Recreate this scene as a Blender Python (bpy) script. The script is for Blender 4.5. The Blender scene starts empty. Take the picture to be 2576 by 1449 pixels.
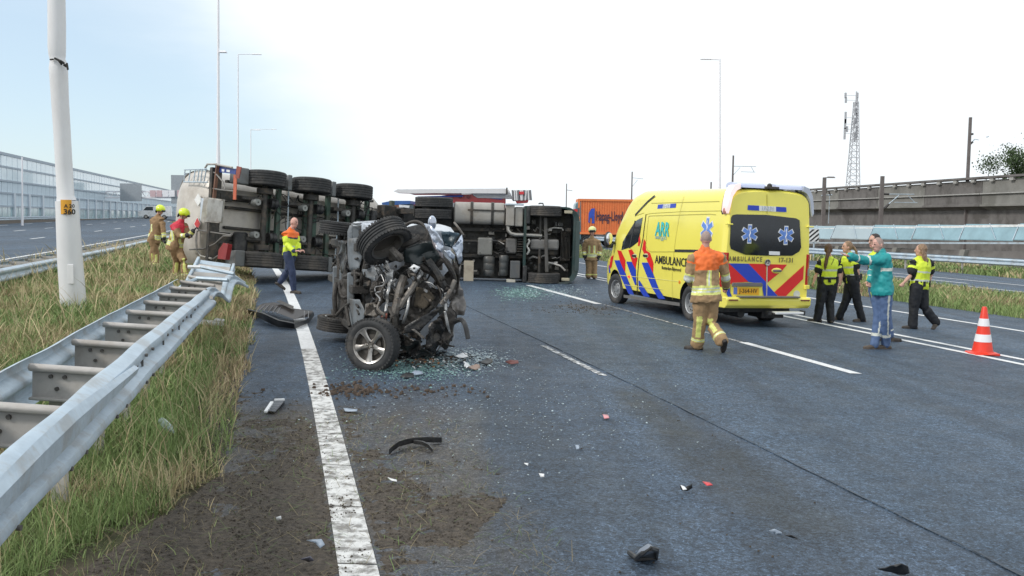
import bpy, bmesh, math, random
import numpy as np
from mathutils import Vector, Matrix, noise
from mathutils.geometry import tessellate_polygon
rnd = random.Random(7)
RS = np.random.RandomState(5)
SC = bpy.context.scene
COL = SC.collection
PI = math.pi
# ------------------------------------------------------------ camera
FP = 2400.0; PITCH = math.atan(174.5/FP); ROLL = 0.013; CAMH = 1.88
_r0 = Vector((1,0,0)); _u0 = Vector((0, math.sin(PITCH), math.cos(PITCH)))
CR = _r0*math.cos(ROLL) + _u0*math.sin(ROLL)
CU = -_r0*math.sin(ROLL) + _u0*math.cos(ROLL)
CD = Vector((0, math.cos(PITCH), -math.sin(PITCH)))
cam = bpy.data.objects.new('camera', bpy.data.cameras.new('camera'))
COL.objects.link(cam)
cm = Matrix((CR, CU, -CD)).transposed().to_4x4(); cm.translation = (0,0,CAMH)
cam.matrix_world = cm
cam.data.sensor_width = 36; cam.data.lens = 36*FP/2576; cam.data.clip_end = 4000; cam.data.clip_start = .05
SC.camera = cam
# ------------------------------------------------------------ sky and sun
SUN_EL, SUN_AZ = math.radians(38), math.radians(-118)      # azimuth measured from +Y towards +X
W = bpy.data.worlds.new('World'); SC.world = W; W.use_nodes = True
nt = W.node_tree; nt.nodes.clear(); N = nt.nodes.new; L = nt.links.new
sky = N('ShaderNodeTexSky'); sky.sky_type = 'NISHITA'; sky.sun_disc = False
sky.sun_elevation = SUN_EL; sky.sun_rotation = SUN_AZ; sky.air_density = 1.0; sky.dust_density = .6; sky.ozone_density = 3.0
tc = N('ShaderNodeTexCoord')
mp = N('ShaderNodeMapping'); mp.inputs['Scale'].default_value = (1.0, 1.0, 3.6); L(tc.outputs['Generated'], mp.inputs['Vector'])
nz = N('ShaderNodeTexNoise'); nz.inputs['Scale'].default_value = 2.2; nz.inputs['Detail'].default_value = 7; nz.inputs['Roughness'].default_value = .52
L(mp.outputs['Vector'], nz.inputs['Vector'])
# an opening in the cloud, low in the sky on the left
dt = N('ShaderNodeVectorMath'); dt.operation = 'DOT_PRODUCT'; vs_ = N('ShaderNodeVectorMath'); vs_.operation = 'MULTIPLY'; vs_.inputs[1].default_value = (1,1,2.2); L(tc.outputs['Generated'], vs_.inputs[0]); vn_ = N('ShaderNodeVectorMath'); vn_.operation = 'NORMALIZE'; L(vs_.outputs[0], vn_.inputs[0]); L(vn_.outputs[0], dt.inputs[0])
_a, _e = math.radians(-31), math.radians(7.0)
dt.inputs[1].default_value = (math.sin(_a)*math.cos(_e), math.cos(_a)*math.cos(_e), math.sin(_e))
mr = N('ShaderNodeMapRange'); mr.inputs['From Min'].default_value = .90; mr.inputs['From Max'].default_value = .985
L(dt.outputs['Value'], mr.inputs['Value'])
sb = N('ShaderNodeMath'); sb.operation = 'MULTIPLY_ADD'; sb.inputs[1].default_value = 1.05; sb.inputs[2].default_value = 0
L(mr.outputs['Result'], sb.inputs[0])
ad = N('ShaderNodeMath'); ad.operation = 'SUBTRACT'; L(nz.outputs['Fac'], ad.inputs[0]); L(sb.outputs[0], ad.inputs[1])
m2 = N('ShaderNodeMapRange'); m2.interpolation_type = 'SMOOTHSTEP'; m2.inputs['From Min'].default_value = -.35; m2.inputs['From Max'].default_value = .28
m2.inputs['To Min'].default_value = .52; m2.inputs['To Max'].default_value = 1.0
L(ad.outputs[0], m2.inputs['Value'])
b1 = N('ShaderNodeBackground'); b1.inputs['Strength'].default_value = .15; L(sky.outputs['Color'], b1.inputs['Color'])
b2 = N('ShaderNodeBackground'); cm_ = N('ShaderNodeMix'); cm_.data_type = 'RGBA'; cm_.inputs[6].default_value = (.60,.84,1,1); cm_.inputs[7].default_value = (.91,.965,1,1); L(m2.outputs['Result'], cm_.inputs[0]); L(cm_.outputs[2], b2.inputs['Color']); b2.inputs['Strength'].default_value = 1.12
mx = N('ShaderNodeMixShader'); L(m2.outputs['Result'], mx.inputs[0]); L(b1.outputs[0], mx.inputs[1]); L(b2.outputs[0], mx.inputs[2])
wo = N('ShaderNodeOutputWorld'); L(mx.outputs[0], wo.inputs['Surface'])
sl = bpy.data.lights.new('sun', 'SUN'); sl.energy = 1.9; sl.angle = math.radians(9); sl.color = (1, .95, .88)
so = bpy.data.objects.new('sun', sl); COL.objects.link(so)
_sd = Vector((math.sin(SUN_AZ)*math.cos(SUN_EL), math.cos(SUN_AZ)*math.cos(SUN_EL), math.sin(SUN_EL)))
so.rotation_euler = _sd.to_track_quat('Z', 'Y').to_euler(); so.location = (-20, -10, 40)
SC.view_settings.view_transform = 'Standard'; SC.view_settings.look = 'None'; SC.view_settings.exposure = 0.0
SC.view_settings.gamma = 1; SC.view_settings.use_curve_mapping = False
# ------------------------------------------------------------ places
def gz(x, y=0): return -.02*min(max(x, -70), 90)          # the carriageway's crossfall
def ray(px, py): return (CR*((px-1288)/FP) + CU*(-(py-724.5)/FP) + CD)
def GP(px, py, dz=0):
    d = ray(px, py); t = (-CAMH+dz)/(d.z+.02*d.x)
    return Vector((d.x*t, d.y*t, CAMH+d.z*t))
def WP(px, py, Y):
    d = ray(px, py); t = Y/d.y
    return Vector((d.x*t, Y, CAMH+d.z*t))
# ------------------------------------------------------------ scene objects
def tag(o, label=None, cat=None, group=None, kind=None):
    if label: o['label'] = label
    if cat: o['category'] = cat
    if group: o['group'] = group
    if kind: o['kind'] = kind
    return o
def empty(name, loc=(0,0,0), rz=0, label=None, cat=None, group=None, mat=None):
    o = bpy.data.objects.new(name, None); COL.objects.link(o); o.empty_display_size = .2
    if mat is not None: o.matrix_world = mat
    else: o.location = loc; o.rotation_euler = (0,0,rz)
    return tag(o, label, cat, group)
def kids(o): return [c for c in o.children]
def copy_tree(o, parent=None):
    c = o.copy(); COL.objects.link(c)
    if parent: c.parent = parent
    for ch in kids(o): copy_tree(ch, c)
    return c
def ortho(d):
    d = d.normalized(); a = Vector((0,0,1)) if abs(d.z) < .9 else Vector((0,1,0))
    u = d.cross(a).normalized(); return u, d.cross(u).normalized()
class MB:
    def __init__(s): s.v=[]; s.f=[]; s.m=[]; s.mi=0; s.X=None
    def add(s, vs, fs, mi=None):
        b = len(s.v)
        if s.X is not None: vs = [s.X @ Vector(p) for p in vs]
        s.v += [tuple(p) for p in vs]; s.f += [tuple(b+i for i in f) for f in fs]
        s.m += [s.mi if mi is None else mi]*len(fs); return s
    def box(s, c, sz, R=None, mi=None, taper=1.0):
        hx,hy,hz = sz[0]/2, sz[1]/2, sz[2]/2; c = Vector(c)
        vs = []
        for dz in (-1,1):
            k = taper if dz>0 else 1
            for dx,dy in ((-1,-1),(1,-1),(1,1),(-1,1)):
                p = Vector((dx*hx*k, dy*hy*k, dz*hz))
                if R is not None: p = R @ p
                vs.append(c+p)
        return s.add(vs, [(3,2,1,0),(4,5,6,7),(0,1,5,4),(1,2,6,5),(2,3,7,6),(3,0,4,7)], mi)
    def beam(s, a, b, w, h, up=(0,0,1), mi=None):
        a = Vector(a); b = Vector(b); d = (b-a); l = d.length; d.normalize(); up = Vector(up)
        if abs(d.dot(up)) > .98: up = Vector((1,0,0))
        sd = d.cross(up).normalized(); u = sd.cross(d)
        R = Matrix((d, -sd, u)).transposed()
        return s.box((a+b)/2, (l, w, h), R, mi)
    def loft(s, rings, cap=True, closed=True, mi=None):
        n = len(rings[0]); vs = [p for r in rings for p in r]; fs = []
        for i in range(len(rings)-1):
            for j in range(n if closed else n-1):
                k = (j+1) % n
                fs.append((i*n+j, i*n+k, (i+1)*n+k, (i+1)*n+j))
        if cap:
            fs.append(tuple(range(n-1, -1, -1))); fs.append(tuple(range((len(rings)-1)*n, len(rings)*n)))
        return s.add(vs, fs, mi)
    def tube(s, pts, r, n=8, mi=None, cap=True):
        P = [Vector(p) for p in pts]; rings = []; u = None
        for i, p in enumerate(P):
            d = (P[min(i+1, len(P)-1)]-P[max(i-1, 0)])
            if d.length < 1e-7: d = Vector((0,0,1))
            d.normalize()
            if u is None: u, _ = ortho(d)
            u = (u - d*u.dot(d))
            if u.length < 1e-5: u, _ = ortho(d)
            u.normalize(); w = d.cross(u)
            rr = r[i] if isinstance(r, (list, tuple)) else r
            rings.append([p + (u*math.cos(2*PI*k/n)+w*math.sin(2*PI*k/n))*rr for k in range(n)])
        return s.loft(rings, cap, True, mi)
    def cyl(s, a, b, r, n=16, mi=None, r2=None): return s.tube([a, b], [r, r if r2 is None else r2], n, mi)
    def lathe(s, prof, n=32, axis='y', c=(0,0,0), mi=None, cap=False):
        c = Vector(c); rings = []
        for (a, r) in prof:
            ring = []
            for k in range(n):
                t = 2*PI*k/n; x, z = r*math.cos(t), r*math.sin(t)
                p = (x, a, z) if axis == 'y' else ((a, x, z) if axis == 'x' else (x, z, a))
                ring.append(c+Vector(p))
            rings.append(ring)
        return s.loft(rings, cap, True, mi)
    def prism(s, poly, a, b, plane='xz', mi=None):       # extrude 2-D polygon along remaining axis from a to b
        def P(u, v, w): return (u, w, v) if plane == 'xz' else ((w, u, v) if plane == 'yz' else (u, v, w))
        n = len(poly); vs = [P(u, v, a) for u, v in poly]+[P(u, v, b) for u, v in poly]
        tri = tessellate_polygon([[Vector((u, v, 0)) for u, v in poly]])
        fs = [tuple(t) for t in tri]+[tuple(n+i for i in reversed(t)) for t in tri]
        fs += [(i, (i+1) % n, n+(i+1) % n, n+i) for i in range(n)]
        return s.add(vs, fs, mi)
    def sphere(s, c, r, n=12, m=8, mi=None, sc=(1,1,1)):
        c = Vector(c); rings = []
        for i in range(m+1):
            t = PI*i/m; t = min(max(t, .02), PI-.02)
            rings.append([c+Vector((r*sc[0]*math.sin(t)*math.cos(2*PI*k/n), r*sc[1]*math.sin(t)*math.sin(2*PI*k/n), r*sc[2]*math.cos(t))) for k in range(n)])
        return s.loft(rings, True, True, mi)
    def mesh(s, name, mats):
        me = bpy.data.meshes.new(name); me.from_pydata(s.v, [], s.f)
        for m in (mats if isinstance(mats, (list, tuple)) else [mats]): me.materials.append(m)
        if any(s.m): me.polygons.foreach_set('material_index', s.m)
        return me
    def build(s, name, mats, parent=None, smooth=False, bevel=0, fix=True, loc=None, rot=None):
        me = s.mesh(name, mats)
        if fix:
            bm = bmesh.new(); bm.from_mesh(me); bmesh.ops.recalc_face_normals(bm, faces=bm.faces); bm.to_mesh(me); bm.free()
        o = obj(name, me, parent)
        if smooth: shade(me)
        if bevel:
            b = o.modifiers.new('bevel', 'BEVEL'); b.width = bevel; b.segments = 2; b.limit_method = 'ANGLE'; b.angle_limit = .6
        if loc is not None: o.location = loc
        if rot is not None: o.rotation_euler = rot
        return o
def obj(name, me, parent=None):
    o = bpy.data.objects.new(name, me); COL.objects.link(o)
    if parent: o.parent = parent
    return o
def shade(me, ang=40):
    me.polygons.foreach_set('use_smooth', [True]*len(me.polygons))
    me.set_sharp_from_angle(angle=math.radians(ang))
# ------------------------------------------------------------ materials
MAT = {}
def M(name, col, rough=.55, metal=0, var=.12, scale=6, bump=0, bscale=60, dirt=None, dscale=3, damt=.5, dlo=.5, dhi=.62, alpha=None, trans=0, coat=0, emit=None, estr=0, stretch=(1,1,1), spec=.5):
    if name in MAT: return MAT[name]
    m = bpy.data.materials.new(name); m.use_nodes = True; MAT[name] = m
    t = m.node_tree; n = t.nodes; bs = n['Principled BSDF']; lk = t.links.new
    bs.inputs['Roughness'].default_value = rough; bs.inputs['Metallic'].default_value = metal
    bs.inputs['Specular IOR Level'].default_value = spec
    if coat: bs.inputs['Coat Weight'].default_value = coat; bs.inputs['Coat Roughness'].default_value = .08
    if trans: bs.inputs['Transmission Weight'].default_value = trans
    if emit: bs.inputs['Emission Color'].default_value = (*emit, 1); bs.inputs['Emission Strength'].default_value = estr
    tcn = n.new('ShaderNodeTexCoord'); mpn = n.new('ShaderNodeMapping'); mpn.inputs['Scale'].default_value = stretch
    lk(tcn.outputs['Object'], mpn.inputs['Vector'])
    nz = n.new('ShaderNodeTexNoise'); nz.inputs['Scale'].default_value = scale; nz.inputs['Detail'].default_value = 5; nz.inputs['Roughness'].default_value = .6
    lk(mpn.outputs[0], nz.inputs['Vector'])
    rp = n.new('ShaderNodeValToRGB'); lk(nz.outputs['Fac'], rp.inputs[0])
    rp.color_ramp.elements[0].position = .3; rp.color_ramp.elements[1].position = .7
    rp.color_ramp.elements[0].color = (*[c*(1-var) for c in col], 1); rp.color_ramp.elements[1].color = (*[min(1, c*(1+var)) for c in col], 1)
    out = rp.outputs[0]
    if dirt:
        dz = n.new('ShaderNodeTexNoise'); dz.inputs['Scale'].default_value = dscale; dz.inputs['Detail'].default_value = 8; dz.inputs['Roughness'].default_value = .65
        lk(mpn.outputs[0], dz.inputs['Vector'])
        mr = n.new('ShaderNodeMapRange'); mr.inputs['From Min'].default_value = dlo; mr.inputs['From Max'].default_value = dhi; mr.inputs['To Max'].default_value = damt
        lk(dz.outputs['Fac'], mr.inputs['Value'])
        mxn = n.new('ShaderNodeMix'); mxn.data_type = 'RGBA'; lk(mr.outputs[0], mxn.inputs[0]); lk(out, mxn.inputs[6]); mxn.inputs[7].default_value = (*dirt, 1)
        out = mxn.outputs[2]
    lk(out, bs.inputs['Base Color'])
    if bump:
        bz = n.new('ShaderNodeTexNoise'); bz.inputs['Scale'].default_value = bscale; bz.inputs['Detail'].default_value = 4
        lk(mpn.outputs[0], bz.inputs['Vector'])
        bp = n.new('ShaderNodeBump'); bp.inputs['Strength'].default_value = bump; bp.inputs['Distance'].default_value = .02
        lk(bz.outputs['Fac'], bp.inputs['Height']); lk(bp.outputs[0], bs.inputs['Normal'])
    return m
BR = (.10, .075, .055)
white = M('white_paint', (.78,.79,.8), .4, dirt=(.45,.43,.4), dscale=2, damt=.35)
galv = M('galvanised_steel', (.48,.57,.65), .5, .3, .14, 7, .2, 25, dirt=(.34,.35,.35), dscale=3.5, damt=.7)
galvin = M('galvanised_spacer', (.46,.44,.42), .6, .1, .2, 8, .15, 30, dirt=(.24,.21,.18), dscale=4, damt=.6, dlo=.45)
boltm = M('bolt_steel', (.13,.12,.11), .5, .5)
rubber = M('tyre_rubber', (.035,.036,.038), .75, 0, .25, 12, .2, 80, dirt=(.11,.10,.09), dscale=5, damt=.5)
rubberw = M('tyre_rubber_worn', (.05,.048,.047), .8, 0, .3, 9, .25, 70, dirt=(.14,.12,.10), dscale=3, damt=.6)
blackp = M('black_plastic', (.022,.023,.025), .45, 0, .3, 10, .1, 40, dirt=(.09,.085,.08), dscale=5, damt=.4)
darkst = M('dark_steel', (.055,.053,.05), .55, .4, .35, 8, .25, 40, dirt=(.13,.10,.075), dscale=4, damt=.7)
green = M('green_chassis', (.055,.10,.078), .55, .1, .25, 5, .15, 30, dirt=(.10,.085,.07), dscale=4, damt=.6)
cabgreen = M('dark_green_cab', (.018,.045,.045), .3, 0, .2, 4, 0, dirt=(.08,.075,.065), dscale=3, damt=.45, coat=.4)
cream = M('tank_cream', (.58,.545,.50), .42, .1, .1, 3, .05, 12, dirt=(.30,.25,.20), dscale=1.6, damt=.6, dlo=.45, dhi=.7)
alu = M('dirty_aluminium', (.44,.42,.39), .45, .4, .15, 5, .1, 20, dirt=(.22,.19,.15), dscale=3, damt=.6)
chrome = M('alloy_rim', (.42,.40,.38), .3, .85, .1, 8, dirt=(.18,.15,.12), dscale=6, damt=.6)
glassd = M('dark_window', (.02,.025,.03), .06, 0, .3, 3, coat=.6, spec=.8)

# a scratch scene in which modifiers and text are turned into plain meshes
TS = bpy.data.scenes.new('scratch')
def evald():
    vl = TS.view_layers[0]; vl.update(); return vl.depsgraph
# ============================================================ the setting: ground and carriageways
def xA(y): return .35 - .227*y - .00106*y*y            # the left edge line of the carriageway
def asphalt(name, base, tint, skids=()):
    m = bpy.data.materials.new(name); m.use_nodes = True; t = m.node_tree; n = t.nodes; lk = t.links.new; bs = n['Principled BSDF']
    tcn = n.new('ShaderNodeTexCoord')
    def nz(scale, det=3, st=(1,1,1), rot=0):
        mp_ = n.new('ShaderNodeMapping'); mp_.inputs['Scale'].default_value = st; mp_.inputs['Rotation'].default_value = (0,0,rot); lk(tcn.outputs['Object'], mp_.inputs[0])
        q = n.new('ShaderNodeTexNoise'); q.inputs['Scale'].default_value = scale; q.inputs['Detail'].default_value = det; q.inputs['Roughness'].default_value = .65; lk(mp_.outputs[0], q.inputs['Vector']); return q
    def rng(src, a, b, c, d):
        q = n.new('ShaderNodeMapRange'); q.inputs['From Min'].default_value = a; q.inputs['From Max'].default_value = b; q.inputs['To Min'].default_value = c; q.inputs['To Max'].default_value = d; lk(src, q.inputs['Value']); return q.outputs[0]
    def mul(a, b):
        q = n.new('ShaderNodeMath'); q.operation = 'MULTIPLY'; lk(a, q.inputs[0]); lk(b, q.inputs[1]); return q.outputs[0]
    g2 = rng(nz(34, 4).outputs['Fac'], .3, .7, .72, 1.3); grain = mul(rng(nz(110, 3).outputs['Fac'], .3, .7, .35, 1.75), g2)
    vo = n.new('ShaderNodeTexVoronoi'); vo.inputs['Scale'].default_value = 75; lk(tcn.outputs['Object'], vo.inputs['Vector'])
    stones = rng(vo.outputs['Distance'], .15, .6, 1.35, .72)
    patch = rng(nz(.5, 6).outputs['Fac'], .3, .7, .84, 1.16)
    wear = rng(nz(.5, 5, (2.6, .05, 1), -.24).outputs['Fac'], .40, .62, .74, 1.14)
    v2 = n.new('ShaderNodeTexVoronoi'); v2.inputs['Scale'].default_value = 58; lk(tcn.outputs['Object'], v2.inputs['Vector']); sx2 = n.new('ShaderNodeSeparateColor'); lk(v2.outputs['Color'], sx2.inputs[0])
    v3 = n.new('ShaderNodeTexVoronoi'); v3.inputs['Scale'].default_value = 26; lk(tcn.outputs['Object'], v3.inputs['Vector']); sx3 = n.new('ShaderNodeSeparateColor'); lk(v3.outputs['Color'], sx3.inputs[0])
    agg = mul(rng(sx2.outputs[0], 0, 1, .45, 1.6), rng(sx3.outputs[1], 0, 1, .72, 1.28))
    v = mul(mul(mul(grain, stones), agg), mul(patch, wear))
    cr = n.new('ShaderNodeMix'); cr.data_type = 'RGBA'; cr.blend_type = 'MULTIPLY'; cr.inputs[0].default_value = 1
    cr.inputs[6].default_value = (*base, 1); lk(v, cr.inputs[7])
    st = rng(nz(1.3, 7).outputs['Fac'], .60, .74, 0, .45)
    mm = n.new('ShaderNodeMix'); mm.data_type = 'RGBA'; lk(st, mm.inputs[0]); lk(cr.outputs[2], mm.inputs[6]); mm.inputs[7].default_value = (*tint, 1)
    out = mm.outputs[2]
    sx = n.new('ShaderNodeSeparateXYZ'); lk(tcn.outputs['Object'], sx.inputs[0])
    def mth(op, a, b=None, c=None):
        q = n.new('ShaderNodeMath'); q.operation = op
        for i, v_ in enumerate((a, b, c)):
            if v_ is None: continue
            if isinstance(v_, (int, float)): q.inputs[i].default_value = v_
            else: lk(v_, q.inputs[i])
        return q.outputs[0]
    wob = rng(nz(.6, 3).outputs['Fac'], 0, 1, -.35, .35); rag = rng(nz(5, 6, (1,.3,1)).outputs['Fac'], .25, .75, .25, 1.25)
    for (p, q_, w_, amt, col_) in skids:             # rubber and soil tracks left on the surface, (start, end, half width, strength)
        P0, P1 = GP(*p), GP(*q_); dx, dy = P1.x-P0.x, P1.y-P0.y; L_ = math.hypot(dx, dy); ux, uy = dx/L_, dy/L_
        rx_ = mth('SUBTRACT', sx.outputs[0], P0.x); ry_ = mth('SUBTRACT', sx.outputs[1], P0.y)
        al = mth('MULTIPLY_ADD', rx_, ux, mth('MULTIPLY', ry_, uy)); ac = mth('ADD', mth('MULTIPLY_ADD', rx_, -uy, mth('MULTIPLY', ry_, ux)), mth('MULTIPLY', wob, w_))
        f1 = mth('SUBTRACT', 1.0, mth('DIVIDE', mth('ABSOLUTE', ac), w_)); f1 = rng(f1, 0, .6, 0, 1); f2 = rng(mth('SUBTRACT', L_/2, mth('ABSOLUTE', mth('SUBTRACT', al, L_/2))), 0, L_*.18, 0, 1)
        fac = mth('MULTIPLY', mth('MULTIPLY', mth('MULTIPLY', f1, f2), rag), amt); fac = mth('MINIMUM', fac, 1.0)
        mk = n.new('ShaderNodeMix'); mk.data_type = 'RGBA'; lk(fac, mk.inputs[0]); lk(out, mk.inputs[6]); mg = n.new('ShaderNodeMix'); mg.data_type = 'RGBA'; mg.blend_type = 'MULTIPLY'; mg.inputs[0].default_value = .85; mg.inputs[6].default_value = (*col_, 1); lk(v, mg.inputs[7]); lk(mg.outputs[2], mk.inputs[7]); out = mk.outputs[2]
    lk(out, bs.inputs['Base Color'])
    rr = rng(nz(2.2, 4).outputs['Fac'], .3, .7, .52, .72); lk(rr, bs.inputs['Roughness'])
    bp = n.new('ShaderNodeBump'); bp.inputs['Strength'].default_value = .6; bp.inputs['Distance'].default_value = .006
    lk(v, bp.inputs['Height']); lk(bp.outputs[0], bs.inputs['Normal'])
    bs.inputs['Specular IOR Level'].default_value = .45
    return m
DK = (.040,.050,.058); BN = (.088,.076,.064)
SK1 = [((1560,970),(1760,1125),.30,1.0,DK), ((1700,1080),(2150,1400),.50,.8,DK), ((1180,960),(1700,1449),.5,.35,DK), ((1180,1000),(1150,1449),.22,.45,(.12,.115,.10)), ((880,1000),(1030,1600),1.15,.85,BN), ((640,1000),(470,1600),1.0,1.0,BN), ((1040,950),(1180,1449),.5,.45,BN), ((940,800),(1180,800),.9,.5,DK)]
SK2 = [((1400,780),(1560,960),.35,.55,DK), ((1640,840),(2576,1090),.30,.40,DK), ((1760,840),(2576,1010),.22,.35,DK), ((1400,765),(1560,782),.5,.6,BN), ((1560,960),(2200,1320),.14,.8,DK), ((1520,830),(1960,905),.6,.3,DK)]
asph = asphalt('asphalt', (.054,.083,.125), (.062,.066,.070), SK1)
asph2 = asphalt('asphalt_newer', (.057,.090,.135), (.062,.066,.073), SK2)
soil = M('soil', (.085,.07,.048), .95, 0, .4, 3, .6, 30, dirt=(.05,.065,.02), dscale=1.2, damt=.8)
def strip(name, f0, f1, ys, dz, mat, kind='structure', parent=None, seg=1, thick=0):
    mb = MB()
    for i in range(len(ys)-1):
        a, b = ys[i], ys[i+1]
        for k in range(seg):
            def pt(y, q): x = f0(y)+(f1(y)-f0(y))*q; return (x, y, gz(x)+dz)
            q0, q1 = k/seg, (k+1)/seg
            mb.add([pt(a,q0), pt(a,q1), pt(b,q1), pt(b,q0)], [(0,1,2,3)])
            if thick:
                P = [pt(a,q0), pt(a,q1), pt(b,q1), pt(b,q0)]; Q = [(p[0],p[1],p[2]-thick) for p in P]
                mb.add(P+Q, [(0,4,5,1),(1,5,6,2),(2,6,7,3),(3,7,4,0)])
    o = mb.build(name, mat, parent, fix=False)
    if kind and not parent: o['kind'] = kind
    return o
YS = [-30,-10,-4,0,2,4,6,8,10,12,14,16,18,20,23,26,30,34,38,43,48,54,60,70,80,95,110,130,160,200,260,340]
g = MB()
xs = [-1500,-300,-70,-40,-20,-10,-5,0,5,10,20,40,90,400,1500]; yy = [-60,0,10,20,40,80,150,300,800,2500]
for i in range(len(yy)-1):
    for j in range(len(xs)-1):
        g.add([(xs[j],yy[i],gz(xs[j])-.04),(xs[j+1],yy[i],gz(xs[j+1])-.04),(xs[j+1],yy[i+1],gz(xs[j+1])-.04),(xs[j],yy[i+1],gz(xs[j])-.04)],[(0,1,2,3)])
g.build('ground', soil, fix=False)['kind'] = 'structure'
roadL = lambda y: xA(y)-.85
joint = lambda y: xA(y)+3.68
roadR = lambda y: xA(y)+16.6
strip('road', roadL, joint, YS, 0, asph, seg=3)
strip('road_newer_lanes', lambda y: joint(y), roadR, YS, .006, asph2, seg=6, thick=.02)
# crack and sealed joint between the two surfacings
jm = M('joint_sealer', (.062,.078,.098), .7, 0, .3, 20, .3, 50)
cr_ = MB()
for i in range(420):
    y0 = 1.5+i*.11; y1 = y0+.11
    w0 = .006+.016*noise.noise((y0*1.3, 0, 3)); w1 = .006+.016*noise.noise((y1*1.3, 0, 3)); w0 = max(w0,.0015); w1 = max(w1,.0015)
    k0 = joint(y0)+.03*noise.noise((y0*1.7,5,0)); k1 = joint(y1)+.03*noise.noise((y1*1.7,5,0))
    cr_.add([(k0-w0,y0,gz(k0)+.011),(k0+w0,y0,gz(k0)+.011),(k1+w1,y1,gz(k1)+.011),(k1-w1,y1,gz(k1)+.011)],[(0,1,2,3)])
cr_.build('road_joint', jm, fix=False)['kind'] = 'structure'
cr_ = MB()
for i in range(160):
    y0 = 3+i*.16; y1 = y0+.16; f = lambda y: xA(y)+8.5+.06*noise.noise((y*.7,9,0))
    cr_.add([(f(y0)-.006,y0,gz(f(y0))+.011),(f(y0)+.006,y0,gz(f(y0))+.011),(f(y1)+.006,y1,gz(f(y1))+.011),(f(y1)-.006,y1,gz(f(y1))+.011)],[(0,1,2,3)])
cr_.build('road_crack', jm, fix=False)['kind'] = 'structure'
# tyre marks: real smears of rubber with ragged edges
skidm = M('rubber_smear', (.030,.031,.033), .7, 0, .3, 30, .3, 60)
# painted lines
paint = M('road_paint', (.74,.75,.76), .55, 0, .06, 12, .2, 80, dirt=(.20,.20,.20), dscale=16, damt=.55, dlo=.55, dhi=.66)
paintd = M('road_paint_soiled', (.66,.66,.65), .6, 0, .1, 12, .3, 60, dirt=(.15,.14,.13), dscale=11, damt=.85, dlo=.45, dhi=.58)
paintw = M('road_paint_worn', (.68,.69,.7), .6, 0, .1, 12, .3, 60, dirt=(.065,.07,.078), dscale=14, damt=.95, dlo=.42, dhi=.52)
def line(name, off, w, y0, y1, mat, dz=.012, step=1.5):
    n_ = max(1, int((y1-y0)/step)); ys = [y0+(y1-y0)*i/n_ for i in range(n_+1)]
    o = strip(name, lambda y: xA(y)+off-w/2, lambda y: xA(y)+off+w/2, ys, dz, mat, thick=.003); return o
edge_root = strip('edge_line', lambda y: xA(y)-.1, lambda y: xA(y)+.1, [30+i*6 for i in range(40)], .006, paint, thick=.003)
for i in range(27):                                     # metre-long tiles of thermoplastic with open joints
    y0 = 3+i; s = strip('line_tile', lambda y: xA(y)-.105, lambda y: xA(y)+.105, [y0+.012,y0+.5,y0+.988], .006, paintd if y0 < 12.5 else paint, kind=None, parent=edge_root, thick=.004)
line('lane_line', 3.55, .09, 11.55, 14.15, paintw, .007)
line('lane_line', 7.12, .15, 12.35, 15.3, paint, .014)
line('lane_line_faded', 7.10, .06, 15.3, 21.5, paintw, .0135)
line('lane_line', 7.02, .17, 21.6, 27, paint, .014)
for k in range(5): line('lane_line', 6.9, .15, 38+k*12, 42+k*12, paint, .014)
line('solid_line', 10.42, .13, 6, 120, paint, .014, 3)
line('solid_line', 10.86, .13, 6, 120, paint, .014, 3)
line('solid_line', 14.25, .13, 6, 120, paint, .014, 3)
# verge and the parallel carriageway on the right
vr0, vr1 = (lambda y: roadR(y)+.0+.0*y), (lambda y: xA(y)+23.6+.02*(y-35))
strip('carriageway_beyond_verge', vr1, lambda y: xA(y)+33+.02*(y-35), YS, -.0, asph2, seg=3)
def line2(off, w, y0, y1):
    n_ = max(1, int((y1-y0)/3)); ys = [y0+(y1-y0)*i/n_ for i in range(n_+1)]
    strip('lane_line', lambda y: xA(y)+off-w/2, lambda y: xA(y)+off+w/2, ys, .009, paint, thick=.003)
line2(24.9, .13, 20, 140); line2(28.4, .13, 20, 140)
for k in range(8): line2(26.4, .15, 27+k*9, 31+k*9)
# left carriageway
lr1 = lambda y: -8.6-.215*y-.0002*y*y; lr0 = lambda y: -40.2-.24*(y-68) if y > 40 else -33.5+.12*(40-y)
strip('left_carriageway', lr0, lr1, YS, 0, asph2, seg=4)
for off, solid in ((1.0,True),(4.6,False),(8.2,False),(11.8,False),(15.2,True)):
    def f(y, o=off): return lr1(y)-o-.012*y*o/4
    if solid: strip('solid_line', lambda y: f(y)-.07, lambda y: f(y)+.07, YS[3:], .008, paint, thick=.003)
    else:
        for k in range(12):
            y0 = 18+k*9+off; strip('lane_line', lambda y: f(y)-.07, lambda y: f(y)+.07, [y0,y0+1.5,y0+3], .008, paint, thick=.003)

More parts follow.
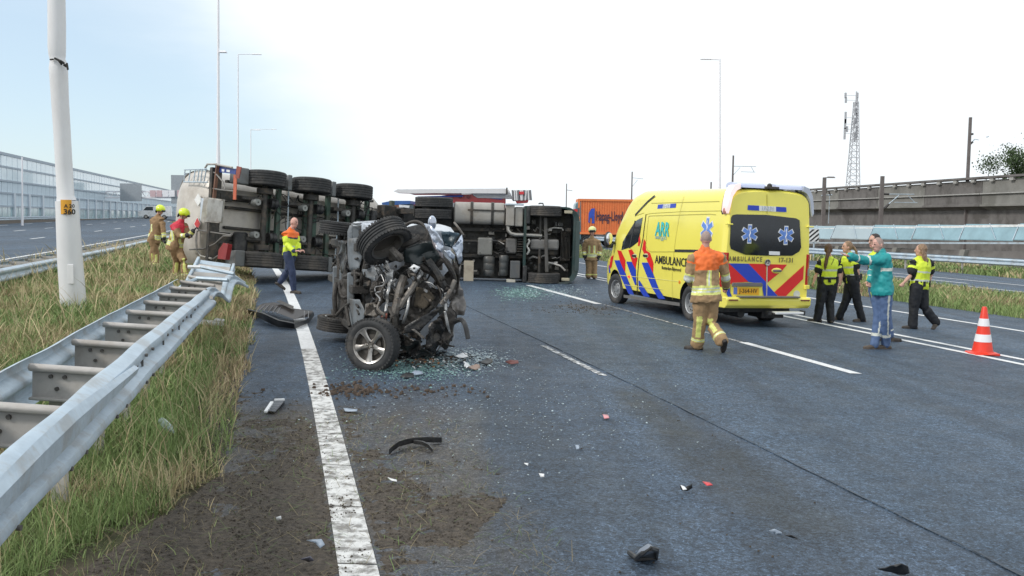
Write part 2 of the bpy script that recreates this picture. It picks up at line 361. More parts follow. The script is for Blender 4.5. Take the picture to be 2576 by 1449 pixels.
# ------------------------------------------------------------ soil thrown over the road
dirtm = M('thrown_soil', (.080,.066,.053), .95, 0, .55, 28, 1.0, 90, dirt=(.11,.09,.065), dscale=16, damt=.6, dlo=.5, dhi=.7)
DP = [Vector((GP(*p).x, GP(*p).y)) for p in [(440,1000),(600,930),(820,965),(940,1000),(1000,1120),(1290,1200),(1280,1260),(1190,1350),(1100,1445),(1040,1700),(60,1700),(230,1420),(420,1290),(560,1190)]]
def inpoly(x, y, P):
    c = False; j = len(P)-1
    for i in range(len(P)):
        if (P[i].y > y) != (P[j].y > y) and x < (P[j].x-P[i].x)*(y-P[i].y)/(P[j].y-P[i].y)+P[i].x: c = not c
        j = i
    return c
def pdist(x, y, P):
    q = Vector((x, y)); best = 9
    for i in range(len(P)):
        a, b = P[i], P[(i+1) % len(P)]; ab = b-a; t = max(0, min(1, (q-a).dot(ab)/ab.length_squared)); best = min(best, (q-(a+ab*t)).length)
    return best
def dirt_h(x, y):
    s = pdist(x, y, DP); s = s if inpoly(x, y, DP) else -s
    core = min(1, max(-1, s/.5))
    left = max(0, min(1, (-(x-xA(y))+1.0)/1.6))         # thickest towards the torn verge
    near = max(0, min(1, (9.5-y)/3.5))
    h = core*.004 + .0005 - .007*(abs(x-xA(y)) < .13) + .009*noise.fractal((x*1.6, y*1.6, 2), 1, 2, 4) + .005*noise.noise((x*9, y*9, 5)) + .006*noise.noise((x*23, y*23, 8)) - .004
    h += (.010*left - .006)*near*max(0, core) - (0 if s > 0 else .01) - .008*(1-near)
    if x < roadL(y) and s > 0: h = max(h, .002)
    return h
nx, ny, x0, x1, y0, y1 = 190, 230, -3.4, 1.9, 3.0, 10.6
vs = []; fs = []
for j in range(ny+1):
    for i in range(nx+1):
        x = x0+(x1-x0)*i/nx; y = y0+(y1-y0)*j/ny; vs.append((x, y, gz(x)+.004+dirt_h(x, y)))
for j in range(ny):
    for i in range(nx):
        a = j*(nx+1)+i; q = (a, a+1, a+nx+2, a+nx+1)
        if max(vs[k][2]-gz(vs[k][0]) for k in q) > -.002: fs.append(q)
me = bpy.data.meshes.new('soil_on_road'); me.from_pydata(vs, [], fs); me.materials.append(dirtm)
o = obj('soil_on_road', me); tag(o, 'brown soil thrown across the road edge', kind='stuff'); 
# clods
def clods(name, label, spots, mat, smin, smax, flat=.6):
    mb = MB()
    for (x, y) in spots:
        s = smin+(smax-smin)*rnd.random()**2.5; z = gz(x)+s*.3+.006; n = 5; a = rnd.random()*6
        r1 = [(x+s*math.cos(a+k*1.257)*(.7+.5*rnd.random()), y+s*math.sin(a+k*1.257)*(.7+.5*rnd.random()), z-s*.35) for k in range(n)]
        r2 = [(x+.6*s*math.cos(a+k*1.257), y+.6*s*math.sin(a+k*1.257), z+s*flat*(.5+.6*rnd.random())) for k in range(n)]
        mb.loft([r1, r2])
    o = mb.build(name, mat, fix=False); tag(o, label, kind='stuff'); return o
sp = []
while len(sp) < 9500:
    x = -3.2+5.4*rnd.random(); y = 3.2+7.6*rnd.random()**1.1
    if dirt_h(x, y) > -.006+.006*rnd.random() or (rnd.random() < .012): sp.append((x, y))
clods('soil_crumbs', 'soil crumbs scattered over the shoulder', sp, dirtm, .002, .010)
sp = [(joint(14)-6+14*rnd.random()+.3*rnd.gauss(0,1), 9+12*rnd.random()) for _ in range(70)]
clods('road_grit', 'dark grit and crumbs on the lanes', sp, dirtm, .004, .009)
sp = []
for _ in range(520):
    c = GP(1480+rnd.gauss(0,60), 778+rnd.gauss(0,7)); sp.append((c.x, c.y))
clods('spilled_soil', 'small heap of brown soil spilled left of the ambulance', sp, dirtm, .005, .022)
sp = []
for _ in range(420):
    c = GP(1010+rnd.gauss(0,110), 985+rnd.gauss(0,11)) if rnd.random() < .3 else GP(885+rnd.gauss(0,38), 983+rnd.gauss(0,9)); sp.append((c.x, c.y))
clods('spilled_soil', 'reddish brown soil lumps on the road in front of the wreck', sp, M('red_soil', (.080,.058,.044), .95, 0, .4, 10), .006, .03)
# broken glass
shard = M('broken_glass', (.25,.42,.40), .15, 0, .3, 30, spec=.9)
shardw = M('broken_glass_pale', (.45,.55,.58), .2, 0, .2, 30, spec=.9)
def shards(label, cx, cy, sx, sy, n, mat, smax=.016, tilt=.5):
    mb = MB()
    for _ in range(n):
        c = GP(cx+rnd.gauss(0, sx), cy+rnd.gauss(0, sy)); s = .004+smax*rnd.random()**2; a = rnd.random()*6; z = c.z+.014
        tz = tilt*s*rnd.random()
        p = [(c.x+s*math.cos(a+k*2.09+rnd.random()), c.y+s*math.sin(a+k*2.09+rnd.random()), z+(tz if k == 0 else 0)) for k in range(3)]
        mb.add(p+[(q[0],q[1],q[2]-.003) for q in p], [(0,1,2),(3,5,4),(0,3,4,1),(1,4,5,2),(2,5,3,0)])
    o = mb.build('glass_shards', mat, fix=False); tag(o, label, kind='stuff')
shards('greenish glass crumbs spread in front of the wrecked car', 1040, 925, 75, 17, 2600, shard)
shards('pale bluish glass fragments right of the wrecked car', 1170, 903, 55, 14, 1500, shardw, .02)
shards('green glass sprayed on the road below the overturned cab', 1312, 738, 34, 9, 2400, shard, .03)
shards('white glass and plastic crumbs beside the lane line', 1400, 735, 42, 9, 900, shardw, .03)
shards('sparse glass crumbs over the lanes', 1200, 1000, 260, 90, 900, shardw, .008)

# ------------------------------------------------------------ grass
gm = bpy.data.materials.new('grass_blades'); gm.use_nodes = True
_n = gm.node_tree.nodes; _a = _n.new('ShaderNodeVertexColor'); _a.layer_name = 'Col'
gm.node_tree.links.new(_a.outputs[0], _n['Principled BSDF'].inputs['Base Color']); _n['Principled BSDF'].inputs['Roughness'].default_value = .75
_n['Principled BSDF'].inputs['Specular IOR Level'].default_value = .25
def grass(name, label, pts, hgt, wid, pal, lean=.35, seed=0):
    """pts: Nx2 positions; hgt,wid arrays; pal: Nx3 colours. Three-quad curved blades."""
    n = len(pts); rs = np.random.RandomState(seed+11)
    ang = rs.rand(n)*2*PI; ln = lean*(.3+rs.rand(n)**1.3*1.4)*hgt; la = rs.rand(n)*2*PI
    z0 = -.02*np.clip(pts[:,0], -70, 90)-.03
    V = np.zeros((n, 7, 3)); dx = np.cos(ang)*wid/2; dy = np.sin(ang)*wid/2
    for k, (t, w) in enumerate(((0,1),(.45,.85),(.8,.5))):
        cx = pts[:,0]+np.cos(la)*ln*t*t; cy = pts[:,1]+np.sin(la)*ln*t*t; cz = z0+hgt*t*(1-.12*t)
        V[:,2*k] = np.stack([cx-dx*w, cy-dy*w, cz], 1); V[:,2*k+1] = np.stack([cx+dx*w, cy+dy*w, cz], 1)
    V[:,6] = np.stack([pts[:,0]+np.cos(la)*ln, pts[:,1]+np.sin(la)*ln, z0+hgt*(1-.25*lean)], 1)
    base = (np.arange(n)*7)[:,None]
    F = np.concatenate([base+np.array([[0,1,3]]), base+np.array([[0,3,2]]), base+np.array([[2,3,5]]), base+np.array([[2,5,4]]), base+np.array([[4,5,6]])], 1).reshape(-1)
    me = bpy.data.meshes.new(name); nf = n*5
    me.vertices.add(n*7); me.vertices.foreach_set('co', V.reshape(-1)); me.loops.add(nf*3); me.loops.foreach_set('vertex_index', F.astype(np.int32))
    me.polygons.add(nf); me.polygons.foreach_set('loop_start', np.arange(nf, dtype=np.int32)*3); me.polygons.foreach_set('loop_total', np.full(nf, 3, np.int32))
    me.update(); me.validate()
    ca = me.color_attributes.new('Col', 'FLOAT_COLOR', 'POINT'); C = np.ones((n, 7, 4)); C[:,:,:3] = pal[:,None,:]
    ca.data.foreach_set('color', C.reshape(-1)); me.materials.append(gm)
    o = obj(name, me); tag(o, label, kind='stuff'); return o
def vn(P, s, seed):                                      # cheap smooth value noise
    rs = np.random.RandomState(seed); T = rs.rand(64, 64); q = P*s; i = np.floor(q).astype(int); f = q-i; f = f*f*(3-2*f)
    a = T[i[:,0] % 64, i[:,1] % 64]; b = T[(i[:,0]+1) % 64, i[:,1] % 64]; c = T[i[:,0] % 64, (i[:,1]+1) % 64]; d = T[(i[:,0]+1) % 64, (i[:,1]+1) % 64]
    return (a*(1-f[:,0])+b*f[:,0])*(1-f[:,1])+(c*(1-f[:,0])+d*f[:,0])*f[:,1]
GREENC = np.array([.15,.23,.075]); GREEN2 = np.array([.27,.34,.14]); STRAW = np.array([.50,.42,.25]); RUST = np.array([.34,.24,.16]); BARE = np.array([.09,.07,.045])
def palette(P, edge, bias=0, seed=3):
    n = len(P); r = RS.rand(n); a = vn(P, .8, seed); b = vn(P, 2.5, seed+1)
    s = np.clip((a*.6+b*.4-.495+bias)*3.0+.3*(r-.5)+edge, 0, 1)[:,None]
    g_ = GREENC+(GREEN2-GREENC)*RS.rand(n)[:,None]; s2 = (RS.rand(n) < s[:,0]*.85)[:,None]
    t = STRAW+(RUST-STRAW)*(vn(P, .5, seed+9)[:,None]*RS.rand(n)[:,None]*1.4)
    c = np.where(s2, t, g_+(t-g_)*s*.35); return np.clip(c*(.75+.5*RS.rand(n))[:,None], .01, .6)
def fA(y): return .35-.227*y-.00106*y*y
TP = [Vector((GP(*p).x, GP(*p).y)) for p in [(210,1449),(300,1330),(420,1255),(500,1290),(560,1150),(590,1060),(600,1000)]]
def median(n, ymin, ymax, w, h):
    u = RS.rand(n); y = ymin*(ymax/ymin)**u; e = roadL_np(y); x = e-RS.rand(n)**.85*((e)-(-8.3-.215*y-.0002*y*y)); 
    x = x+.14*(vn(np.stack([y,y*0+3],1), 2.0, 4)-.5)+.05
    P = np.stack([x, y], 1); dist = e-x
    # torn-up ground beside the shoulder close to the camera
    tear = ((y < 6.7) & (dist < (6.6-y)*.40+.30*(vn(P, 2.2, 8)-.45)))
    keep = ~tear | (RS.rand(n) < .10)
    P = P[keep]; dist = dist[keep]; y = y[keep]; t2 = tear[keep]; m = len(P)
    hh = h*(.5+.8*RS.rand(m))*(.7+.6*vn(P, 1.1, 21)); hh = np.where(t2, hh*.5, hh)
    hh *= np.where(dist < .25, .75, 1)
    ww = w*(.6+.8*RS.rand(m))*np.maximum(y, 3)/6
    return P, hh, ww, palette(P, np.where(dist < .32, .5, 0)+np.where(y > 17, .05, 0)+np.where(t2, .4, 0)), dist
def roadL_np(y): return fA(y)-.85
P_, h_, w_, c_, d_ = median(270000, 3.6, 120, .0056, .25)
grass('median_grass', 'rough green and straw coloured grass of the median', P_, h_, w_, c_, .55, 1)
P_, h_, w_, c_, d_ = median(110000, 3.6, 22, .011, .085)
grass('matted_grass', 'matted short grass and dead thatch under the taller blades', P_, h_, w_, c_*.8, 1.5, 7)
P_, h_, w_, c_, d_ = median(5200, 3.8, 40, .006, .55)
grass('tall_grass_stems', 'dry tall grass stems of the median', P_, h_, w_, np.clip(STRAW*(.7+.5*RS.rand(len(P_)))[:,None], 0, .6), .45, 2)
def verge(name, label, f0, f1, ymin, ymax, n, h, w, bias, seed):
    u = RS.rand(n); y = ymin*(ymax/ymin)**u; x = f0(y)+(f1(y)-f0(y))*RS.rand(n); P = np.stack([x, y], 1)
    hh = h*(.4+.9*RS.rand(n))*(.5+vn(P, .6, seed)); ww = w*(.6+.8*RS.rand(n))*y/20
    grass(name, label, P, hh, ww, palette(P, 0, bias, seed), .5, seed)
verge('verge_grass', 'grass strip between the carriageways on the right', lambda y: fA(y)+16.5, lambda y: fA(y)+23.5, 14, 160, 110000, .27, .018, .05, 5)
verge('verge_grass', 'grass strip under the guardrail before the slanted panels', lambda y: fA(y)+33+.02*(y-35), lambda y: fA(y)+40+.02*(y-35), 25, 150, 36000, .30, .028, .06, 6)
# uprooted tufts and straw on the soil
n = 5200; P = np.stack([-3.1+4.3*RS.rand(n), 3.2+5.6*RS.rand(n)], 1); P = P[(P[:,0] < fA(P[:,1])+1.2)]
m = len(P); grass('uprooted_grass', 'loose uprooted grass lying on the soil', P, .05+.06*RS.rand(m), np.full(m, .004), np.clip(np.where(RS.rand(m)[:,None] < .7, STRAW*.55, GREENC)*(.6+.6*RS.rand(m))[:,None], 0, .6), 2.2, 9)
# ============================================================ guardrails
def wprof(s=1):        # W-beam section: (out, z) relative to centre
    return [(0,.155),(.018,.15),(.075,.115),(.083,.09),(.075,.062),(.01,.022),(.002,0),(.01,-.022),(.075,-.062),(.083,-.09),(.075,-.115),(.018,-.15),(0,-.155)]
def wbeam(mb, path, side, thick=.006, tw=None):
    """path: list of (x,y,z); side=+1 outward to the right of travel; tw: list of twist angles/flatten"""
    rings = []; pr = wprof()
    for i, p in enumerate(path):
        p = Vector(p); d = (Vector(path[min(i+1,len(path)-1)])-Vector(path[max(i-1,0)])); d.z = 0; d.normalize()
        out = Vector((d.y, -d.x, 0))*side; up = Vector((0,0,1)); a, fl, h = (tw[i] if tw else (0,1,1))
        o2 = out*math.cos(a)-up*math.sin(a)*1; u2 = up*math.cos(a)+out*math.sin(a)
        o2 *= 1
        ring = [p+o2*(q*fl)+u2*(z*h) for q, z in pr]; ring += [p+o2*(q*fl-thick)+u2*(z*h) for q, z in reversed(pr)]
        rings.append(ring)
    mb.loft(rings)
def spacer(parent, pl, pr_, ztop, tilt=0, h=.2):
    """plate and flanges from the back rail to the front rail"""
    m = MB(); a = Vector(pl); b = Vector(pr_); d = (b-a).normalized(); n_ = Vector((-d.y, d.x, 0))
    dn = Vector((0,0,-1))*math.cos(tilt)+n_*math.sin(tilt)*-1
    m.add([a, b, b+dn*h, a+dn*h], [(0,1,2,3)]); bb = n_*.004; m.add([a+bb, b+bb, b+bb+dn*h, a+bb+dn*h], [(3,2,1,0)])
    m.tube([a-n_*.03+dn*.006, b-n_*.03+dn*.006], .026, 8); m.beam(a-n_*.02+dn*h, b-n_*.02+dn*h, .05, .018)
    o = m.build('spacer', galvin, parent, bevel=.006)
    mid = a.lerp(b, .38)
    for (u, v) in ((-.07,.06),(.02,.06),(-.03,.135)):
        c = mid+d*u+dn*v; q = MB(); q.cyl(c-n_*.003, c-n_*.016, .013, 8); q.build('bolt', boltm, o)
    return o
rx = lambda y: -1.107-.2337*y-.0006*(y-8)**2
rz_ = lambda y: .785-.008*max(0, y-8)
gr = empty('guardrail', (rx(8), 8, 0), 0, 'bent grey steel guardrail with crossbars, nearest the camera in the left grass', 'guardrail')
off8 = Vector(gr.location)
m = MB(); path = []; tw = []
for i in range(60):
    y = 1.2+i*.2; x = rx(y); k = max(0, (y-10.3)/2.6); z = rz_(y)+.012*noise.noise((y*.9,1,1))
    path.append(Vector((x+.03*k+.02*noise.noise((y*.8,2,1)), y, z))-off8); nr_ = max(0, (5.5-y)/3); tw.append((-.06-.4*k*k, 1-.35*k-.15*min(1,nr_), 1-.12*k-.10*min(1,nr_)))
wbeam(m, path, 1, tw=tw); m.build('front_rail', galv, gr, smooth=True)
# crumpled end of the front rail, folded up towards the tank
m = MB(); path = []; tw = []
for i in range(14):
    t = i/13; y = 13.0+t*4.2; x = rx(y)+.1*t+.10*math.sin(t*7)*t+.75*t*t*.0
    path.append(Vector((x+.20*t, y, .70-.02*t+.10*math.sin(t*9+1)))-off8); tw.append((-.7-.2*math.sin(t*6), .5+.2*math.sin(t*11), .62-.15*math.sin(t*8)))
wbeam(m, path, 1, tw=tw); m.build('crumpled_rail_end', galv, gr, smooth=True)
m = MB(); path = []
for i in range(44):
    y = 1.2+i*.3; path.append(Vector((rx(y)-.52-.0*y, y, rz_(y)+.035+.01*noise.noise((y,8,1))))-off8)
wbeam(m, path, -1); m.build('rear_rail', galv, gr, smooth=True)
m = MB()    # folded upper plate of the damaged lap joint
lap = [Vector((rx(y)+.085, y, rz_(y)+.09+.018*math.sin((y-3)*1.2)))-off8 for y in (3.2,3.8,4.4,5.0,5.6,6.2)]
rings = []
for i, p in enumerate(lap):
    w_ = .075*(1-abs(i-1.5)/5.5); rings.append([p+Vector((.004,0,w_)), p+Vector((.034,0,w_*.3)), p+Vector((.022,0,-w_)), p+Vector((-.01,0,-w_))])
m.loft(rings); m.build('lap_plate', galv, gr)
for i in range(7):      # slots and splice bolts
    y = 3.4+i*1.17
    for dy in (-.05,.05):
        q = MB(); q.box(Vector((rx(y)+.010, y+dy, rz_(y)))-off8, (.012,.014,.05)); q.build('slot', boltm, gr)
    for dy, dz in ((-.16,.09),(.16,.09),(-.16,-.105),(.16,-.105)):
        c = Vector((rx(y+dy)+.088, y+dy, rz_(y)+dz))-off8; q = MB(); q.cyl(c-Vector((.012,0,0)), c+Vector((.004,0,0)), .012, 8); q.build('bolt', boltm, gr)
for i in range(12):
    y = 3.53+i*1.17; z = rz_(y)+.145
    k = max(0, i-8)
    a = Vector((rx(y)-.50, y+.02+.05*k, z+.01*k))-off8; b = Vector((rx(y)+.01+.03*k, y-.02, z-.02-.02*k))-off8
    if i == 11: continue
    spacer(gr, a, b, z, .05+.12*k)
    if i < 2: continue
    pm = MB(); zc = (gz(rx(y))+z)/2-.12
    pm.box(Vector((rx(y)-.36, y+.05, zc))-off8, (.09,.06, z-gz(rx(y))-.14)); pm.build('post', galvin, gr, bevel=.004)
# wrecked length thrown on top, by the tank
dm = MB()
for (p, q, w_, h_) in [((425,745),(470,712),.09,.05),((470,712),(500,700),.10,.04),((440,752),(535,735),.09,.05),((425,770),(520,755),.08,.04),((480,722),(560,745),.09,.04),((505,672),(590,690),.07,.04),((495,700),(575,705),.08,.04)]:
    a = WP(*p, 14.6)-off8; b = WP(*q, 14.4+rnd.random()*.6)-off8; dm.beam(a, b, h_*2, w_*.5, (0,.4,1))
dm.build('bent_crossbars', galv, gr, bevel=.01)
# broken lengths of guardrail further on
gw = empty('guardrail_wreck', GP(540,712), 0, 'torn ladder of guardrail steel crushed under the rear corner of the tank trailer', 'guardrail'); o0 = Vector(gw.location)
m = MB()
for (p, q) in [((500,655),(470,715)),((588,672),(573,720))]:
    a = WP(*p, 18.6)-o0; b = WP(*q, 17)-o0; m.beam(a, b, .05, .16, (0,0,1))
m.build('side_rail', galv, gw, bevel=.01)
for k in range(6):
    t = k/5; a = WP(503-28*t, 660+50*t, 18.4-1.4*t)-o0; b = WP(580-8*t, 668+46*t+4*rnd.random(), 18.5-1.5*t)-o0
    m = MB(); m.beam(a, b, .13, .035, (0,-.6,1)); m.build('crossbar', galvin if k % 2 else galv, gw, bevel=.008)
m = MB(); m.add([WP(492,684,17.7)-o0, WP(572,690,17.7)-o0, WP(566,710,17.3)-o0, WP(486,706,17.3)-o0]+[WP(492,684,17.7)-o0+Vector((0,.02,-.02)), WP(572,690,17.7)-o0+Vector((0,.02,-.02)), WP(566,710,17.3)-o0+Vector((0,.02,-.02)), WP(486,706,17.3)-o0+Vector((0,.02,-.02))], [(0,1,2,3),(7,6,5,4),(0,4,5,1),(2,6,7,3)])
m.build('bent_plate', galvin, gw)
m = MB(); m.tube([WP(473,671,17.2)-o0, WP(510,672,17.2)-o0, WP(545,677,17.3)-o0, WP(586,688,17.4)-o0], .035, 6); m.build('bent_bar', white, gw)
def far_rail(label, P, ztop, sp=4.0, double=True, group=None, posts=True, out=1):
    r = empty('guardrail', (P[0][0], P[0][1], 0), 0, label, 'guardrail', group); o = Vector(r.location)
    # resample
    S = []; 
    for i in range(len(P)-1):
        a, b = Vector(P[i]), Vector(P[i+1]); n_ = max(1, int((b-a).length/3)); S += [a.lerp(b, k/n_) for k in range(n_)]
    S.append(Vector(P[-1])); Z = [ztop(s.x, s.y) for s in S]
    m = MB(); wbeam(m, [Vector((s.x, s.y, z-.155))-o for s, z in zip(S, Z)], out); m.build('front_rail', galv, r, smooth=True)
    if double:
        m = MB(); wbeam(m, [Vector((s.x-.75*out, s.y+.12, z-.155))-o for s, z in zip(S, Z)], -out); m.build('rear_rail', galv, r, smooth=True)
    cum = 0; last = S[0]; cnt = 0; me = None
    for i in range(len(P)-1):
        a, b = Vector(P[i]), Vector(P[i+1]); n_ = int((b-a).length/sp)
        for k in range(n_):
            if cnt > 90: break
            c = a.lerp(b, k/n_); z = ztop(c.x, c.y)
            if me is None:
                q = MB(); q.box((-.06,0,-.42), (.06,.10,.85)); 
                if double: q.box((-.38,0,-.04), (.72,.05,.06)); q.box((-.38,.06,-.13), (.66,.012,.16))
                me = q.mesh('post', galvin)
            po = obj('post', me, r); po.location = Vector((c.x, c.y, z))-o; cnt += 1
            if out < 0: po.rotation_euler.z = PI
    return r
far_rail('double grey guardrail along the left carriageway behind the leaning lamp mast', [(-9.9,16.5),(-11.05,20.6),(-14.6,35),(-17.6,46),(-23.8,75),(-41,150)], lambda x, y: .69-.0012*y+max(0,(y-46))*.006, 1.5)
RR0, RR1 = GP(2030,659), GP(2576,697); dd = (RR0-RR1)
far_rail('two-rail guardrail on the right under the slanted blue panels', [tuple((RR1-dd*.5)[:2]), tuple(RR1[:2]), tuple(RR0[:2]), tuple((RR0+dd*1.6)[:2]), tuple((RR0+dd*4)[:2])], lambda x, y: gz(x)+.78, 3.0, out=-1)
far_rail('low guardrail along the far side of the left carriageway', [(-39,62),(-50,105),(-90,200)], lambda x, y: gz(x)+.55, 4.0, False)

# ============================================================ lamp masts
mast = M('mast_white', (.72,.72,.735), .45, 0, .05, 3, dirt=(.45,.42,.40), dscale=1.5, damt=.3, stretch=(1,1,.4))
b_ = GP(187,786); lm = empty('lamp_mast', b_, 0, 'thick white lamp mast dented and leaning left of the guardrail, with an orange number plate', 'lamp post')
Yb = b_.y
m = MB(); pts = [WP(187,796,Yb)-b_, WP(176,650,Yb)-b_]; m.tube(pts, [.215,.205], 24)
m.tube([WP(176,650,Yb)-b_, WP(168,506,Yb)-b_], [.205,.185], 24); m.build('mast_base', mast, lm, smooth=True)
m = MB(); pts = []; rr = []
for (px, py, w_) in [(168,508,46),(166,500,45),(165,494,41),(161,420,40),(156,330,40),(151,250,41),(148,190,43),(147,172,44),(147,163,42),(145,150,36),(144,141,39),(143,120,42),(143,60,42),(142,0,41),(141,-160,38),(140,-600,32)]:
    pts.append(WP(px, py, Yb)-b_); rr.append(w_/2/FP*Yb)
m.tube(pts, rr, 24); m.build('mast_tube', mast, lm, smooth=True)
m = MB()    # torn ring of bent sheet at the dent
for (p, q, w_) in [((q1[0],q1[1]),(q2[0],q2[1]),w0*.55) for q1, q2, w0 in [((125,150),(135,149),.05),((136,146),(150,152),.06),((150,152),(162,160),.07),((160,162),(170,168),.08),((168,158),(171,176),.05),((146,150),(156,163),.05)]]:
    a = WP(*p, Yb-.19)-b_; b = WP(*q, Yb-.15)-b_; m.beam(a, b, w_, .04, (0,1,.2))
m.build('torn_band', darkst, lm, bevel=.01)
def text(body, size, mat, M4, parent, name='lettering', ext=.002, bold=0.0, align='CENTER', xs=1.0, fit=None):
    c = bpy.data.curves.new('t', 'FONT'); c.body = body; c.size = size; c.extrude = ext; c.offset = bold; c.align_x = align; c.align_y = 'CENTER'; c.resolution_u = 2
    t = bpy.data.objects.new('t', c); TS.collection.objects.link(t); dg = evald()
    me = bpy.data.meshes.new_from_object(t.evaluated_get(dg)); bpy.data.objects.remove(t); bpy.data.curves.remove(c)
    xs = fit/max(1e-6, max(v.co.x for v in me.vertices)-min(v.co.x for v in me.vertices)) if fit else xs; me.transform(Matrix.Diagonal((xs,1,1,1))); me.name = name; me.materials.clear(); me.materials.append(mat)
    me.transform(M4); return obj(name, me, parent)
def frame4(o, ex, ey):   # text plane: ex = reading direction, ey = up
    ex = Vector(ex).normalized(); ey = (Vector(ey)-ex*ex.dot(Vector(ey))).normalized(); ez = ex.cross(ey)
    m4 = Matrix((ex, ey, ez)).transposed().to_4x4(); m4.translation = o; return m4
inkm = M('black_ink', (.02,.02,.02), .6)
om = M('orange_plate', (.75,.36,.03), .5, 0, .05)
m = MB(); rings = []
for k in range(9):       # plate wrapped round the mast
    a = math.radians(-66+k*13); c = WP(174,522,Yb)-b_; R_ = .197
    d = Vector((math.sin(a+.42), -math.cos(a+.42), 0)); p = Vector((c.x, c.y, 0))*1+d*R_
    rings.append([p+Vector((0,0,c.z-.115)), p+Vector((0,0,c.z+.13)), p+d*.004+Vector((0,0,c.z+.13)), p+d*.004+Vector((0,0,c.z-.115))])
plate_o = m.loft(rings[2:7]).build('number_plate', om, lm)
c = WP(179,529,Yb)-b_; dirv = Vector((math.sin(.36), -math.cos(.36), 0))
for txt, dz, s_ in (('A16 R', .065, .085), ('360', -.04, .125)):
    pass
text('A 20', .085, inkm, frame4(Vector((c.x-.012,c.y,c.z+.07))+dirv*.202*1.0-Vector((0,0,.0)), (dirv.y*-1, dirv.x, 0), (0,0,1)), plate_o, bold=.002)
text('360', .125, inkm, frame4(Vector((c.x-.012,c.y,c.z-.03))+dirv*.204, (dirv.y*-1, dirv.x, 0), (0,0,1)), plate_o, bold=.004)
m = MB()
m.box(WP(178,690,Yb-.2)-b_, (.11,.02,.34)); m.build('service_hatch', mast, lm, bevel=.01)
mastf = M('mast_far', (.86,.85,.88), .5, 0, .03)
def far_mast(label, px, yb, ytop, Y, wb, wt, arms=(), grp='slender lamp masts beyond the crash'):
    b = WP(px, yb, Y); b.z = gz(b.x); r = empty('lamp_mast', b, 0, label, 'lamp post', grp)
    top = WP(px, ytop, Y)-b; m = MB(); mid = top*.45
    m.tube([(0,0,0), tuple(top*.30), tuple(top*.34), tuple(top)], [wb/2, wb/2*.9, wb/2*.7, wt/2], 10); m.build('mast_tube', mastf, r, smooth=True)
    for (ax, ay, l) in arms:
        a = WP(ax, ay, Y)-b; m = MB(); m.tube([Vector((top.x*a.z/top.z, 0, a.z-.05)), a], .04, 6); m.build('arm', mastf, r)
        m = MB(); m.box(a+Vector((l/2,0,0)), (l, .3, .12), taper=.7); m.build('lamp_head', mastf, r, bevel=.02)
far_mast('tall slender lamp mast rising behind the rear of the tank trailer', 549, 575, -130, 58, .26, .12, ((552,130,.45),))
far_mast('slim lamp mast just left of the tyres of the overturned trailer', 599, 570, 136, 110, .26, .12, ((632,136,1.2),))
far_mast('faint thin lamp mast, third in the row behind the trailer', 631, 566, 325, 175, .26, .12, ((640,327,1.2),(680,325,1.2)))
far_mast('tall slender lamp mast behind the ambulance', 1811, 590, 148, 85, .27, .12, ((1762,148,1.0),))
far_mast('thin lamp mast at the left in front of the glazed barrier', 56, 566, 395, 78, .2, .12, grp=None)

# ============================================================ glazed noise barrier on the left
gl_t = M('barrier_glass', (.62,.76,.83), .15, 0, .12, .6, coat=.3)  # barrier glass, panel and frame colours lightened to stand in for haze
gl_m = M('barrier_panel', (.55,.66,.74), .5, 0, .12, .5)
gl_b = M('barrier_window', (.40,.56,.61), .12, 0, .45, .35, coat=.3)
frm = M('barrier_frame', (.34,.41,.48), .5, 0, .1)
frw = M('barrier_post_white', (.62,.68,.74), .5, 0, .05)
bw = empty('noise_barrier', (-43.2, 75, 0), 0, 'long pale blue glazed noise barrier along the far left of the carriageways', 'noise barrier')
bo = Vector(bw.location); WL = [Vector((-41.5,68,0)), Vector((-76.5,214,0)), Vector((-150,470,0))]
def wpt(s):
    l0 = (WL[1]-WL[0]).length
    return WL[0].lerp(WL[1], s/l0) if s < l0 else WL[1].lerp(WL[2], (s-l0)/(WL[2]-WL[1]).length)
LT = (WL[1]-WL[0]).length+(WL[2]-WL[1]).length
ZR = [7.1,5.95,4.7,3.6,2.4,1.1]; PWD = 1.8
rowm = [gl_t, gl_t, gl_m, gl_m, gl_b]
dW = (WL[1]-WL[0]).normalized(); angW = math.atan2(dW.y, dW.x)
pmesh = []
for r_ in range(5):
    q = MB(); h_ = ZR[r_]-ZR[r_+1]; q.box((PWD/2,0,0), (PWD-.14,.08,h_-.16)); pmesh.append(q.mesh('panel', rowm[r_]))
NC = 56
for k in range(NC):
    p = wpt(k*PWD)
    for r_ in range(5):
        o = obj('panel', pmesh[r_], bw); o.location = Vector((p.x, p.y, (ZR[r_]+ZR[r_+1])/2))-bo; o.rotation_euler.z = angW+rnd.uniform(-.012,.012)
rest = [MB() for _ in range(5)]; k = NC*PWD
while k < LT-3:
    p = wpt(k); q = wpt(k+PWD-.15)
    for r_ in range(5): rest[r_].beam(Vector((p.x,p.y,(ZR[r_]+ZR[r_+1])/2))-bo, Vector((q.x,q.y,(ZR[r_]+ZR[r_+1])/2))-bo, .08, ZR[r_]-ZR[r_+1]-.16)
    k += PWD
for r_ in range(5): rest[r_].build('distant_panels', rowm[r_], bw)['kind'] = 'stuff'
fm = MB(); fw = MB(); k = 0
while k < LT-2:
    p = wpt(k)-bo; fm.box((p.x-.05, p.y, 4.1), (.12,.12,6.1)); 
    if int(k/PWD) % 3 == 0: fw.box((p.x+.15, p.y-.1, 2.2), (.3,.3,2.9))
    k += PWD
fm.build('mullions', frm, bw)['kind'] = 'stuff'; fw.build('posts', frw, bw)['kind'] = 'stuff'
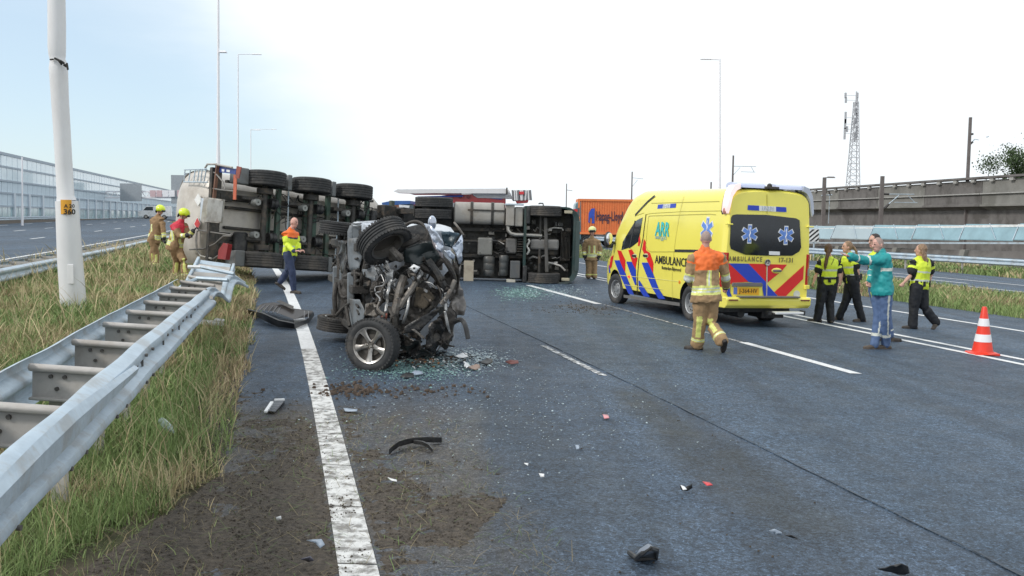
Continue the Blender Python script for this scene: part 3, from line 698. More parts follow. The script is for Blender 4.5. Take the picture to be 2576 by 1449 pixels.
for zi, z in enumerate(ZR):
    m = MB(); 
    for a, b in ((WL[0],WL[1]),(WL[1],WL[2])): m.beam(Vector((a.x,a.y,z))-bo, Vector((b.x,b.y,z))-bo, .26, .17 if zi else .26)
    m.build('rail', frm, bw)
m = MB()
for a, b in ((WL[0],WL[1]),(WL[1],WL[2])): m.beam(Vector((a.x+.6,a.y,.75))-bo, Vector((b.x+.6,b.y,.75))-bo, .5, .8)
m.build('plinth', M('dark_plinth', (.16,.14,.12), .8), bw)
# sign gantry over the left carriageway
gt = empty('sign_gantry', WP(300,565,135), 0, 'pale lattice gantry with dark sign boards over the left carriageway', 'gantry'); go = Vector(gt.location)
def gp(px, py, Y=135): return WP(px, py, Y)-go
m = MB()
m.beam(gp(232,482), gp(480,482), .22, .22); m.beam(gp(232,497), gp(480,497), .22, .22)
for k in range(22):
    a = gp(232+k*11.3, 482 if k % 2 else 497); b = gp(232+(k+1)*11.3, 497 if k % 2 else 482); m.beam(a, b, .1, .1)
m.build('truss', mastf, gt)
for (a, b) in ((236,0),(462,0)):
    m = MB(); m.beam(gp(a,497), gp(a,566), .35, .35); m.build('leg', mastf, gt)
sgn = M('sign_back_grey', (.32,.35,.38), .6)
for (x0_,y0_,x1_,y1_) in ((305,462,358,506),(433,441,466,512),(466,436,486,505)):
    m = MB(); m.box((gp(x0_,y0_)+gp(x1_,y1_))/2+Vector((0,-.3,0)), ((x1_-x0_)/FP*135, .2, (y1_-y0_)/FP*135)); m.build('sign_board', sgn, gt)
for k, x_ in enumerate((384,400,416,432,452)):
    m = MB(); m.box(gp(x_+4,487)+Vector((0,-.5,0)), (.75,.2,.9)); m.build('lane_signal', M('signal_pinkish', (.62,.45,.47), .6) if k in (0,1,4) else mastf, gt)
# pale glasshouse roof frames beyond
# ============================================================ right: panel barrier, viaduct, poles
conc = M('concrete_dark', (.155,.145,.14), .85, 0, .2, 1.2, .2, 12, dirt=(.075,.068,.062), dscale=.5, damt=.7)
conc2 = M('concrete_mid', (.22,.215,.20), .85, 0, .18, .8, .15, 10, dirt=(.12,.115,.10), dscale=.35, damt=.6)
conc3 = M('concrete_pale', (.36,.355,.34), .85, 0, .12, 1)
W0, W1 = GP(2030,641), GP(2576,680); wd = (W0-W1).normalized(); wn = Vector((wd.y*-1, wd.x, 0)); wn = wn if wn.x < 0 else -wn
wn = Vector((-abs(wd.y), -abs(wd.x), 0)).normalized() if False else Vector((-wd.y, wd.x, 0))
if wn.dot(-W0) < 0: wn = -wn
pb = empty('panel_barrier', (W1.x, W1.y, 0), 0, 'low concrete barrier carrying slanted pale blue panels with a white top rail', 'barrier'); po_ = Vector(pb.location)
SP0 = W1-wd*14; LEN = 150
def zt(s): return 1.99-.018*(s-14)+.0 if s < 40 else 1.99-.018*26
bl1 = M('blue_panel', (.30,.41,.46), .22, .1, .10, .6, coat=.3); bl2 = M('blue_panel_deep', (.24,.38,.44), .22, .1, .2, .8, coat=.3); bl3 = M('grey_panel', (.36,.44,.48), .3, .1, .08, .6, coat=.2)
PL = 3.6
for k in range(int(LEN/PL)):
    a = SP0+wd*(k*PL+.03); b = SP0+wd*((k+1)*PL-.03); zk = zt(k*PL)
    q = MB(); up = -wn*.42+Vector((0,0,.86))
    A = Vector((a.x,a.y,zk-.93))+wn*.42-po_; B = Vector((b.x,b.y,zk-.93))+wn*.42-po_; sh = wd*.75*1; th = -Vector((0,0,.05))
    vs_ = [A, B, B+up+sh*0, A+up+sh*0]; q.add(vs_+[v+th for v in vs_], [(0,1,2,3),(7,6,5,4),(0,4,5,1),(1,5,6,2),(2,6,7,3),(3,7,4,0)])
    q.build('slanted_panel', (bl2 if k in (2,3,4,5,6) else bl3 if k % 3 == 1 else bl1), pb)
    q = MB(); q.beam(A+Vector((0,0,.02))+wn*.02, A+up+Vector((0,0,.02))+wn*.02, .05, .05); q.build('seam', galv, pb)
    if k < 26:
        q = MB(); q.beam(A+Vector((0,0,.03))+wd*1.1+wn*.03, A+up+Vector((0,0,.03))+wd*1.9+wn*.03, .035, .03); q.build('strut', galv, pb)
m = MB(); m.beam(Vector((SP0.x,SP0.y,zt(0)))-po_, SP0+wd*40+Vector((0,0,zt(40)))-po_-Vector((0,0,0)), .18, .13); m.beam(SP0+wd*40+Vector((0,0,zt(40)))-po_, SP0+wd*LEN+Vector((0,0,zt(40)))-po_, .18, .13); m.build('top_rail', white, pb)
m = MB(); m.beam(Vector((SP0.x,SP0.y,zt(0)-.95))-po_+wn*.45, SP0+wd*40+Vector((0,0,zt(40)-.95))-po_+wn*.45, .1, .1); m.build('lower_rail', galv, pb)
m = MB()
rings = []
for k in range(16):
    c = SP0+wd*(k*10)-po_; z0 = -.7; z1 = zt(k*10)-1.0
    rings.append([c+wn*.75+Vector((0,0,z0)), c+wn*.05+Vector((0,0,z1)), c-wn*.5+Vector((0,0,z1)), c-wn*.5+Vector((0,0,z0))])
m.loft(rings); m.build('concrete_base', conc, pb)
for k in range(24):
    c = SP0+wd*(2+k*5.2)-po_; q = MB(); z1 = zt(k*5.2)-1.0
    for w_ in (0,):
        P4 = [c+wn*.95+Vector((0,0,-.7)), c+wn*.40+Vector((0,0,z1)), c-wn*.2+Vector((0,0,z1)), c-wn*.2+Vector((0,0,-.7))]
        q.add(P4+[p+wd*.35 for p in P4], [(0,1,2,3),(7,6,5,4),(0,4,5,1),(1,5,6,2),(3,2,6,7)])
    q.build('buttress', conc2, pb)
# viaduct
vd = empty('viaduct', (40.25, 75, 0), 0, 'long grey concrete railway viaduct with a row of pale blocks under its coping', 'viaduct'); vo_ = Vector(vd.location)
VA = Vector((40.25,75,0)); vdir = Vector((-4.75,43,0)).normalized(); vnn = Vector((-vdir.y, vdir.x, 0)); VB = VA-vdir*30
NP = 24; SL = 9.0
sec = [(0.55,5.68),(.55,5.62),(.0,5.62),(0,4.52),(.16,4.52),(.16,4.40),(.04,4.38),(.02,3.62),(.22,3.60),(.22,3.42),(-.2,3.30),(-1.2,2.75),(-2.6,2.25),(-4.2,2.05),(-4.5,5.6)]
for k in range(NP):
    a = VB+vdir*(k*SL+.03)-vo_; b = VB+vdir*((k+1)*SL-.03)-vo_; q = MB()
    q.loft([[c+vnn*s+Vector((0,0,z)) for s, z in sec[2:]] for c in (a, b)]); q.build('deck_segment', conc2 if k % 2 else conc, vd)
    q = MB(); q.loft([[c+vnn*s+Vector((0,0,z)) for s, z in ((.30,5.74),(.30,5.92),(-.6,5.92),(-.6,5.74))] for c in (a, b)]); q.build('coping', conc, vd)
    q = MB(); q.loft([[c+vnn*s+Vector((0,0,z)) for s, z in ((.10,4.53),(.10,4.44),(-.1,4.44),(-.1,4.53))] for c in (a+vnn*.12, b+vnn*.12)]); q.build('ledge', conc3, vd)
q = MB(); q.beam(VB-vdir*2-vo_-vnn*.75+Vector((0,0,1.0)), VB+vdir*(NP*SL)-vo_-vnn*.75+Vector((0,0,1.0)), .4, 4.5); q.build('gap_wall', conc, vd)  # wall added to close the bright gap below the deck, in the soffit's place
q = MB(); q.box((0,0,0), (.22,.5,.26)); bmsh = q.mesh('coping_block', conc3)
for k in range(76):
    c = VB+vdir*(k*2.65)-vo_; o = obj('coping_block', bmsh, vd); o.location = c+vnn*.14+Vector((0,0,5.60)); o.rotation_euler.z = math.atan2(vnn.y, vnn.x)
for k in range(9):
    c = VB+vdir*(k*25)-vo_-vnn*2.4; q = MB(); q.box(c+Vector((0,0,.6)), (2.2,1.6,4.0)); q.build('pier', conc, vd, bevel=.08)
polem = M('catenary_steel', (.17,.15,.145), .7, .2, .15, 2)
insul = M('insulator', (.05,.045,.045), .5)
def cat_pole(label, px, yt, yb, Y, w, arms, lamp=None, grp='overhead-line poles of the railway'):
    b = WP(px, yb, Y); r = empty('catenary_pole', (b.x,b.y,gz(b.x)-.2 if Y < 100 or yb > 520 else b.z), 0, label, 'railway pole', grp); o = Vector(r.location)
    t = WP(px+ (yb-yt)*0, yt, Y)-o; t.x = t.x*.0+ (b.x-o.x); m = MB(); m.box((0,0,t.z/2), (w*.78,w*.7,t.z), taper=.8); m.build('pole', polem, r)
    for (p, q, rad) in arms:
        m = MB(); m.tube([WP(*p,Y)-o, WP(*q,Y)-o], rad, 6); m.build('bracket', galv if rad < .06 else insul, r)
    if lamp:
        m = MB(); m.tube([WP(*lamp[0],Y)-o, WP(*lamp[1],Y)-o], .03, 6); m.build('arm', polem, r)
        m = MB(); m.box(WP(*lamp[1],Y)-o, (.75,.25,.12), taper=.7); m.build('lamp_head', polem, r)
cat_pole('thick brown railway pole with a small lamp, behind the barrier right beside the ambulance', 2070, 447, 566, 82, .42, [((2066,492),(2093,490),.05),((2085,480),(2089,492),.07),((2087,490),(2084,562),.03)], ((2070,447),(2090,446)))
cat_pole('thick railway pole with a bracketed arm, above the paramedic', 2215, 443, 566, 78, .42, [((2222,488),(2236,488.5),.1),((2236,488.5),(2300,488.8),.04),((2224,525),(2236,513),.1),((2236,513),(2262,491),.045),((2250,509),(2308,510),.03),((2285,493),(2302,510),.03)])
cat_pole('dark railway pole standing on the viaduct at the right', 2434, 295, 452, 84, .34, [((2440,338),(2448,337),.1),((2440,363),(2452,350),.05),((2452,350),(2462,352),.03),((2440,363),(2447,357),.09),((2482,345),(2487,343),.05)])
cat_pole('thin railway pole with arms above the front of the ambulance roof', 1841, 391, 520, 150, .36, [((1843,418),(1902,419),.05),((1843,442),(1862,421),.05),((1864,432),(1900,433),.04),((1890,420),(1897,433),.04)])
cat_pole('small railway pole above the orange container', 1588, 432, 540, 190, .36, [((1590,447),(1618,450),.05),((1590,470),(1604,452),.05)])
cat_pole('tiny distant railway pole right of the overturned cab', 1424, 462, 545, 250, .36, [((1426,478),(1440,480),.06)])
cat_pole('short dark railway pole tip behind the ambulance roof', 1787, 458, 530, 170, .36, [])
# lattice tower
tb = WP(2142,560,200); tb.z = -.8; tw_ = empty('lattice_tower', tb, 0, 'tall lattice telecom tower with antenna panels beyond the viaduct', 'tower'); th = WP(2142,230,200).z-tb.z
lat = M('lattice_steel', (.46,.47,.50), .6, .2)
m = MB(); hw = lambda z: 1.5*(1-z/th)**1.1*.8+.32
for sx, sy in ((-1,-1),(1,-1),(1,1),(-1,1)):
    m.tube([(sx*hw(z), sy*hw(z), z) for z in np.linspace(0, th*.93, 12)], .09, 5)
m.build('legs', lat, tw_); m = MB(); z = 0; k = 0
while z < th*.9:
    z2 = z+1.25
    for i in range(4):
        s = [(-1,-1),(1,-1),(1,1),(-1,1)]; a = s[i]; b = s[(i+1) % 4]
        m.beam((a[0]*hw(z),a[1]*hw(z),z), (b[0]*hw(z2),b[1]*hw(z2),z2), .07, .07); m.beam((a[0]*hw(z2),a[1]*hw(z2),z2), (b[0]*hw(z2),b[1]*hw(z2),z2), .07, .07)
    z = z2
m.build('bracing', lat, tw_)
m = MB(); m.cyl((0,0,th*.9), (0,0,th), .16, 8); m.build('mast_top', lat, tw_)
for (px, py, hh) in [(2127,240,1.1),(2128,252,1.1),(2157,240,1.1),(2156,252,1.0),(2127,296,2.4),(2126,312,2.0),(2155,298,2.2),(2153,280,1.4),(2125,336,2.4),(2155,332,2.6),(2150,345,2),(2131,325,1.2),(2149,310,2.2)]:
    c = WP(px, py, 200)-tb; q = MB(); q.box(c, (.38,.3,hh)); q.beam(c, (0, 0, c.z), .07, .07); q.build('antenna', lat, tw_)
# chevron sign
cb = GP(2046,655); cs = empty('chevron_sign', cb, 0, 'square black and white diagonally striped sign on a post right of the ambulance', 'road sign'); Yc = cb.y
m = MB(); m.tube([(0,0,0), (0,0,WP(2046,575,Yc).z-cb.z)], .045, 8); m.build('post', galv, cs)
c = WP(2046,592,Yc)-cb; s_ = 16/FP*Yc; q = MB(); q.box(c+Vector((0,-.07,0)), (2*s_*.82,.03,2*s_)); q.build('sign_plate', white, cs)
blk = M('sign_black', (.02,.02,.022), .5)
for k in range(-2, 2):
    P4 = []; 
    poly = [(-s_*.8, -s_*.95+s_*k*.72+s_*.35), (s_*.8, s_*.55+s_*k*.72+s_*.25), (s_*.8, s_*.55+s_*k*.72+s_*.57), (-s_*.8, -s_*.95+s_*k*.72+s_*.67)]
    def clipz(p, lim, sgn):
        out = []
        for i in range(len(p)):
            a, b = p[i], p[(i+1) % len(p)]; ia = (a[1]*sgn <= lim); ib = (b[1]*sgn <= lim)
            if ia: out.append(a)
            if ia != ib: t = (lim*sgn-a[1])/(b[1]-a[1]); out.append((a[0]+(b[0]-a[0])*t, lim*sgn))
        return out
    pl = clipz(clipz(poly, s_*.93, 1), s_*.93, -1)
    if len(pl) >= 3:
        q = MB(); q.prism([(c.x+u, c.z+v) for u, v in pl], c.y-.089, c.y-.094); q.build('stripe', blk, cs)
# tree top at the right edge, beyond the viaduct
tb = Vector((58,96,-.9)); tr = empty('tree', tb, 0, 'dark leafy tree top showing over the viaduct at the right edge', 'tree')
bark = M('bark', (.09,.07,.05), .9); q = MB(); q.tube([(0,0,0),(.1,0,3),(-.1,.1,6.2)], [.3,.24,.1], 8)
for k in range(7): a = k*.9; q.tube([(0,0,3.4+k*.35), (1.6*math.cos(a),1.6*math.sin(a),5.4+k*.35)], [.09,.03], 5)
q.build('trunk', bark, tr)
leaf = M('leaf', (.05,.085,.03), .7, 0, .5, 2); q = MB()
for k in range(16000):
    cl = rnd.randrange(26); rr_ = random.Random(cl*7+1); cx, cy, cz = rr_.gauss(0,1.7), rr_.gauss(0,1.4), 5.4+rr_.gauss(0,1.25)
    p = Vector((cx+rnd.gauss(0,.62), cy+rnd.gauss(0,.6), cz+rnd.gauss(0,.5))); s = .07+.06*rnd.random()
    a = Vector((rnd.gauss(0,1),rnd.gauss(0,1),rnd.gauss(0,1))).normalized()*s; b = a.cross(Vector((rnd.gauss(0,1),rnd.gauss(0,1),rnd.gauss(0,1)))).normalized()*s*.7
    q.add([p-a, p+b, p+a, p-b], [(0,1,2,3)])
q.build('crown', leaf, tr, fix=False)
tr.location = (WP(2592,430,96).x, 96, WP(2568,437,96).z-7.0)
# ============================================================ vehicles
def tyre_prof(R, Wd, rim, ribs=4):
    h = Wd/2; p = [(-h*.72, rim), (-h*.98, rim+(R-rim)*.35), (-h, rim+(R-rim)*.6), (-h*.93, R-.03), (-h*.82, R-.004)]
    n = ribs
    for i in range(n):
        a = -h*.82+(2*h*.82)*i/n; b = -h*.82+(2*h*.82)*(i+1)/n; gq = .012
        if i: p += [(a+gq*.4, R-.014), (a+gq, R)]
        if i < n-1: p += [(b-gq, R), (b-gq*.4, R-.014)]
    p += [(h*.82, R-.004), (h*.93, R-.03), (h, rim+(R-rim)*.6), (h*.98, rim+(R-rim)*.35), (h*.72, rim)]
    return p
def truck_wheel(parent, c, R=.53, Wd=.385, mat=rubber, rimm=alu, side=1, dual=False):
    m = MB(); m.lathe(tyre_prof(R, Wd, R*.56, 5), 44); t = m.build('tyre', mat, parent, smooth=True, loc=c)
    q = MB(); r = R*.56; s = side
    q.lathe([(-Wd*.36*s, r), (Wd*.36*s, r), (Wd*.30*s, r*.93), (-Wd*.05*s, r*.85), (-.02*s, r*.5), (Wd*.25*s, r*.42), (Wd*.28*s, .01)], 28)
    for k in range(10): a = k*PI/5; q.cyl((r*.62*math.cos(a), -.03*s, r*.62*math.sin(a)), (r*.62*math.cos(a), .03*s+.02, r*.62*math.sin(a)), .018, 6)
    q.build('rim', rimm, t, smooth=True); return t
# ------------------------------------------------------------ tank trailer lying on its side
def side_matrix(loc, d, roll=0.0, pitch=0.0, away=None):
    d = Vector((d[0], d[1], math.tan(-pitch))).normalized(); aw = Vector(away)
    z = aw*math.cos(roll)+Vector((0,0,-math.sin(roll))); z = (z-d*z.dot(d)).normalized(); y = z.cross(d)
    m = Matrix((d, y, z)).transposed().to_4x4(); m.translation = loc; return m
TD = Vector((.665,.747,0)).normalized(); TAW = Vector((-TD.y, TD.x, 0))
TL = Vector((-5.12, 25.6, 0)); TL.z = gz(TL.x)+1.56
trl = empty('tank_trailer', mat=side_matrix(TL, TD, math.radians(1.5), math.radians(4.8), TAW), label='cream tank trailer lying on its side, its six-wheeled underside facing the camera', cat='tank trailer')
DS = dict()
for i, x in enumerate((-1.46, 0, 1.46)):
    for s in (-1, 1):
        truck_wheel(trl, (x, s*1.05, .53), .535, .40, rubberw if s > 0 else rubber, alu, -s)
    m = MB(); m.cyl((x, -.95, .53), (x, .95, .53), .075, 12); m.build('axle', darkst, trl, smooth=True)
    for s in (-1, 1):
        m = MB(); m.cyl((x, s*.80, .53), (x, s*.66, .53), .21, 20); m.build('brake_drum', darkst, trl, smooth=True)
        m = MB(); m.lathe([(-.02,.02),(-.02,.13),(.05,.145),(.09,.12),(.14,.145),(.20,.13),(.21,.02)], 16, 'x', (x+.26, s*.45, .66)); m.build('air_spring', blackp, trl, smooth=True)
        m = MB(); m.beam((x-.55, s*.52, .72), (x+.05, s*.52, .52), .09, .10); m.build('trailing_arm', darkst, trl, bevel=.01)
        m = MB(); m.lathe([(-.12,.02),(-.12,.085),(-.02,.095),(.0,.075),(.09,.085),(.12,.02)], 14, 'z', (x-.28, s*.42, .50)); m.build('brake_chamber', M('brake_can', (.30,.31,.30), .5, .3, dirt=(.1,.09,.07)), trl, smooth=True)
for s in (-.52, .52):
    m = MB(); m.box((.9, s, .93), (6.8, .14, .03)); m.box((.9, s, 1.07), (6.8, .02, .26)); m.box((.9, s, 1.20), (6.8, .14, .02)); m.build('chassis_rail', darkst, trl)
for x in (-.80, .38, .84, 1.9, 2.25, 3.2):
    m = MB(); m.box((x, 0, .88), (.13, 2.0, .12)); m.build('cross_member', green, trl, bevel=.012)
for x in (-1.12, .18, 1.66):
    m = MB(); m.box((x, 0, .97), (.20, 1.75, .05)); m.box((x-.1, 0, .93), (.02, 1.75, .10)); m.box((x+.1, 0, .93), (.02, 1.75, .10)); m.build('cross_member', green, trl)
for (x, y0_, y1_) in ((-.62,-1.0,1.0),(1.05,-1.0,1.0)):
    m = MB(); m.tube([(x, y0_, .70), (x+.02, 0, .68), (x, y1_, .72)], .02, 6); m.build('stay_rod', galv, trl)
for s in (-1, 1):   # mudguards
    for (xa, xb) in ((-2.28,-1.98),(-.80,-.66),(.66,.80),(1.98,2.10)):
        m = MB(); m.box(((xa+xb)/2, s*1.05, .72), (abs(xb-xa), .42, .50), taper=.8); m.build('mudguard', M('mudguard_grey', (.16,.17,.175), .5, dirt=(.09,.08,.07)), trl, bevel=.03)
for k in range(26):     # brake hoses and cables looping across the frame
    x = -1.9+rnd.random()*4.2; y = rnd.uniform(-.9,.9); P3 = [Vector((x+.25*j*rnd.uniform(.4,1), y+rnd.uniform(-.22,.22), .62+rnd.uniform(0,.25))) for j in range(5)]
    Q = []
    for j in range(4):
        for t in (0,.25,.5,.75):
            a, b, c_, d_ = P3[max(j-1,0)], P3[j], P3[j+1], P3[min(j+2,4)]
            Q.append(.5*((2*b)+(c_-a)*t+(2*a-5*b+4*c_-d_)*t*t+(3*b-a-3*c_+d_)*t**3))
    m = MB(); m.tube(Q, rnd.choice((.010,.012,.018)), 6); m.build('hose', blackp if k % 3 else darkst, trl, smooth=True)
for (x, y, z, r, l) in ((-1.95,.62,.80,.19,.5),(2.45,-.35,.85,.14,.55),(2.9,.5,.8,.15,.7)):
    m = MB(); m.lathe([(-l/2,.02),(-l/2,r*.8),(-l/2+.04,r),(l/2-.04,r),(l/2,r*.8),(l/2,.02)], 20, 'y', (x,y,z)); m.build('air_tank', blackp, trl, smooth=True)
def sring(x, hy, hz, cz, n=48, e=2.9, cy=0):
    out = []
    for k in range(n):
        t = 2*PI*k/n; c, s = math.cos(t), math.sin(t)
        out.append((x, cy+hy*math.copysign(abs(c)**(2/e), c), cz+hz*math.copysign(abs(s)**(2/e), s)))
    return out
m = MB(); TX = -2.42; prof = [(-.26,.12),(-.25,.45),(-.20,.72),(-.12,.88),(-.05,.96),(0,1)]
m.loft([sring(TX+a, 1.22*k, .98*k, 2.16, e=2.9-.5*(1-k)) for a, k in prof]+[sring(x, 1.22, .98, 2.16) for x in (-1,1,3.0)]+[sring(3.2, 1.1, .88, 2.16)])
m.build('tank', cream, trl, smooth=True)
for x in (TX, -.2, 2.0):
    m = MB(); m.loft([sring(x-.035, 1.235, .995, 2.16), sring(x+.035, 1.235, .995, 2.16)], cap=False); m.build('tank_band', alu, trl, smooth=True)
for s in (-.93, .93, -.26, .26):
    m = MB(); m.box((.2, s, 1.12), (4.9, .07, .12)); m.build('side_rail', darkst, trl, bevel=.01)
for x, w_ in ((3.1,.5),(3.9,.6),(4.7,.8)):
    m = MB(); m.box((x, -.1, .98), (w_, 1.5, .35)); m.build('landing_gear_box', darkst if x != 3.9 else blackp, trl, bevel=.03)
for y_ in (-.7, .7):
    m = MB(); m.box((3.5, y_, .55), (.14, .14, 1.0)); m.box((3.5, y_, .06), (.3,.3,.05)); m.build('landing_leg', darkst, trl)
m = MB(); m.box((.4, 0, 1.24), (5.2, 1.5, .04)); m.build('belly_plate', cream, trl)
# rear end fittings; rear-face coordinates from the picture
def RF(px, py, xl=TX-.28):       # ray -> plane x = xl of the trailer
    mw = trl.matrix_world if False else side_matrix(TL, TD, math.radians(1.5), math.radians(4.8), TAW); inv = mw.inverted()
    o = inv @ Vector((0,0,CAMH)); d = (inv.to_3x3() @ ray(px, py)); t = (xl-o.x)/d.x; return o+d*t
def c2(cx, cy): return ((620+cx/2.786)/1.4907, (580+cy/2.786)/1.4907)
def rpoly(pts, name, mat, thick=.012, xl=TX-.28, dup=None):
    P = [RF(*c2(*p), xl) for p in pts]; m = MB(); m.prism([(p.y, p.z) for p in P], xl, xl-thick, 'yz'); return m.build(name, mat, trl)
bl = M('blue_plate', (.03,.06,.24), .4); redf = M('red_plate', (.55,.03,.03), .4); wplate = M('white_plate', (.74,.74,.74), .45)
rpoly([(528,112),(745,150),(738,205),(522,178)], 'blue_plate', bl, .02, TX-.22)
for q in (((590,150),(618,152),(616,178),(592,176)),((640,156),(676,160),(674,184),(642,180))): rpoly(q, 'plate_mark', wplate, .006, TX-.242)
rpoly([(215,465),(276,470),(262,590),(208,560)], 'blue_label', bl, .006, TX-.16)
rpoly([(345,405),(384,470),(345,540),(306,470)], 'white_diamond', wplate, .01, TX-.29)
rpoly([(335,650),(372,722),(335,792),(298,722)], 'diamond_backing', wplate, .006, TX-.285)
rpoly([(335,660),(366,722),(335,782),(304,722)], 'red_diamond', redf, .006, TX-.292)
rpoly([(440,445),(625,470),(598,718),(405,700)], 'cabinet', alu, .10, TX-.27)
rpoly([(455,462),(610,484),(588,704),(432,690)], 'cabinet_door', M('cabinet_grey', (.30,.30,.29), .5, .2, .15, 5, dirt=(.16,.14,.12)), .02, TX-.372)
rpoly([(376,455),(440,460),(430,700),(370,690)], 'data_plate', M('pale_blue_plate', (.50,.55,.62), .4), .02, TX-.28)
rpoly([(720,210),(752,215),(742,470),(714,470)], 'reflector_strip', M('orange_strip', (.5,.11,.05), .5, 0, .2), .02, TX-.32)
rpoly([(752,120),(800,130),(775,250),(740,245)], 'marker_board', M('brown_red_board', (.26,.07,.05), .6, 0, .3), .02, TX-.34)
m = MB(); a, b = RF(*c2(825,100), TX-.1), RF(*c2(700,900), TX-.1); m.beam((TX-.2,-1.22,1.0), (TX-.2,1.2,1.0), .12, .30, (1,0,0)); m.build('rear_bumper', darkst, trl, bevel=.02)
m = MB(); m.beam((TX-.28,-1.3,.80), (TX-.28,-.4,.90), .05, .08, (1,0,0)); m.build('light_bar', M('rusty_bar', (.18,.09,.06), .7, 0, .3), trl)
for (pts, r) in (([(330,790),(322,900),(330,1000),(372,1058),(480,1085)],.026),([(330,800),(350,790),(690,842)],.02),([(255,990),(400,985),(520,930),(610,850),(680,850)],.022),([(450,345),(560,365),(700,380),(740,388)],.02),([(420,160),(520,190),(600,280),(625,360)],.02),([(415,140),(440,100),(520,100),(700,135)],.026),([(640,930),(560,1050),(500,1090)],.02)):
    Q = [RF(*c2(*p), TX-.30) for p in pts]; m = MB(); m.tube(Q, r, 8); m.build('pipe', alu if r > .023 else M('grey_pipe', (.20,.19,.18), .5, .3), trl, smooth=True)
m = MB()   # roof ladder
for pts in ([(200,158),(430,150)],[(190,285),(445,288)],[(205,158),(195,290)],[(430,150),(400,300)],[(262,160),(243,285)],[(312,158),(296,285)],[(352,160),(336,288)],[(386,158),(368,288)]):
    m.tube([RF(*c2(*p), TX-.33) for p in pts], .018, 6)
m.build('ladder', galv, trl)
rpoly([(650,925),(700,940),(672,1100),(590,1090),(600,1000)], 'tail_lamp_housing', M('dark_red_lamp', (.25,.02,.02), .3), .12, TX-.2)
for s in (-1, 1):
    m = MB(); m.box((TX+.05, s*.55, 1.08), (.4, .3, .3)); m.build('bracket', darkst, trl)

# ------------------------------------------------------------ tractor on its side
KD = Vector((1,.03,0)).normalized(); KA = Vector((-KD.y, KD.x, 0))
KL = GP(1400,713); KL = Vector((-.55, 27.75, 0)); KL.z = gz(KL.x)+1.235
trk = empty('truck_tractor', mat=side_matrix(KL, KD, 0.0, math.radians(.8), KA), label='dark green truck tractor lying on its side, fuel tanks and underside facing the camera', cat='truck')
def T(cx, cy, z=0): return Vector(((cx-1180)/386, (cy-675)/393, z))
def tbox(name, x0_, y0_, x1_, y1_, z0_, z1_, mat, bevel=.02, smooth=False):
    a = T(x0_, y0_); b = T(x1_, y1_); m = MB(); m.box(((a.x+b.x)/2, (a.y+b.y)/2, (z0_+z1_)/2), (abs(b.x-a.x), abs(b.y-a.y), z1_-z0_)); return m.build(name, mat, trk, bevel=bevel)
for (ya, yb) in ((200,318),(332,455)):                  # twin rear wheels
    c = T(490, (ya+yb)/2); m = MB(); truck_wheel(trk, (c.x, c.y, .53), .55, .30, rubber, alu, 1)
for (ya, yb) in ((900,1010),(1025,1140)):
    c = T(490, (ya+yb)/2); truck_wheel(trk, (c.x, c.y, .53), .55, .30, rubber, alu, -1)
m = MB(); c = T(490,0); m.cyl((c.x,-1.0,.53), (c.x,1.0,.53), .09, 12); m.sphere((c.x,0,.55), .27, 16, 10); m.build('rear_axle', darkst, trk, smooth=True)
for (ya, yb, s) in ((270,380,1),(1040,1160,-1)):
    c = T(1762, (ya+yb)/2); truck_wheel(trk, (c.x, c.y, .53), .50, .31, rubberw, alu, s)
def rtank(name, x0_, x1_, y0_, y1_, z0_, z1_, mat, e=4):
    a = T(x0_, y0_); b = T(x1_, y1_); hy = (b.y-a.y)/2; hz = (z1_-z0_)/2; m = MB()
    m.loft([sring(x, hy*k, hz*k, (z0_+z1_)/2, 28, e, (a.y+b.y)/2) for x, k in ((a.x,.9),(a.x+.03,1),(b.x-.03,1),(b.x,.9))]); return m.build(name, mat, trk, smooth=True)
tankm = M('fuel_tank', (.40,.375,.345), .42, .3, .1, 4, .08, 14, dirt=(.27,.24,.2), dscale=2, damt=.6)
ft = rtank('fuel_tank', 725, 1300, 245, 500, .38, 1.0, tankm)
for x in (925, 1160): 
    a = T(x, 245); m = MB(); m.loft([sring(a.x+dx, .345, .325, .69, 28, 4, (T(0,245).y+T(0,500).y)/2) for dx in (-.04,.04)]); m.build('tank_strap', darkst, trk, smooth=True)
m = MB(); m.beam(T(880,335,.36), T(1300,338,.36), .05, .02, (0,0,1)); m.build('tank_strap', darkst, trk)
tbox('exhaust_box', 1312, 262, 1410, 508, .35, 1.0, tankm, .03); tbox('exhaust_box', 1414, 285, 1510, 512, .42, 1.0, tankm, .03); tbox('heat_shield', 1300, 250, 1512, 270, .30, .5, galv, .01)
m = MB(); m.tube([T(1340,505,.5), T(1345,560,.48), T(1375,595,.47), T(1430,608,.47), T(1600,608,.47), T(1730,612,.5)], .06, 12); m.build('exhaust_pipe', M('pipe_steel', (.42,.40,.37), .35, .7, dirt=(.2,.16,.12)), trk, smooth=True)
for y in (560, 870):
    m = MB(); a = T(280, y); b = T(2080, y); m.box(((a.x+b.x)/2, a.y, .90), (b.x-a.x, .10, .03)); m.box(((a.x+b.x)/2, a.y, 1.03), (b.x-a.x, .02, .26)); m.build('chassis_rail', darkst, trk)
m = MB(); c = T(1715, 720); m.cyl(T(1712,395,.5), T(1712,1040,.5), .045, 10); m.build('front_axle', darkst, trk, smooth=True)
m = MB(); m.beam(T(1765,400,.46), T(1800,1035,.46), .10, .08); m.build('front_axle_beam', M('axle_grey', (.12,.115,.11), .6, .3, dirt=(.06,.05,.04)), trk, bevel=.02)
m = MB(); m.tube([T(1800,560,.55), T(1815,530,.55), T(1870,515,.55), T(1960,520,.55), T(1975,545,.55)], .022, 8); m.build('stabiliser_bar', alu, trk)
m = MB(); m.tube([T(1800,920,.55), T(1880,935,.55), T(1960,960,.5), T(2010,1010,.5)], .03, 8); m.build('drag_link', galvin, trk)
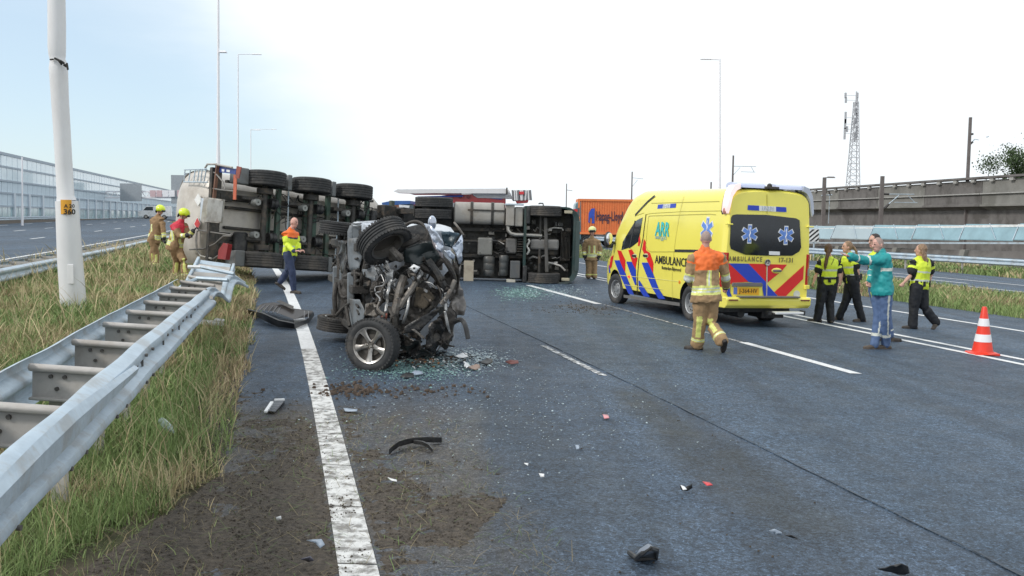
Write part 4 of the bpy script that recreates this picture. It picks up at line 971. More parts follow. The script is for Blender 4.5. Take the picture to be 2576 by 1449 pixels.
tbox('gearbox', 1320, 650, 1450, 830, .55, 1.1, M('gear_grey', (.15,.145,.14), .55, .3, .2, 8, .3, 30, dirt=(.07,.06,.05)), .05)
for k in range(6): tbox('gearbox_rib', 1455, 655+k*28, 1560, 668+k*28, .52, 1.05, darkst, .008)
tbox('engine_sump', 1600, 650, 1930, 775, .45, 1.1, M('sump_grey', (.20,.195,.19), .5, .3, .15, 6, .2, 20, dirt=(.09,.08,.07)), .06)
tbox('engine_block', 1570, 640, 1940, 845, .70, 1.3, darkst, .05)
m = MB(); m.tube([T(1575+14*math.sin(k*1.3), 655+k*22, .44) for k in range(9)], .035, 8); m.build('flexible_pipe', M('silver_hose', (.6,.58,.54), .4, .4), trk, smooth=True)
tbox('differential_guard', 1000, 650, 1170, 860, .55, .95, M('gear_pale', (.24,.235,.22), .5, .3, .1, 6, dirt=(.1,.09,.08)), .05)
m = MB(); m.cyl(T(760,700,.62), T(1330,690,.68), .05, 12); m.build('propshaft', darkst, trk, smooth=True)
for (x0_, x1_, y0_, y1_) in ((1070,1200,865,1100),(1250,1362,850,1092)):
    a = T(x0_, y0_); b = T(x1_, y1_); r = (b.x-a.x)/2; l = b.y-a.y; m = MB()
    m.lathe([(-l/2,.02),(-l/2,r*.8),(-l/2+.04,r),(-l/6,r),(-l/6+.02,r*.95),(-l/6+.04,r),(l/6,r),(l/6+.02,r*.95),(l/6+.04,r),(l/2-.04,r),(l/2,r*.8),(l/2,.02)], 20, 'y', ((a.x+b.x)/2, (a.y+b.y)/2, .62)); m.build('air_tank', M('air_tank_grey', (.075,.08,.082), .45, .2, dirt=(.12,.1,.08)), trk, smooth=True)
tbox('battery_box', 1378, 912, 1490, 1112, .35, .95, M('battery_grey', (.10,.105,.11), .5, dirt=(.14,.12,.1)), .02)
tbox('side_panel', 850, 922, 962, 1158, .30, .42, M('tan_panel', (.42,.37,.29), .55, 0, .08, 4, dirt=(.25,.2,.16)), .01)
tbox('step_well', 1340, 1128, 1440, 1160, .3, .6, M('pale_step', (.5,.48,.42), .6), .01)
for k in range(22):
    x = rnd.uniform(980, 2040); y = rnd.choice((rnd.uniform(520,640), rnd.uniform(780,900), rnd.uniform(400,1000))); P3 = [T(x+j*rnd.uniform(20,60), y+rnd.uniform(-30,30), rnd.uniform(.5,.8)) for j in range(5)]
    m = MB(); m.tube(P3, rnd.choice((.012,.016,.028)), 6); m.build('hose', rnd.choice((blackp, darkst, galvin)), trk, smooth=True)
for k in range(14):
    x = rnd.uniform(1950, 2060); 
    if k < 7: tbox('radiator_fin', 1955+k*16, 560, 1961+k*16, 900, .55, 1.1, darkst, .004)
for k in range(16):
    x = rnd.uniform(1520, 2040); y = rnd.choice((rnd.uniform(430,540), rnd.uniform(900,1010))); tbox('bracket', x, y, x+rnd.uniform(20,70), y+rnd.uniform(15,60), .55, .8, rnd.choice((darkst, galvin, blackp)), .01)
# cab: rounded shell with an open underside
def rrect(x0_, x1_, y0_, y1_, r, z, n=6):
    out = []
    for (cx, cy, a0) in ((x1_-r,y1_-r,0),(x0_+.05,y1_-.05,PI/2),(x0_+.05,y0_+.05,PI),(x1_-r,y0_+r,1.5*PI)):
        rr_ = r if abs(cx-(x1_-r)) < 1e-6 else .05
        for k in range(n+1): a = a0+PI/2*k/n; out.append((cx+rr_*math.cos(a), cy+rr_*math.sin(a), z))
    return out
a = T(1520, 272); b = T(2165, 1165)
m = MB(); o_ = [rrect(a.x, b.x-.03, a.y, b.y, .42, .33), rrect(a.x, b.x, a.y-.005, b.y+.005, .42, .9), rrect(a.x, b.x+.02, a.y, b.y, .42, 2.2), rrect(a.x, b.x-.12, a.y+.05, b.y-.05, .3, 3.1), rrect(a.x+.1, b.x-.5, a.y+.2, b.y-.2, .3, 3.5)]
i_ = [rrect(a.x+.08, b.x-.21, a.y+.05, b.y-.05, .32, .34), rrect(a.x+.08, b.x-.21, a.y+.05, b.y-.05, .32, 1.35)]
m.loft(list(reversed(i_))+o_); m.build('cab', cabgreen, trk, smooth=True)
m = MB(); m.loft([rrect(b.x-.13, b.x-.02, a.y+.40, b.y-.40, .04, .30), rrect(b.x-.13, b.x-.005, a.y+.39, b.y-.39, .04, .42)]); m.build('bumper_edge', M('bumper_grey_green', (.05,.075,.075), .4), trk, smooth=True)
tbox('mudguard', 1545, 280, 1590, 480, .3, 1.0, blackp, .03); tbox('mudguard', 1590, 270, 1950, 400, .92, 1.02, blackp, .03)
tbox('mudguard', 1520, 960, 1570, 1160, .3, 1.0, blackp, .03)
for (x, y) in ((2020,330),(2010,1110)):
    c = T(x, y, .31); m = MB(); m.box(c, (.24,.09,.05)); m.build('fog_lamp', M('lamp_amber_grey', (.42,.38,.28), .25), trk, bevel=.015)
dark_under = M('underside_dark_grey', (.085,.082,.078), .75, .1, .4, 6, .5, 30, dirt=(.035,.033,.03), dscale=5, damt=.8)
tbox('floor_backing', 700, 300, 1560, 1140, 1.15, 1.22, dark_under); tbox('floor_backing', 260, 195, 700, 1140, 1.16, 1.21, blackp); tbox('cab_backing', 1560, 300, 2090, 1140, 1.10, 1.2, dark_under)  # dark sheets added behind the chassis, standing in for the underside's shade
for k in range(60):
    x = rnd.uniform(720, 2030); y = rnd.uniform(520, 1100); s1, s2 = rnd.uniform(12,70), rnd.uniform(12,60); z0_ = rnd.uniform(.75,1.05)
    tbox('underside_part', x, y, x+s1, y+s2, z0_, 1.15, rnd.choice((dark_under, dark_under, darkst, galvin, tankm, blackp)), .015)
tbox('rear_frame', 250, 560, 330, 880, .7, 1.1, green, .02)
m = MB(); m.tube([T(1690,245,.8), T(1700,235,.8), T(1740,235,.8), T(1745,262,.8)], .02, 6); m.build('mirror_bracket', blackp, trk)

# ------------------------------------------------------------ aerial ladder fire truck beyond the tractor
FY = 41; fb = WP(1160,598,FY); fb.z = gz(fb.x)
ft_ = empty('fire_truck', fb, 0, 'red fire truck with a white telescopic boom and rescue basket behind the overturned truck', 'fire truck'); fo = Vector(ft_.location)
fred = M('fire_red', (.62,.02,.03), .3, 0, .05, coat=.5); fwhite = M('boom_white', (.72,.71,.72), .4, 0, .04); fblue = M('stripe_blue', (.02,.07,.40), .35)
def F(px, py, dy=0): return WP(px, py, FY+dy)-fo
def slab(name, pts, dep, mat, dy=0, bevel=.03, parent=None):
    P = [F(*p, dy) for p in pts]; m = MB(); m.prism([(p.x, p.z) for p in P], P[0].y, P[0].y+dep); return m.build(name, mat, parent or ft_, bevel=bevel)
slab('boom', [(990,481),(1000,476),(1270,474),(1276,479),(1276,487),(1090,486),(1040,487),(1000,485)], .7, fwhite, -.6)
slab('boom_section', [(1020,484),(1160,484),(1160,490),(1040,490)], .5, M('boom_pink', (.50,.20,.24), .4), -.5)  # pinkish lower section below the white boom
slab('boom_cradle', [(1170,476),(1280,476),(1290,500),(1200,498)], .8, fwhite, -.1)
slab('body', [(1110,492),(1138,489),(1258,487),(1272,500),(1268,592),(1112,592)], 2.4, fred, 0)
slab('stripe', [(1190,492.5),(1255,488.5),(1266,498),(1262,502),(1240,500)], .03, fblue, -.06, 0)
slab('roof_rail', [(1050,494),(1165,491),(1165,495),(1052,497)], .1, fblue, -.3, 0)
slab('locker', [(1118,510),(1262,510),(1262,560),(1118,560)], .03, M('shutter_grey', (.45,.46,.48), .4, .4), -.05, .0)
for cx in (1158, 1178): 
    m = MB(); c = F(cx, 495.5, -.08); m.cyl(c, c+Vector((0,-.06,0)), .075, 14); m.build('round_lamp', M('dark_red_lens', (.22,.01,.02), .2), ft_)
slab('cab', [(985,520),(1000,508),(1100,506),(1110,512),(1110,592),(985,592)], 2.4, fred, 0)
slab('windscreen', [(990,522),(1020,516),(1020,545),(990,545)], .04, glassd, -.06, 0)
slab('basket', [(1288,479),(1334,478),(1336,502),(1290,505)], 1.1, M('basket_grey', (.34,.34,.36), .5, .4, .3, 8), -.5, .02)
for k in range(10):
    x = 1289+k*5; m = MB(); m.tube([F(x,478,-.56), F(x+rnd.uniform(-3,3),504,-.56)], .035, 6); m.build('basket_bar', fwhite if k % 3 else M('bar_grey', (.2,.2,.21), .5), ft_)
slab('basket_sign', [(1306,482),(1318,482),(1318,489),(1306,489)], .04, fred, -.62, 0); slab('basket_base', [(1296,503),(1330,501),(1328,510),(1300,512)], .9, fred, -.4)
slab('stanchion', [(1273,472),(1277,472),(1277,489),(1273,489)], .2, darkst, -.65, 0)
for px in (1020, 1140, 1235):
    c = F(px, 586, -.1); truck_wheel(ft_, (c.x, c.y+.2, .52-(.0)), .52, .34, rubber, alu, -1)
# blue machine part showing left of the twin tyres
bm_ = GP(1000,560); br = empty('blue_trailer', WP(990,600,36), 0, 'blue vehicle roof edge and rusty parts showing between trailer and tractor', 'vehicle'); bo2 = Vector(br.location); bo2.z = gz(bo2.x); br.location = bo2
blu = M('vehicle_blue', (.04,.12,.34), .4)
def B_(px, py, dy=0): return WP(px, py, 36+dy)-bo2
m = MB(); P = [B_(*p) for p in ((960,510),(985,505),(1032,505),(1032,513),(985,516),(962,516))]; m.prism([(p.x,p.z) for p in P], 0, 2.0); m.build('roof', blu, br)
m = MB(); P = [B_(*p) for p in ((962,514),(1030,514),(1030,598),(962,598))]; m.prism([(p.x,p.z) for p in P], .1, 1.9); m.build('side', M('vehicle_teal', (.05,.12,.14), .5), br)
m = MB(); P = [B_(*p) for p in ((985,516),(1004,516),(1004,532),(985,532))]; m.prism([(p.x,p.z) for p in P], -.05, .1); m.build('rusty_panel', M('rust_brown', (.25,.11,.07), .7), br)
m = MB(); P = [B_(*p) for p in ((1004,515),(1030,517),(1028,532),(1006,530))]; m.prism([(p.x,p.z) for p in P], -.05, .1); m.build('white_panel', white, br)
for px in (975, 1018):
    c = B_(px, 596); truck_wheel(br, (c.x, .3, .5), .5, .3, rubber, alu, -1)

# ------------------------------------------------------------ container lorry
CY = 70; cb = WP(1540,622,CY); cb.z = gz(cb.x)
cl = empty('container_lorry', cb, 0, 'lorry with a long orange shipping container beyond the firefighter, left of the ambulance', 'lorry'); co = Vector(cl.location)
orange = M('container_orange', (.80,.22,.065), .5, 0, .05, 2, dirt=(.5,.16,.06), damt=.3)
def Cc(px, py, dy=0): return WP(px, py, CY+dy)-co
x0_, x1_ = Cc(1463,0).x, Cc(1463,0).x+12.2; zb_, zt_ = Cc(0,590).z+.0, Cc(0,503).z
zb_, zt_ = Cc(1540,590).z, Cc(1540,501).z
ct = MB(); ct.box(((x0_+x1_)/2, 1.24, (zb_+zt_)/2), (x1_-x0_, 2.4, zt_-zb_)); co_ = ct.build('container', orange, cl, bevel=.03)
for k in range(66):
    q = MB() if k == 0 else q
    q.box((x0_+.25+k*.181, .02, (zb_+zt_)/2), (.085, .045, zt_-zb_-.35), taper=1)
q.build('corrugation', orange, co_)['kind'] = 'stuff'
q = MB()
for z in (zb_+.08, zt_-.08): q.box(((x0_+x1_)/2, 0, z), (x1_-x0_, .12, .16))
for x in (x0_+.08, x0_+6.1, x1_-.08): q.box((x, -.005, (zb_+zt_)/2), (.16, .12, zt_-zb_))
q.build('frame', orange, co_)
cblue = M('logo_blue', (.03,.08,.45), .5)
text('Hapag-Lloyd', .98, M('logo_navy', (.03,.03,.07), .5), frame4(Vector((Cc(1544,0).x, -.035, Cc(1544,545).z)), (1,0,0), (0,0,1)), co_, bold=.01, fit=1.95, ext=.01)
def CP(pts): return [(Cc(*p).x, Cc(*p).z) for p in pts]
for pts in ([(1481,536),(1487,525),(1496,524),(1495,562),(1489,562),(1489,548),(1484,548),(1483,561),(1480,559)],):
    q = MB(); q.prism(CP(pts), -.03, -.05); q.build('logo', cblue, co_)
for z in (560, 573):
    q = MB(); q.box((Cc(1560,0).x, -.02, 0), (2.2,.01,.01))
m = MB(); m.box(((x0_+x1_)/2, .6, zb_-.25), (x1_-x0_, .9, .3)); m.build('chassis', blackp, cl)
for px in (1535, 1558, 1580, 1476, 1640): c = Cc(px, 606); truck_wheel(cl, (c.x, .22, .50), .50, .36, rubber, M('pale_rim', (.55,.56,.58), .4, .4), -1); truck_wheel(cl, (c.x, 2.1, .50), .50, .36, rubber, alu, 1)
m = MB(); P = CP([(1448,512),(1456,506),(1462,506),(1462,604),(1444,604),(1444,560)]); m.prism(P, -.05, 2.35); m.build('cab', M('lorry_teal', (.10,.20,.24), .35, coat=.3), cl, bevel=.08)
m = MB(); m.box((Cc(1457,0).x, -.1, Cc(0,507).z-.1), (.3,.1,.2)); m.build('marker_lamp', redf, cl)
m = MB(); m.prism(CP([(1447,526),(1458,522),(1458,545),(1446,548)]), -.07, -.04); m.build('side_window', glassd, cl)
m = MB(); m.prism(CP([(1500,592),(1528,592),(1528,606),(1500,606)]), .05, .15); m.build('side_guard', M('guard_grey', (.25,.27,.29), .5), cl)

# ------------------------------------------------------------ small white van far left
vb = WP(392,570,150); vb.z = gz(vb.x)
def small_car(loc, label, paint_, s=1.0, rz=0, van=False):
    r = empty('parked_car', loc, rz, label, 'car'); h = 1.45*s
    m = MB(); prof = [(-2.1,.35),(-2.15,.8),(-1.9,.95),(-1.3,1.0),(-.75,1.42),(.9,1.45),(1.6,1.05),(2.1,.95),(2.15,.4)] if not van else [(-2.5,.35),(-2.5,1.1),(-1.9,1.25),(-1.3,1.95),(2.3,2.0),(2.4,.4)]
    m.loft([[(x*s, y*s*.86*(1-.12*max(0,(z-.9))), z*s) for x, z in prof] for y in (-1,-.9,.9,1)]); m.build('body', paint_, r, bevel=.04)
    q = MB(); q.loft([[(x*s, y*.80*s, z*s) for x, z in ([(-1.2,1.02),(-.72,1.36),(.85,1.38),(1.45,1.05)] if not van else [(-1.75,1.3),(-1.25,1.85),(-.3,1.88),(-.3,1.3)])] for y in (-1.03,1.03)]); q.build('windows', glassd, r)
    for x in (-1.35, 1.35):
        for y in (-.78, .78):
            w = MB(); w.lathe(tyre_prof(.32*s,.2*s,.19*s,2), 20); t = w.build('wheel', rubber, r, loc=(x*s,y*s,.32*s)); w = MB(); w.cyl((0,-.09,0),(0,.09,0),.19*s,14); w.build('rim', alu, t)
    return r
small_car(vb, 'small white van on the far left carriageway behind the two helmeted firefighters', white, 1.0, .25, True)
vb2 = WP(475,574,100); vb2.z = gz(vb2.x); 

# ------------------------------------------------------------ ambulance
AS = .965; ATH = math.radians(108.3)
AL = Vector((4.74, 17.78, 0)); AL.z = gz(AL.x)
amb_n = Vector((.02,0,1)).normalized()
_f = Vector((math.cos(ATH), math.sin(ATH), 0)); _f = (_f-amb_n*_f.dot(amb_n)).normalized(); _l = amb_n.cross(_f)
AM = Matrix((_f*AS, _l*AS, amb_n*AS)).transposed().to_4x4(); AM.translation = AL
amb = empty('ambulance', mat=AM, label='yellow ambulance with red and blue diagonal stripes and star-marked rear windows', cat='ambulance')
yel = M('ambulance_yellow', (.90,.80,.13), .26, 0, .02, 1.5, coat=.6, dirt=(.60,.55,.12), dscale=1.2, damt=.18)
fred2 = M('reflex_red', (.70,.02,.02), .35, 0, .03); fblu2 = M('reflex_blue', (.02,.06,.50), .35, 0, .03)
gap = M('door_gap', (.10,.09,.02), .7); greyt = M('grey_trim', (.16,.155,.15), .5); whitep = M('sticker_white', (.78,.79,.80), .4, 0, .02)
def AW(x): 
    t = [(0,.925),(.03,.945),(.12,.965),(4.4,.985),(4.9,.97),(5.25,.93),(5.55,.88),(5.8,.80),(5.93,.62)]
    for (a, p), (b, q) in zip(t, t[1:]):
        if x <= b: return p+(q-p)*max(0, (x-a))/(b-a)
    return t[-1][1]
def AZT(x):
    t = [(0,2.60),(.04,2.64),(.2,2.68),(3.9,2.70),(4.25,2.62),(4.5,2.42),(4.95,1.92),(5.2,1.52),(5.35,1.28),(5.65,1.14),(5.85,.95),(5.93,.8)]
    for (a, p), (b, q) in zip(t, t[1:]):
        if x <= b: return p+(q-p)*max(0, (x-a))/(b-a)
    return t[-1][1]
def tum(z):
    if z < .9: return 1-.025*max(0, (.9-z)/.5)**1.5
    if z < 1.3: return 1
    return 1-.032*(z-1.3)-.030*(z-1.3)**2
def YS_(x, z): return AW(x)*tum(z)
def station(x):
    zt_ = AZT(x); zb_ = .40 if x < 5.6 else .40+.05*(x-5.6)/.3; rc = min(.24, (zt_-zb_)*.25); out = []
    for k in range(11):
        z = zb_+(zt_-rc-zb_)*k/10; out.append((x, YS_(x, z)*(.985 if k == 0 else 1), z))
    yb = YS_(x, zt_-rc)
    for k in range(1, 6):
        a = PI/2*k/6; out.append((x, yb-rc*1.15*(1-math.cos(a)), zt_-rc+rc*.92*math.sin(a)))
    out += [(x, yb-rc*1.3, zt_-.008), (x, yb*.4, zt_+.012)]
    return out+[(x, -y, z) for (x, y, z) in reversed(out)]
m = MB(); m.loft([station(x) for x in (0,.03,.12,.3,.8,1.3,1.8,2.4,3,3.6,3.9,4.1,4.25,4.4,4.5,4.7,4.95,5.08,5.2,5.28,5.35,5.5,5.65,5.75,5.85,5.93)])
body = m.build('body', [yel, blackp], amb); bpy.context.view_layer.update()
def boolcut(o, cutter):
    md = o.modifiers.new('b', 'BOOLEAN'); md.operation = 'DIFFERENCE'; md.object = cutter; md.solver = 'EXACT'
    dg = bpy.context.evaluated_depsgraph_get(); dg.update(); me = bpy.data.meshes.new_from_object(o.evaluated_get(dg)); o.modifiers.clear(); old = o.data; o.data = me
    bpy.data.objects.remove(cutter); return o
RWX, FWX = 1.28, 4.945
for x in (RWX, FWX):
    for s in (-1, 1):
        q = MB(); q.mi = 1; q.prism([(x+.445*math.cos(a), .36+.455*math.sin(a)) for a in np.linspace(0, PI, 25)]+[(x-.445, .1), (x+.445, .1)], s*1.2, s*.60); c = q.build('cut', [yel, blackp]); c.parent = amb; boolcut(body, c)
shade(body.data, 32)
bpy.context.view_layer.update(); AI = AM.inverted()
def SP(px, py, off=.97):          # image point -> (x,z) on the left flank
    o = AI @ Vector((0,0,CAMH)); d = AI.to_3x3() @ ray(px, py); y = off
    for _ in range(6):
        t = (y-o.y)/d.y; p = o+d*t; y = YS_(max(0,min(5.9,p.x)), p.z)
    return (p.x, p.z)
def c7(cx, cy): return ((2250+cx/2.898)/1.4907, (700+cy/2.898)/1.4907)
def S7(cx, cy): return SP(*c7(cx, cy))
def RP(px, py):                   # image point -> (y,z) on the rear face
    o = AI @ Vector((0,0,CAMH)); d = AI.to_3x3() @ ray(px, py); t = (-.005-o.x)/d.x; p = o+d*t; return (p.y, p.z)
def c8(cx, cy): return ((2650+cx/2.683)/1.4907, (690+cy/2.683)/1.4907)
def R8(cx, cy): return RP(*c8(cx, cy))
def fine(poly, maxl=.16):
    bm = bmesh.new(); vs = [bm.verts.new((u, v, 0)) for u, v in poly]
    for t in tessellate_polygon([[Vector((u, v, 0)) for u, v in poly]]):
        try: bm.faces.new([vs[i] for i in t])
        except ValueError: pass
    for _ in range(5):
        es = [e for e in bm.edges if e.calc_length() > maxl]
        if not es: break
        bmesh.ops.subdivide_edges(bm, edges=es, cuts=1); bmesh.ops.triangulate(bm, faces=[f for f in bm.faces if len(f.verts) > 3])
    bm.verts.index_update(); V = [(v.co.x, v.co.y) for v in bm.verts]; Fs = [tuple(v.index for v in f.verts) for f in bm.faces]; bm.free(); return V, Fs
def side_dec(name, poly, mat, off=.006, parent=None, sgn=1):
    V, Fs = fine(poly); m = MB(); m.add([(x, sgn*(YS_(max(0,min(5.93,x)), z)+off), z) for x, z in V], Fs); m.add([(x, sgn*(YS_(max(0,min(5.93,x)), z)+off-.004), z) for x, z in V], Fs)
    o = m.build(name, mat, parent or amb, fix=False)
    bm = bmesh.new(); bm.from_mesh(o.data); bmesh.ops.recalc_face_normals(bm, faces=bm.faces); bm.to_mesh(o.data); bm.free(); return o
def rear_dec(name, poly, mat, off=.006, th=.004, parent=None, bevel=0):
    m = MB(); m.prism(poly, -off, -off+th, 'yz'); return m.build(name, mat, parent or amb, bevel=bevel)
def clip(poly, f):
    out = []
    for i in range(len(poly)):
        a, b = poly[i], poly[(i+1) % len(poly)]; fa, fb_ = f(a), f(b)
        if fa >= 0: out.append(a)
        if (fa >= 0) != (fb_ >= 0): t = fa/(fa-fb_); out.append((a[0]+(b[0]-a[0])*t, a[1]+(b[1]-a[1])*t))
    return out
def mirror_too(name, pts, mat, off=.006):
    P = [S7(*p) for p in pts]; side_dec(name, P, mat, off); side_dec(name, P, mat, off, sgn=-1)
# red and blue stripes on the flank
for pts in ([(122,760),(150,745),(128,870),(100,905),(108,830)],[(190,690),(232,700),(278,800),(275,930),(235,850),(215,790)],[(310,690),(345,680),(410,780),(392,860),(388,930),(345,800)],[(432,510),(443,600),(428,650),(413,640)],[(480,570),(500,600),(500,690),(545,720),(582,830),(578,940),(560,915),(500,770),(460,680)]):
    mirror_too('stripe', pts, fred2)
for pts in ([(96,850),(104,860),(116,935),(100,935)],[(160,800),(215,800),(278,940),(372,1175),(315,1165)],[(288,815),(345,815),(392,900),(398,1060),(385,1070)],[(455,825),(528,825),(582,950),(640,1110),(712,1222),(640,1218),(570,1100)],[(420,1020),(432,1020),(545,1200),(478,1190),(425,1110)]):
    mirror_too('stripe', pts, fblu2, .0085)
# gaps, mouldings, trims
def side_line(name, pts, w, mat, off=.007):
    P = [S7(*p) for p in pts]
    for i in range(len(P)-1):
        a, b = Vector(P[i]), Vector(P[i+1]); d = (b-a).normalized(); n_ = Vector((-d.y, d.x))*w/2
        if i == 0: a2 = a
        poly = [tuple(a-n_), tuple(b-n_), tuple(b+n_), tuple(a+n_)]
        V, Fs = fine(poly, .2); m_.add([(x, YS_(max(0,min(5.93,x)), z)+off, z) for x, z in V], Fs)
        m_.add([(x, -YS_(max(0,min(5.93,x)), z)-off, z) for x, z in V], Fs)
m_ = MB(); side_line('', [(502,300),(470,560),(425,780),(405,1180)], .035, gap); m_.build('door_gap', M('open_gap', (.05,.035,.01), .8), amb, fix=False)
m_ = MB(); side_line('', [(918,92),(870,290),(825,560),(790,900),(790,1230)], .009, gap)
side_line('', [(505,300),(560,290),(900,270),(1330,262)], .010, gap); side_line('', [(530,325),(548,318),(1200,298),(1262,305)], .012, gap)
side_line('', [(530,325),(500,640),(520,690),(560,708),(990,706)], .012, gap); side_line('', [(380,320),(480,285)], .01, gap)
side_line('', [(560,180),(1300,160)], .012, gap); m_.build('seam', M('yellow_shade_line', (.42,.37,.05), .5), amb, fix=False)
m_ = MB(); side_line('', [(815,696),(1080,700)], .055, gap, .009); m_.build('door_track', blackp, amb, fix=False)
m_ = MB(); side_line('', [(215,962),(560,995),(860,1030)], .012, gap, .010); side_line('', [(260,1065),(640,1110),(690,1118)], .009, gap, .0105); m_.build('moulding', M('pale_yellow', (.80,.76,.25), .4), amb, fix=False)
m_ = MB(); side_line('', [(260,1190),(870,1280)], .07, gap, .008); m_.build('sill', greyt, amb, fix=False)
# windows of the cab
side_dec('side_window', [S7(*p) for p in ((466,335),(440,345),(385,375),(250,600),(235,690),(345,655),(415,600),(440,500))], glassd, .006); side_dec('side_window', [S7(*p) for p in ((466,335),(440,345),(385,375),(250,600),(235,690),(345,655),(415,600),(440,500))], glassd, .006, sgn=-1)
m_ = MB(); side_line('', [(385,370),(325,670)], .05, gap, .010); m_.build('window_pillar', blackp, amb, fix=False)['kind'] = 'stuff'
m_ = MB(); side_line('', [(600,98),(520,165),(440,250),(385,310)], .05, gap, .010); m_.build('roof_gutter', blackp, amb, fix=False)
m = MB(); st = [station(x) for x in (4.54, 4.7, 4.95, 5.08, 5.2)]
m.loft([[Vector(p)+Vector((.012,0,.006)) for p in s[13:len(s)-13]] for s in st], cap=False, closed=False); m.build('windscreen', glassd, amb, fix=False)
for (pts) in ([(355,740),(375,728),(400,735),(402,765),(375,778),(357,765)],[(478,740),(495,725),(522,730),(528,765),(500,778),(480,765)]):
    side_dec('handle_bowl', [S7(*p) for p in pts], M('handle_pale', (.75,.74,.45), .4), .0105)
    c = S7(sum(p[0] for p in pts)/len(pts), sum(p[1] for p in pts)/len(pts)); m = MB(); m.box((c[0], YS_(*c)+.02, c[1]), (.20,.03,.05)); m.build('door_handle', blackp, amb, bevel=.01)
for (pts, mt) in (([(632,196),(690,190),(682,236),(625,240)],fblu2),([(690,190),(768,186),(762,232),(682,236)],whitep),([(768,186),(830,182),(824,228),(762,232)],fblu2)):
    side_dec('number_strip', [S7(*p) for p in pts], mt, .006)
def stext(body_, size, mat, cx, cy, cx2, bold=.003, name='lettering', parent=None, xs=1):
    a = S7(cx, cy); b = S7(cx2, cy); pos = Vector((a[0], YS_(*a)+.013, a[1])); ex = Vector((-1,0,0)); z1, z2 = a[1]-.05, a[1]+.05
    ey = Vector((0, YS_(a[0],z2)-YS_(a[0],z1), .1)); return text(body_, size, mat, frame4(pos, ex, ey), parent or amb, name, .002, bold, xs=xs)
stext('AMBULANCE', .25, inkm, 775, 812, 800, .001)
stext('Rotterdam-Rijnmond', .10, inkm, 778, 893, 800, .001)
stext('17-131', .11, M('grey_ink', (.45,.5,.6), .5), 725, 212, 750, .002)
tealm = M('logo_teal', (.05,.50,.52), .4)
stext('ARR', .42, tealm, 682, 470, 700, .010, 'logo', xs=.8)
stext('AMBULANCE', .09, M('logo_grey', (.35,.5,.45), .5), 665, 556, 700, .001); stext('ZORG', .05, M('logo_grey', (.35,.5,.45), .5), 680, 580, 700, .001)
# star of life
lblue = M('star_blue', (.13,.26,.66), .35); 
def star(parent, place, R_):
    """place(u,v,off) -> 3-D point"""
    for (k, mt, off) in ((1.14, whitep, .004), (1.0, lblue, .007)):
        q = MB()
        for i in range(3):
            a = PI/2+i*PI/3; hw_ = .22*R_*(1.25 if k > 1 else 1); L_ = R_*k; poly = []
            for (s, t) in ((L_,hw_),(L_,-hw_),(-L_,-hw_),(-L_,hw_)): poly.append((s*math.cos(a)-t*math.sin(a), s*math.sin(a)+t*math.cos(a)))
            o_ = off+i*.0006; q.add([place(u, v, o_) for u, v in poly]+[place(u, v, o_-.003) for u, v in poly], [(0,1,2,3),(7,6,5,4),(0,4,5,1),(1,5,6,2),(2,6,7,3),(3,7,4,0)])
        so_ = q.build('star_of_life' if k < 1.1 else 'star_outline', mt, parent)
    q = MB(); pts = [place(.02*R_+.12*R_*math.sin(t*2.6)*(1-t/7), -.75*R_+t*.3*R_, .0105) for t in np.linspace(0, 5, 16)]; q.tube(pts, .055*R_, 4); q.tube([place(0,-.85*R_,.0105), place(0,.85*R_,.0105)], .025*R_, 4); q.build('staff_and_snake', whitep, so_)
c = S7(1163, 465); star(amb, lambda u, v, o: (c[0]-u, YS_(c[0], c[1]+v)+o, c[1]+v), .22)
# rear face
RG = [R8(*p) for p in ((262,312),(300,305),(600,310),(900,345),(935,365),(950,640),(930,680),(860,722),(600,722),(390,712),(245,655),(232,610),(245,340))]
rg = rear_dec('rear_window', RG, M('rear_glass', (.012,.016,.022), .08, 0, .3, 2, coat=.25, spec=.5), .012, .010, bevel=.004)
cc = R8(430,502); star(rg, lambda u, v, o: (-.012-o, cc[0]-u, cc[1]+v), .162)
cc2 = R8(795,517); star(rg, lambda u, v, o: (-.012-o, cc2[0]-u, cc2[1]+v), .162)
rear_dec('window_sticker', [R8(*p) for p in ((625,676),(733,680),(733,716),(625,712))], whitep, .016, .003, rg)
for pts, mt in (([(415,212),(527,218),(527,268),(412,262)],fblu2),([(527,218),(697,228),(697,278),(527,270)],whitep),([(697,228),(800,234),(802,282),(697,278)],fblu2)):
    rear_dec('number_strip', [R8(*p) for p in pts], mt, .009)
def rtext(body_, size, mat, cx, cy, bold=.003, xs=1, parent=None, off=.012, name='lettering'):
    p = R8(cx, cy); return text(body_, size, mat, frame4(Vector((-off, p[0], p[1])), (0,-1,0), (0,0,1)), parent or amb, name, .002, bold, xs=xs)
rtext('17-131', .10, M('grey_ink', (.45,.5,.6), .5), 612, 247, .002)
goldi = M('gold_brown_ink', (.20,.17,.06), .4)
t1 = rtext('A M B U L A N C E', .125, goldi, 390, 757, .004, .72); rtext('17-131', .125, goldi, 797, 768, .003, 1.0)
def mr_(pts, name, mt, off): return rear_dec(name, [R8(*p) for p in pts], mt, off)
RED = [((198,800),(240,800),(415,975),(415,985),(260,992),(240,1010),(198,965)), ((415,800),(597,806),(597,990),(590,1000)), ((612,806),(808,812),(760,870),(612,992)), ((978,818),(970,955),(760,1164),(680,1088)), ((545,1150),(575,1128),(575,1160),(540,1158))]
for p in RED: mr_(p, 'stripe', fred2, .009)
for p in (((222,798),(420,802),(595,985),(595,1155),(580,1155),(555,1030),(540,1000),(420,985)), ((608,1012),(745,1162),(604,1160)), ((198,962),(232,1010),(232,1080),(252,1135),(262,1150),(225,1150),(200,1110))): mr_(p, 'stripe', fblu2, .0115)
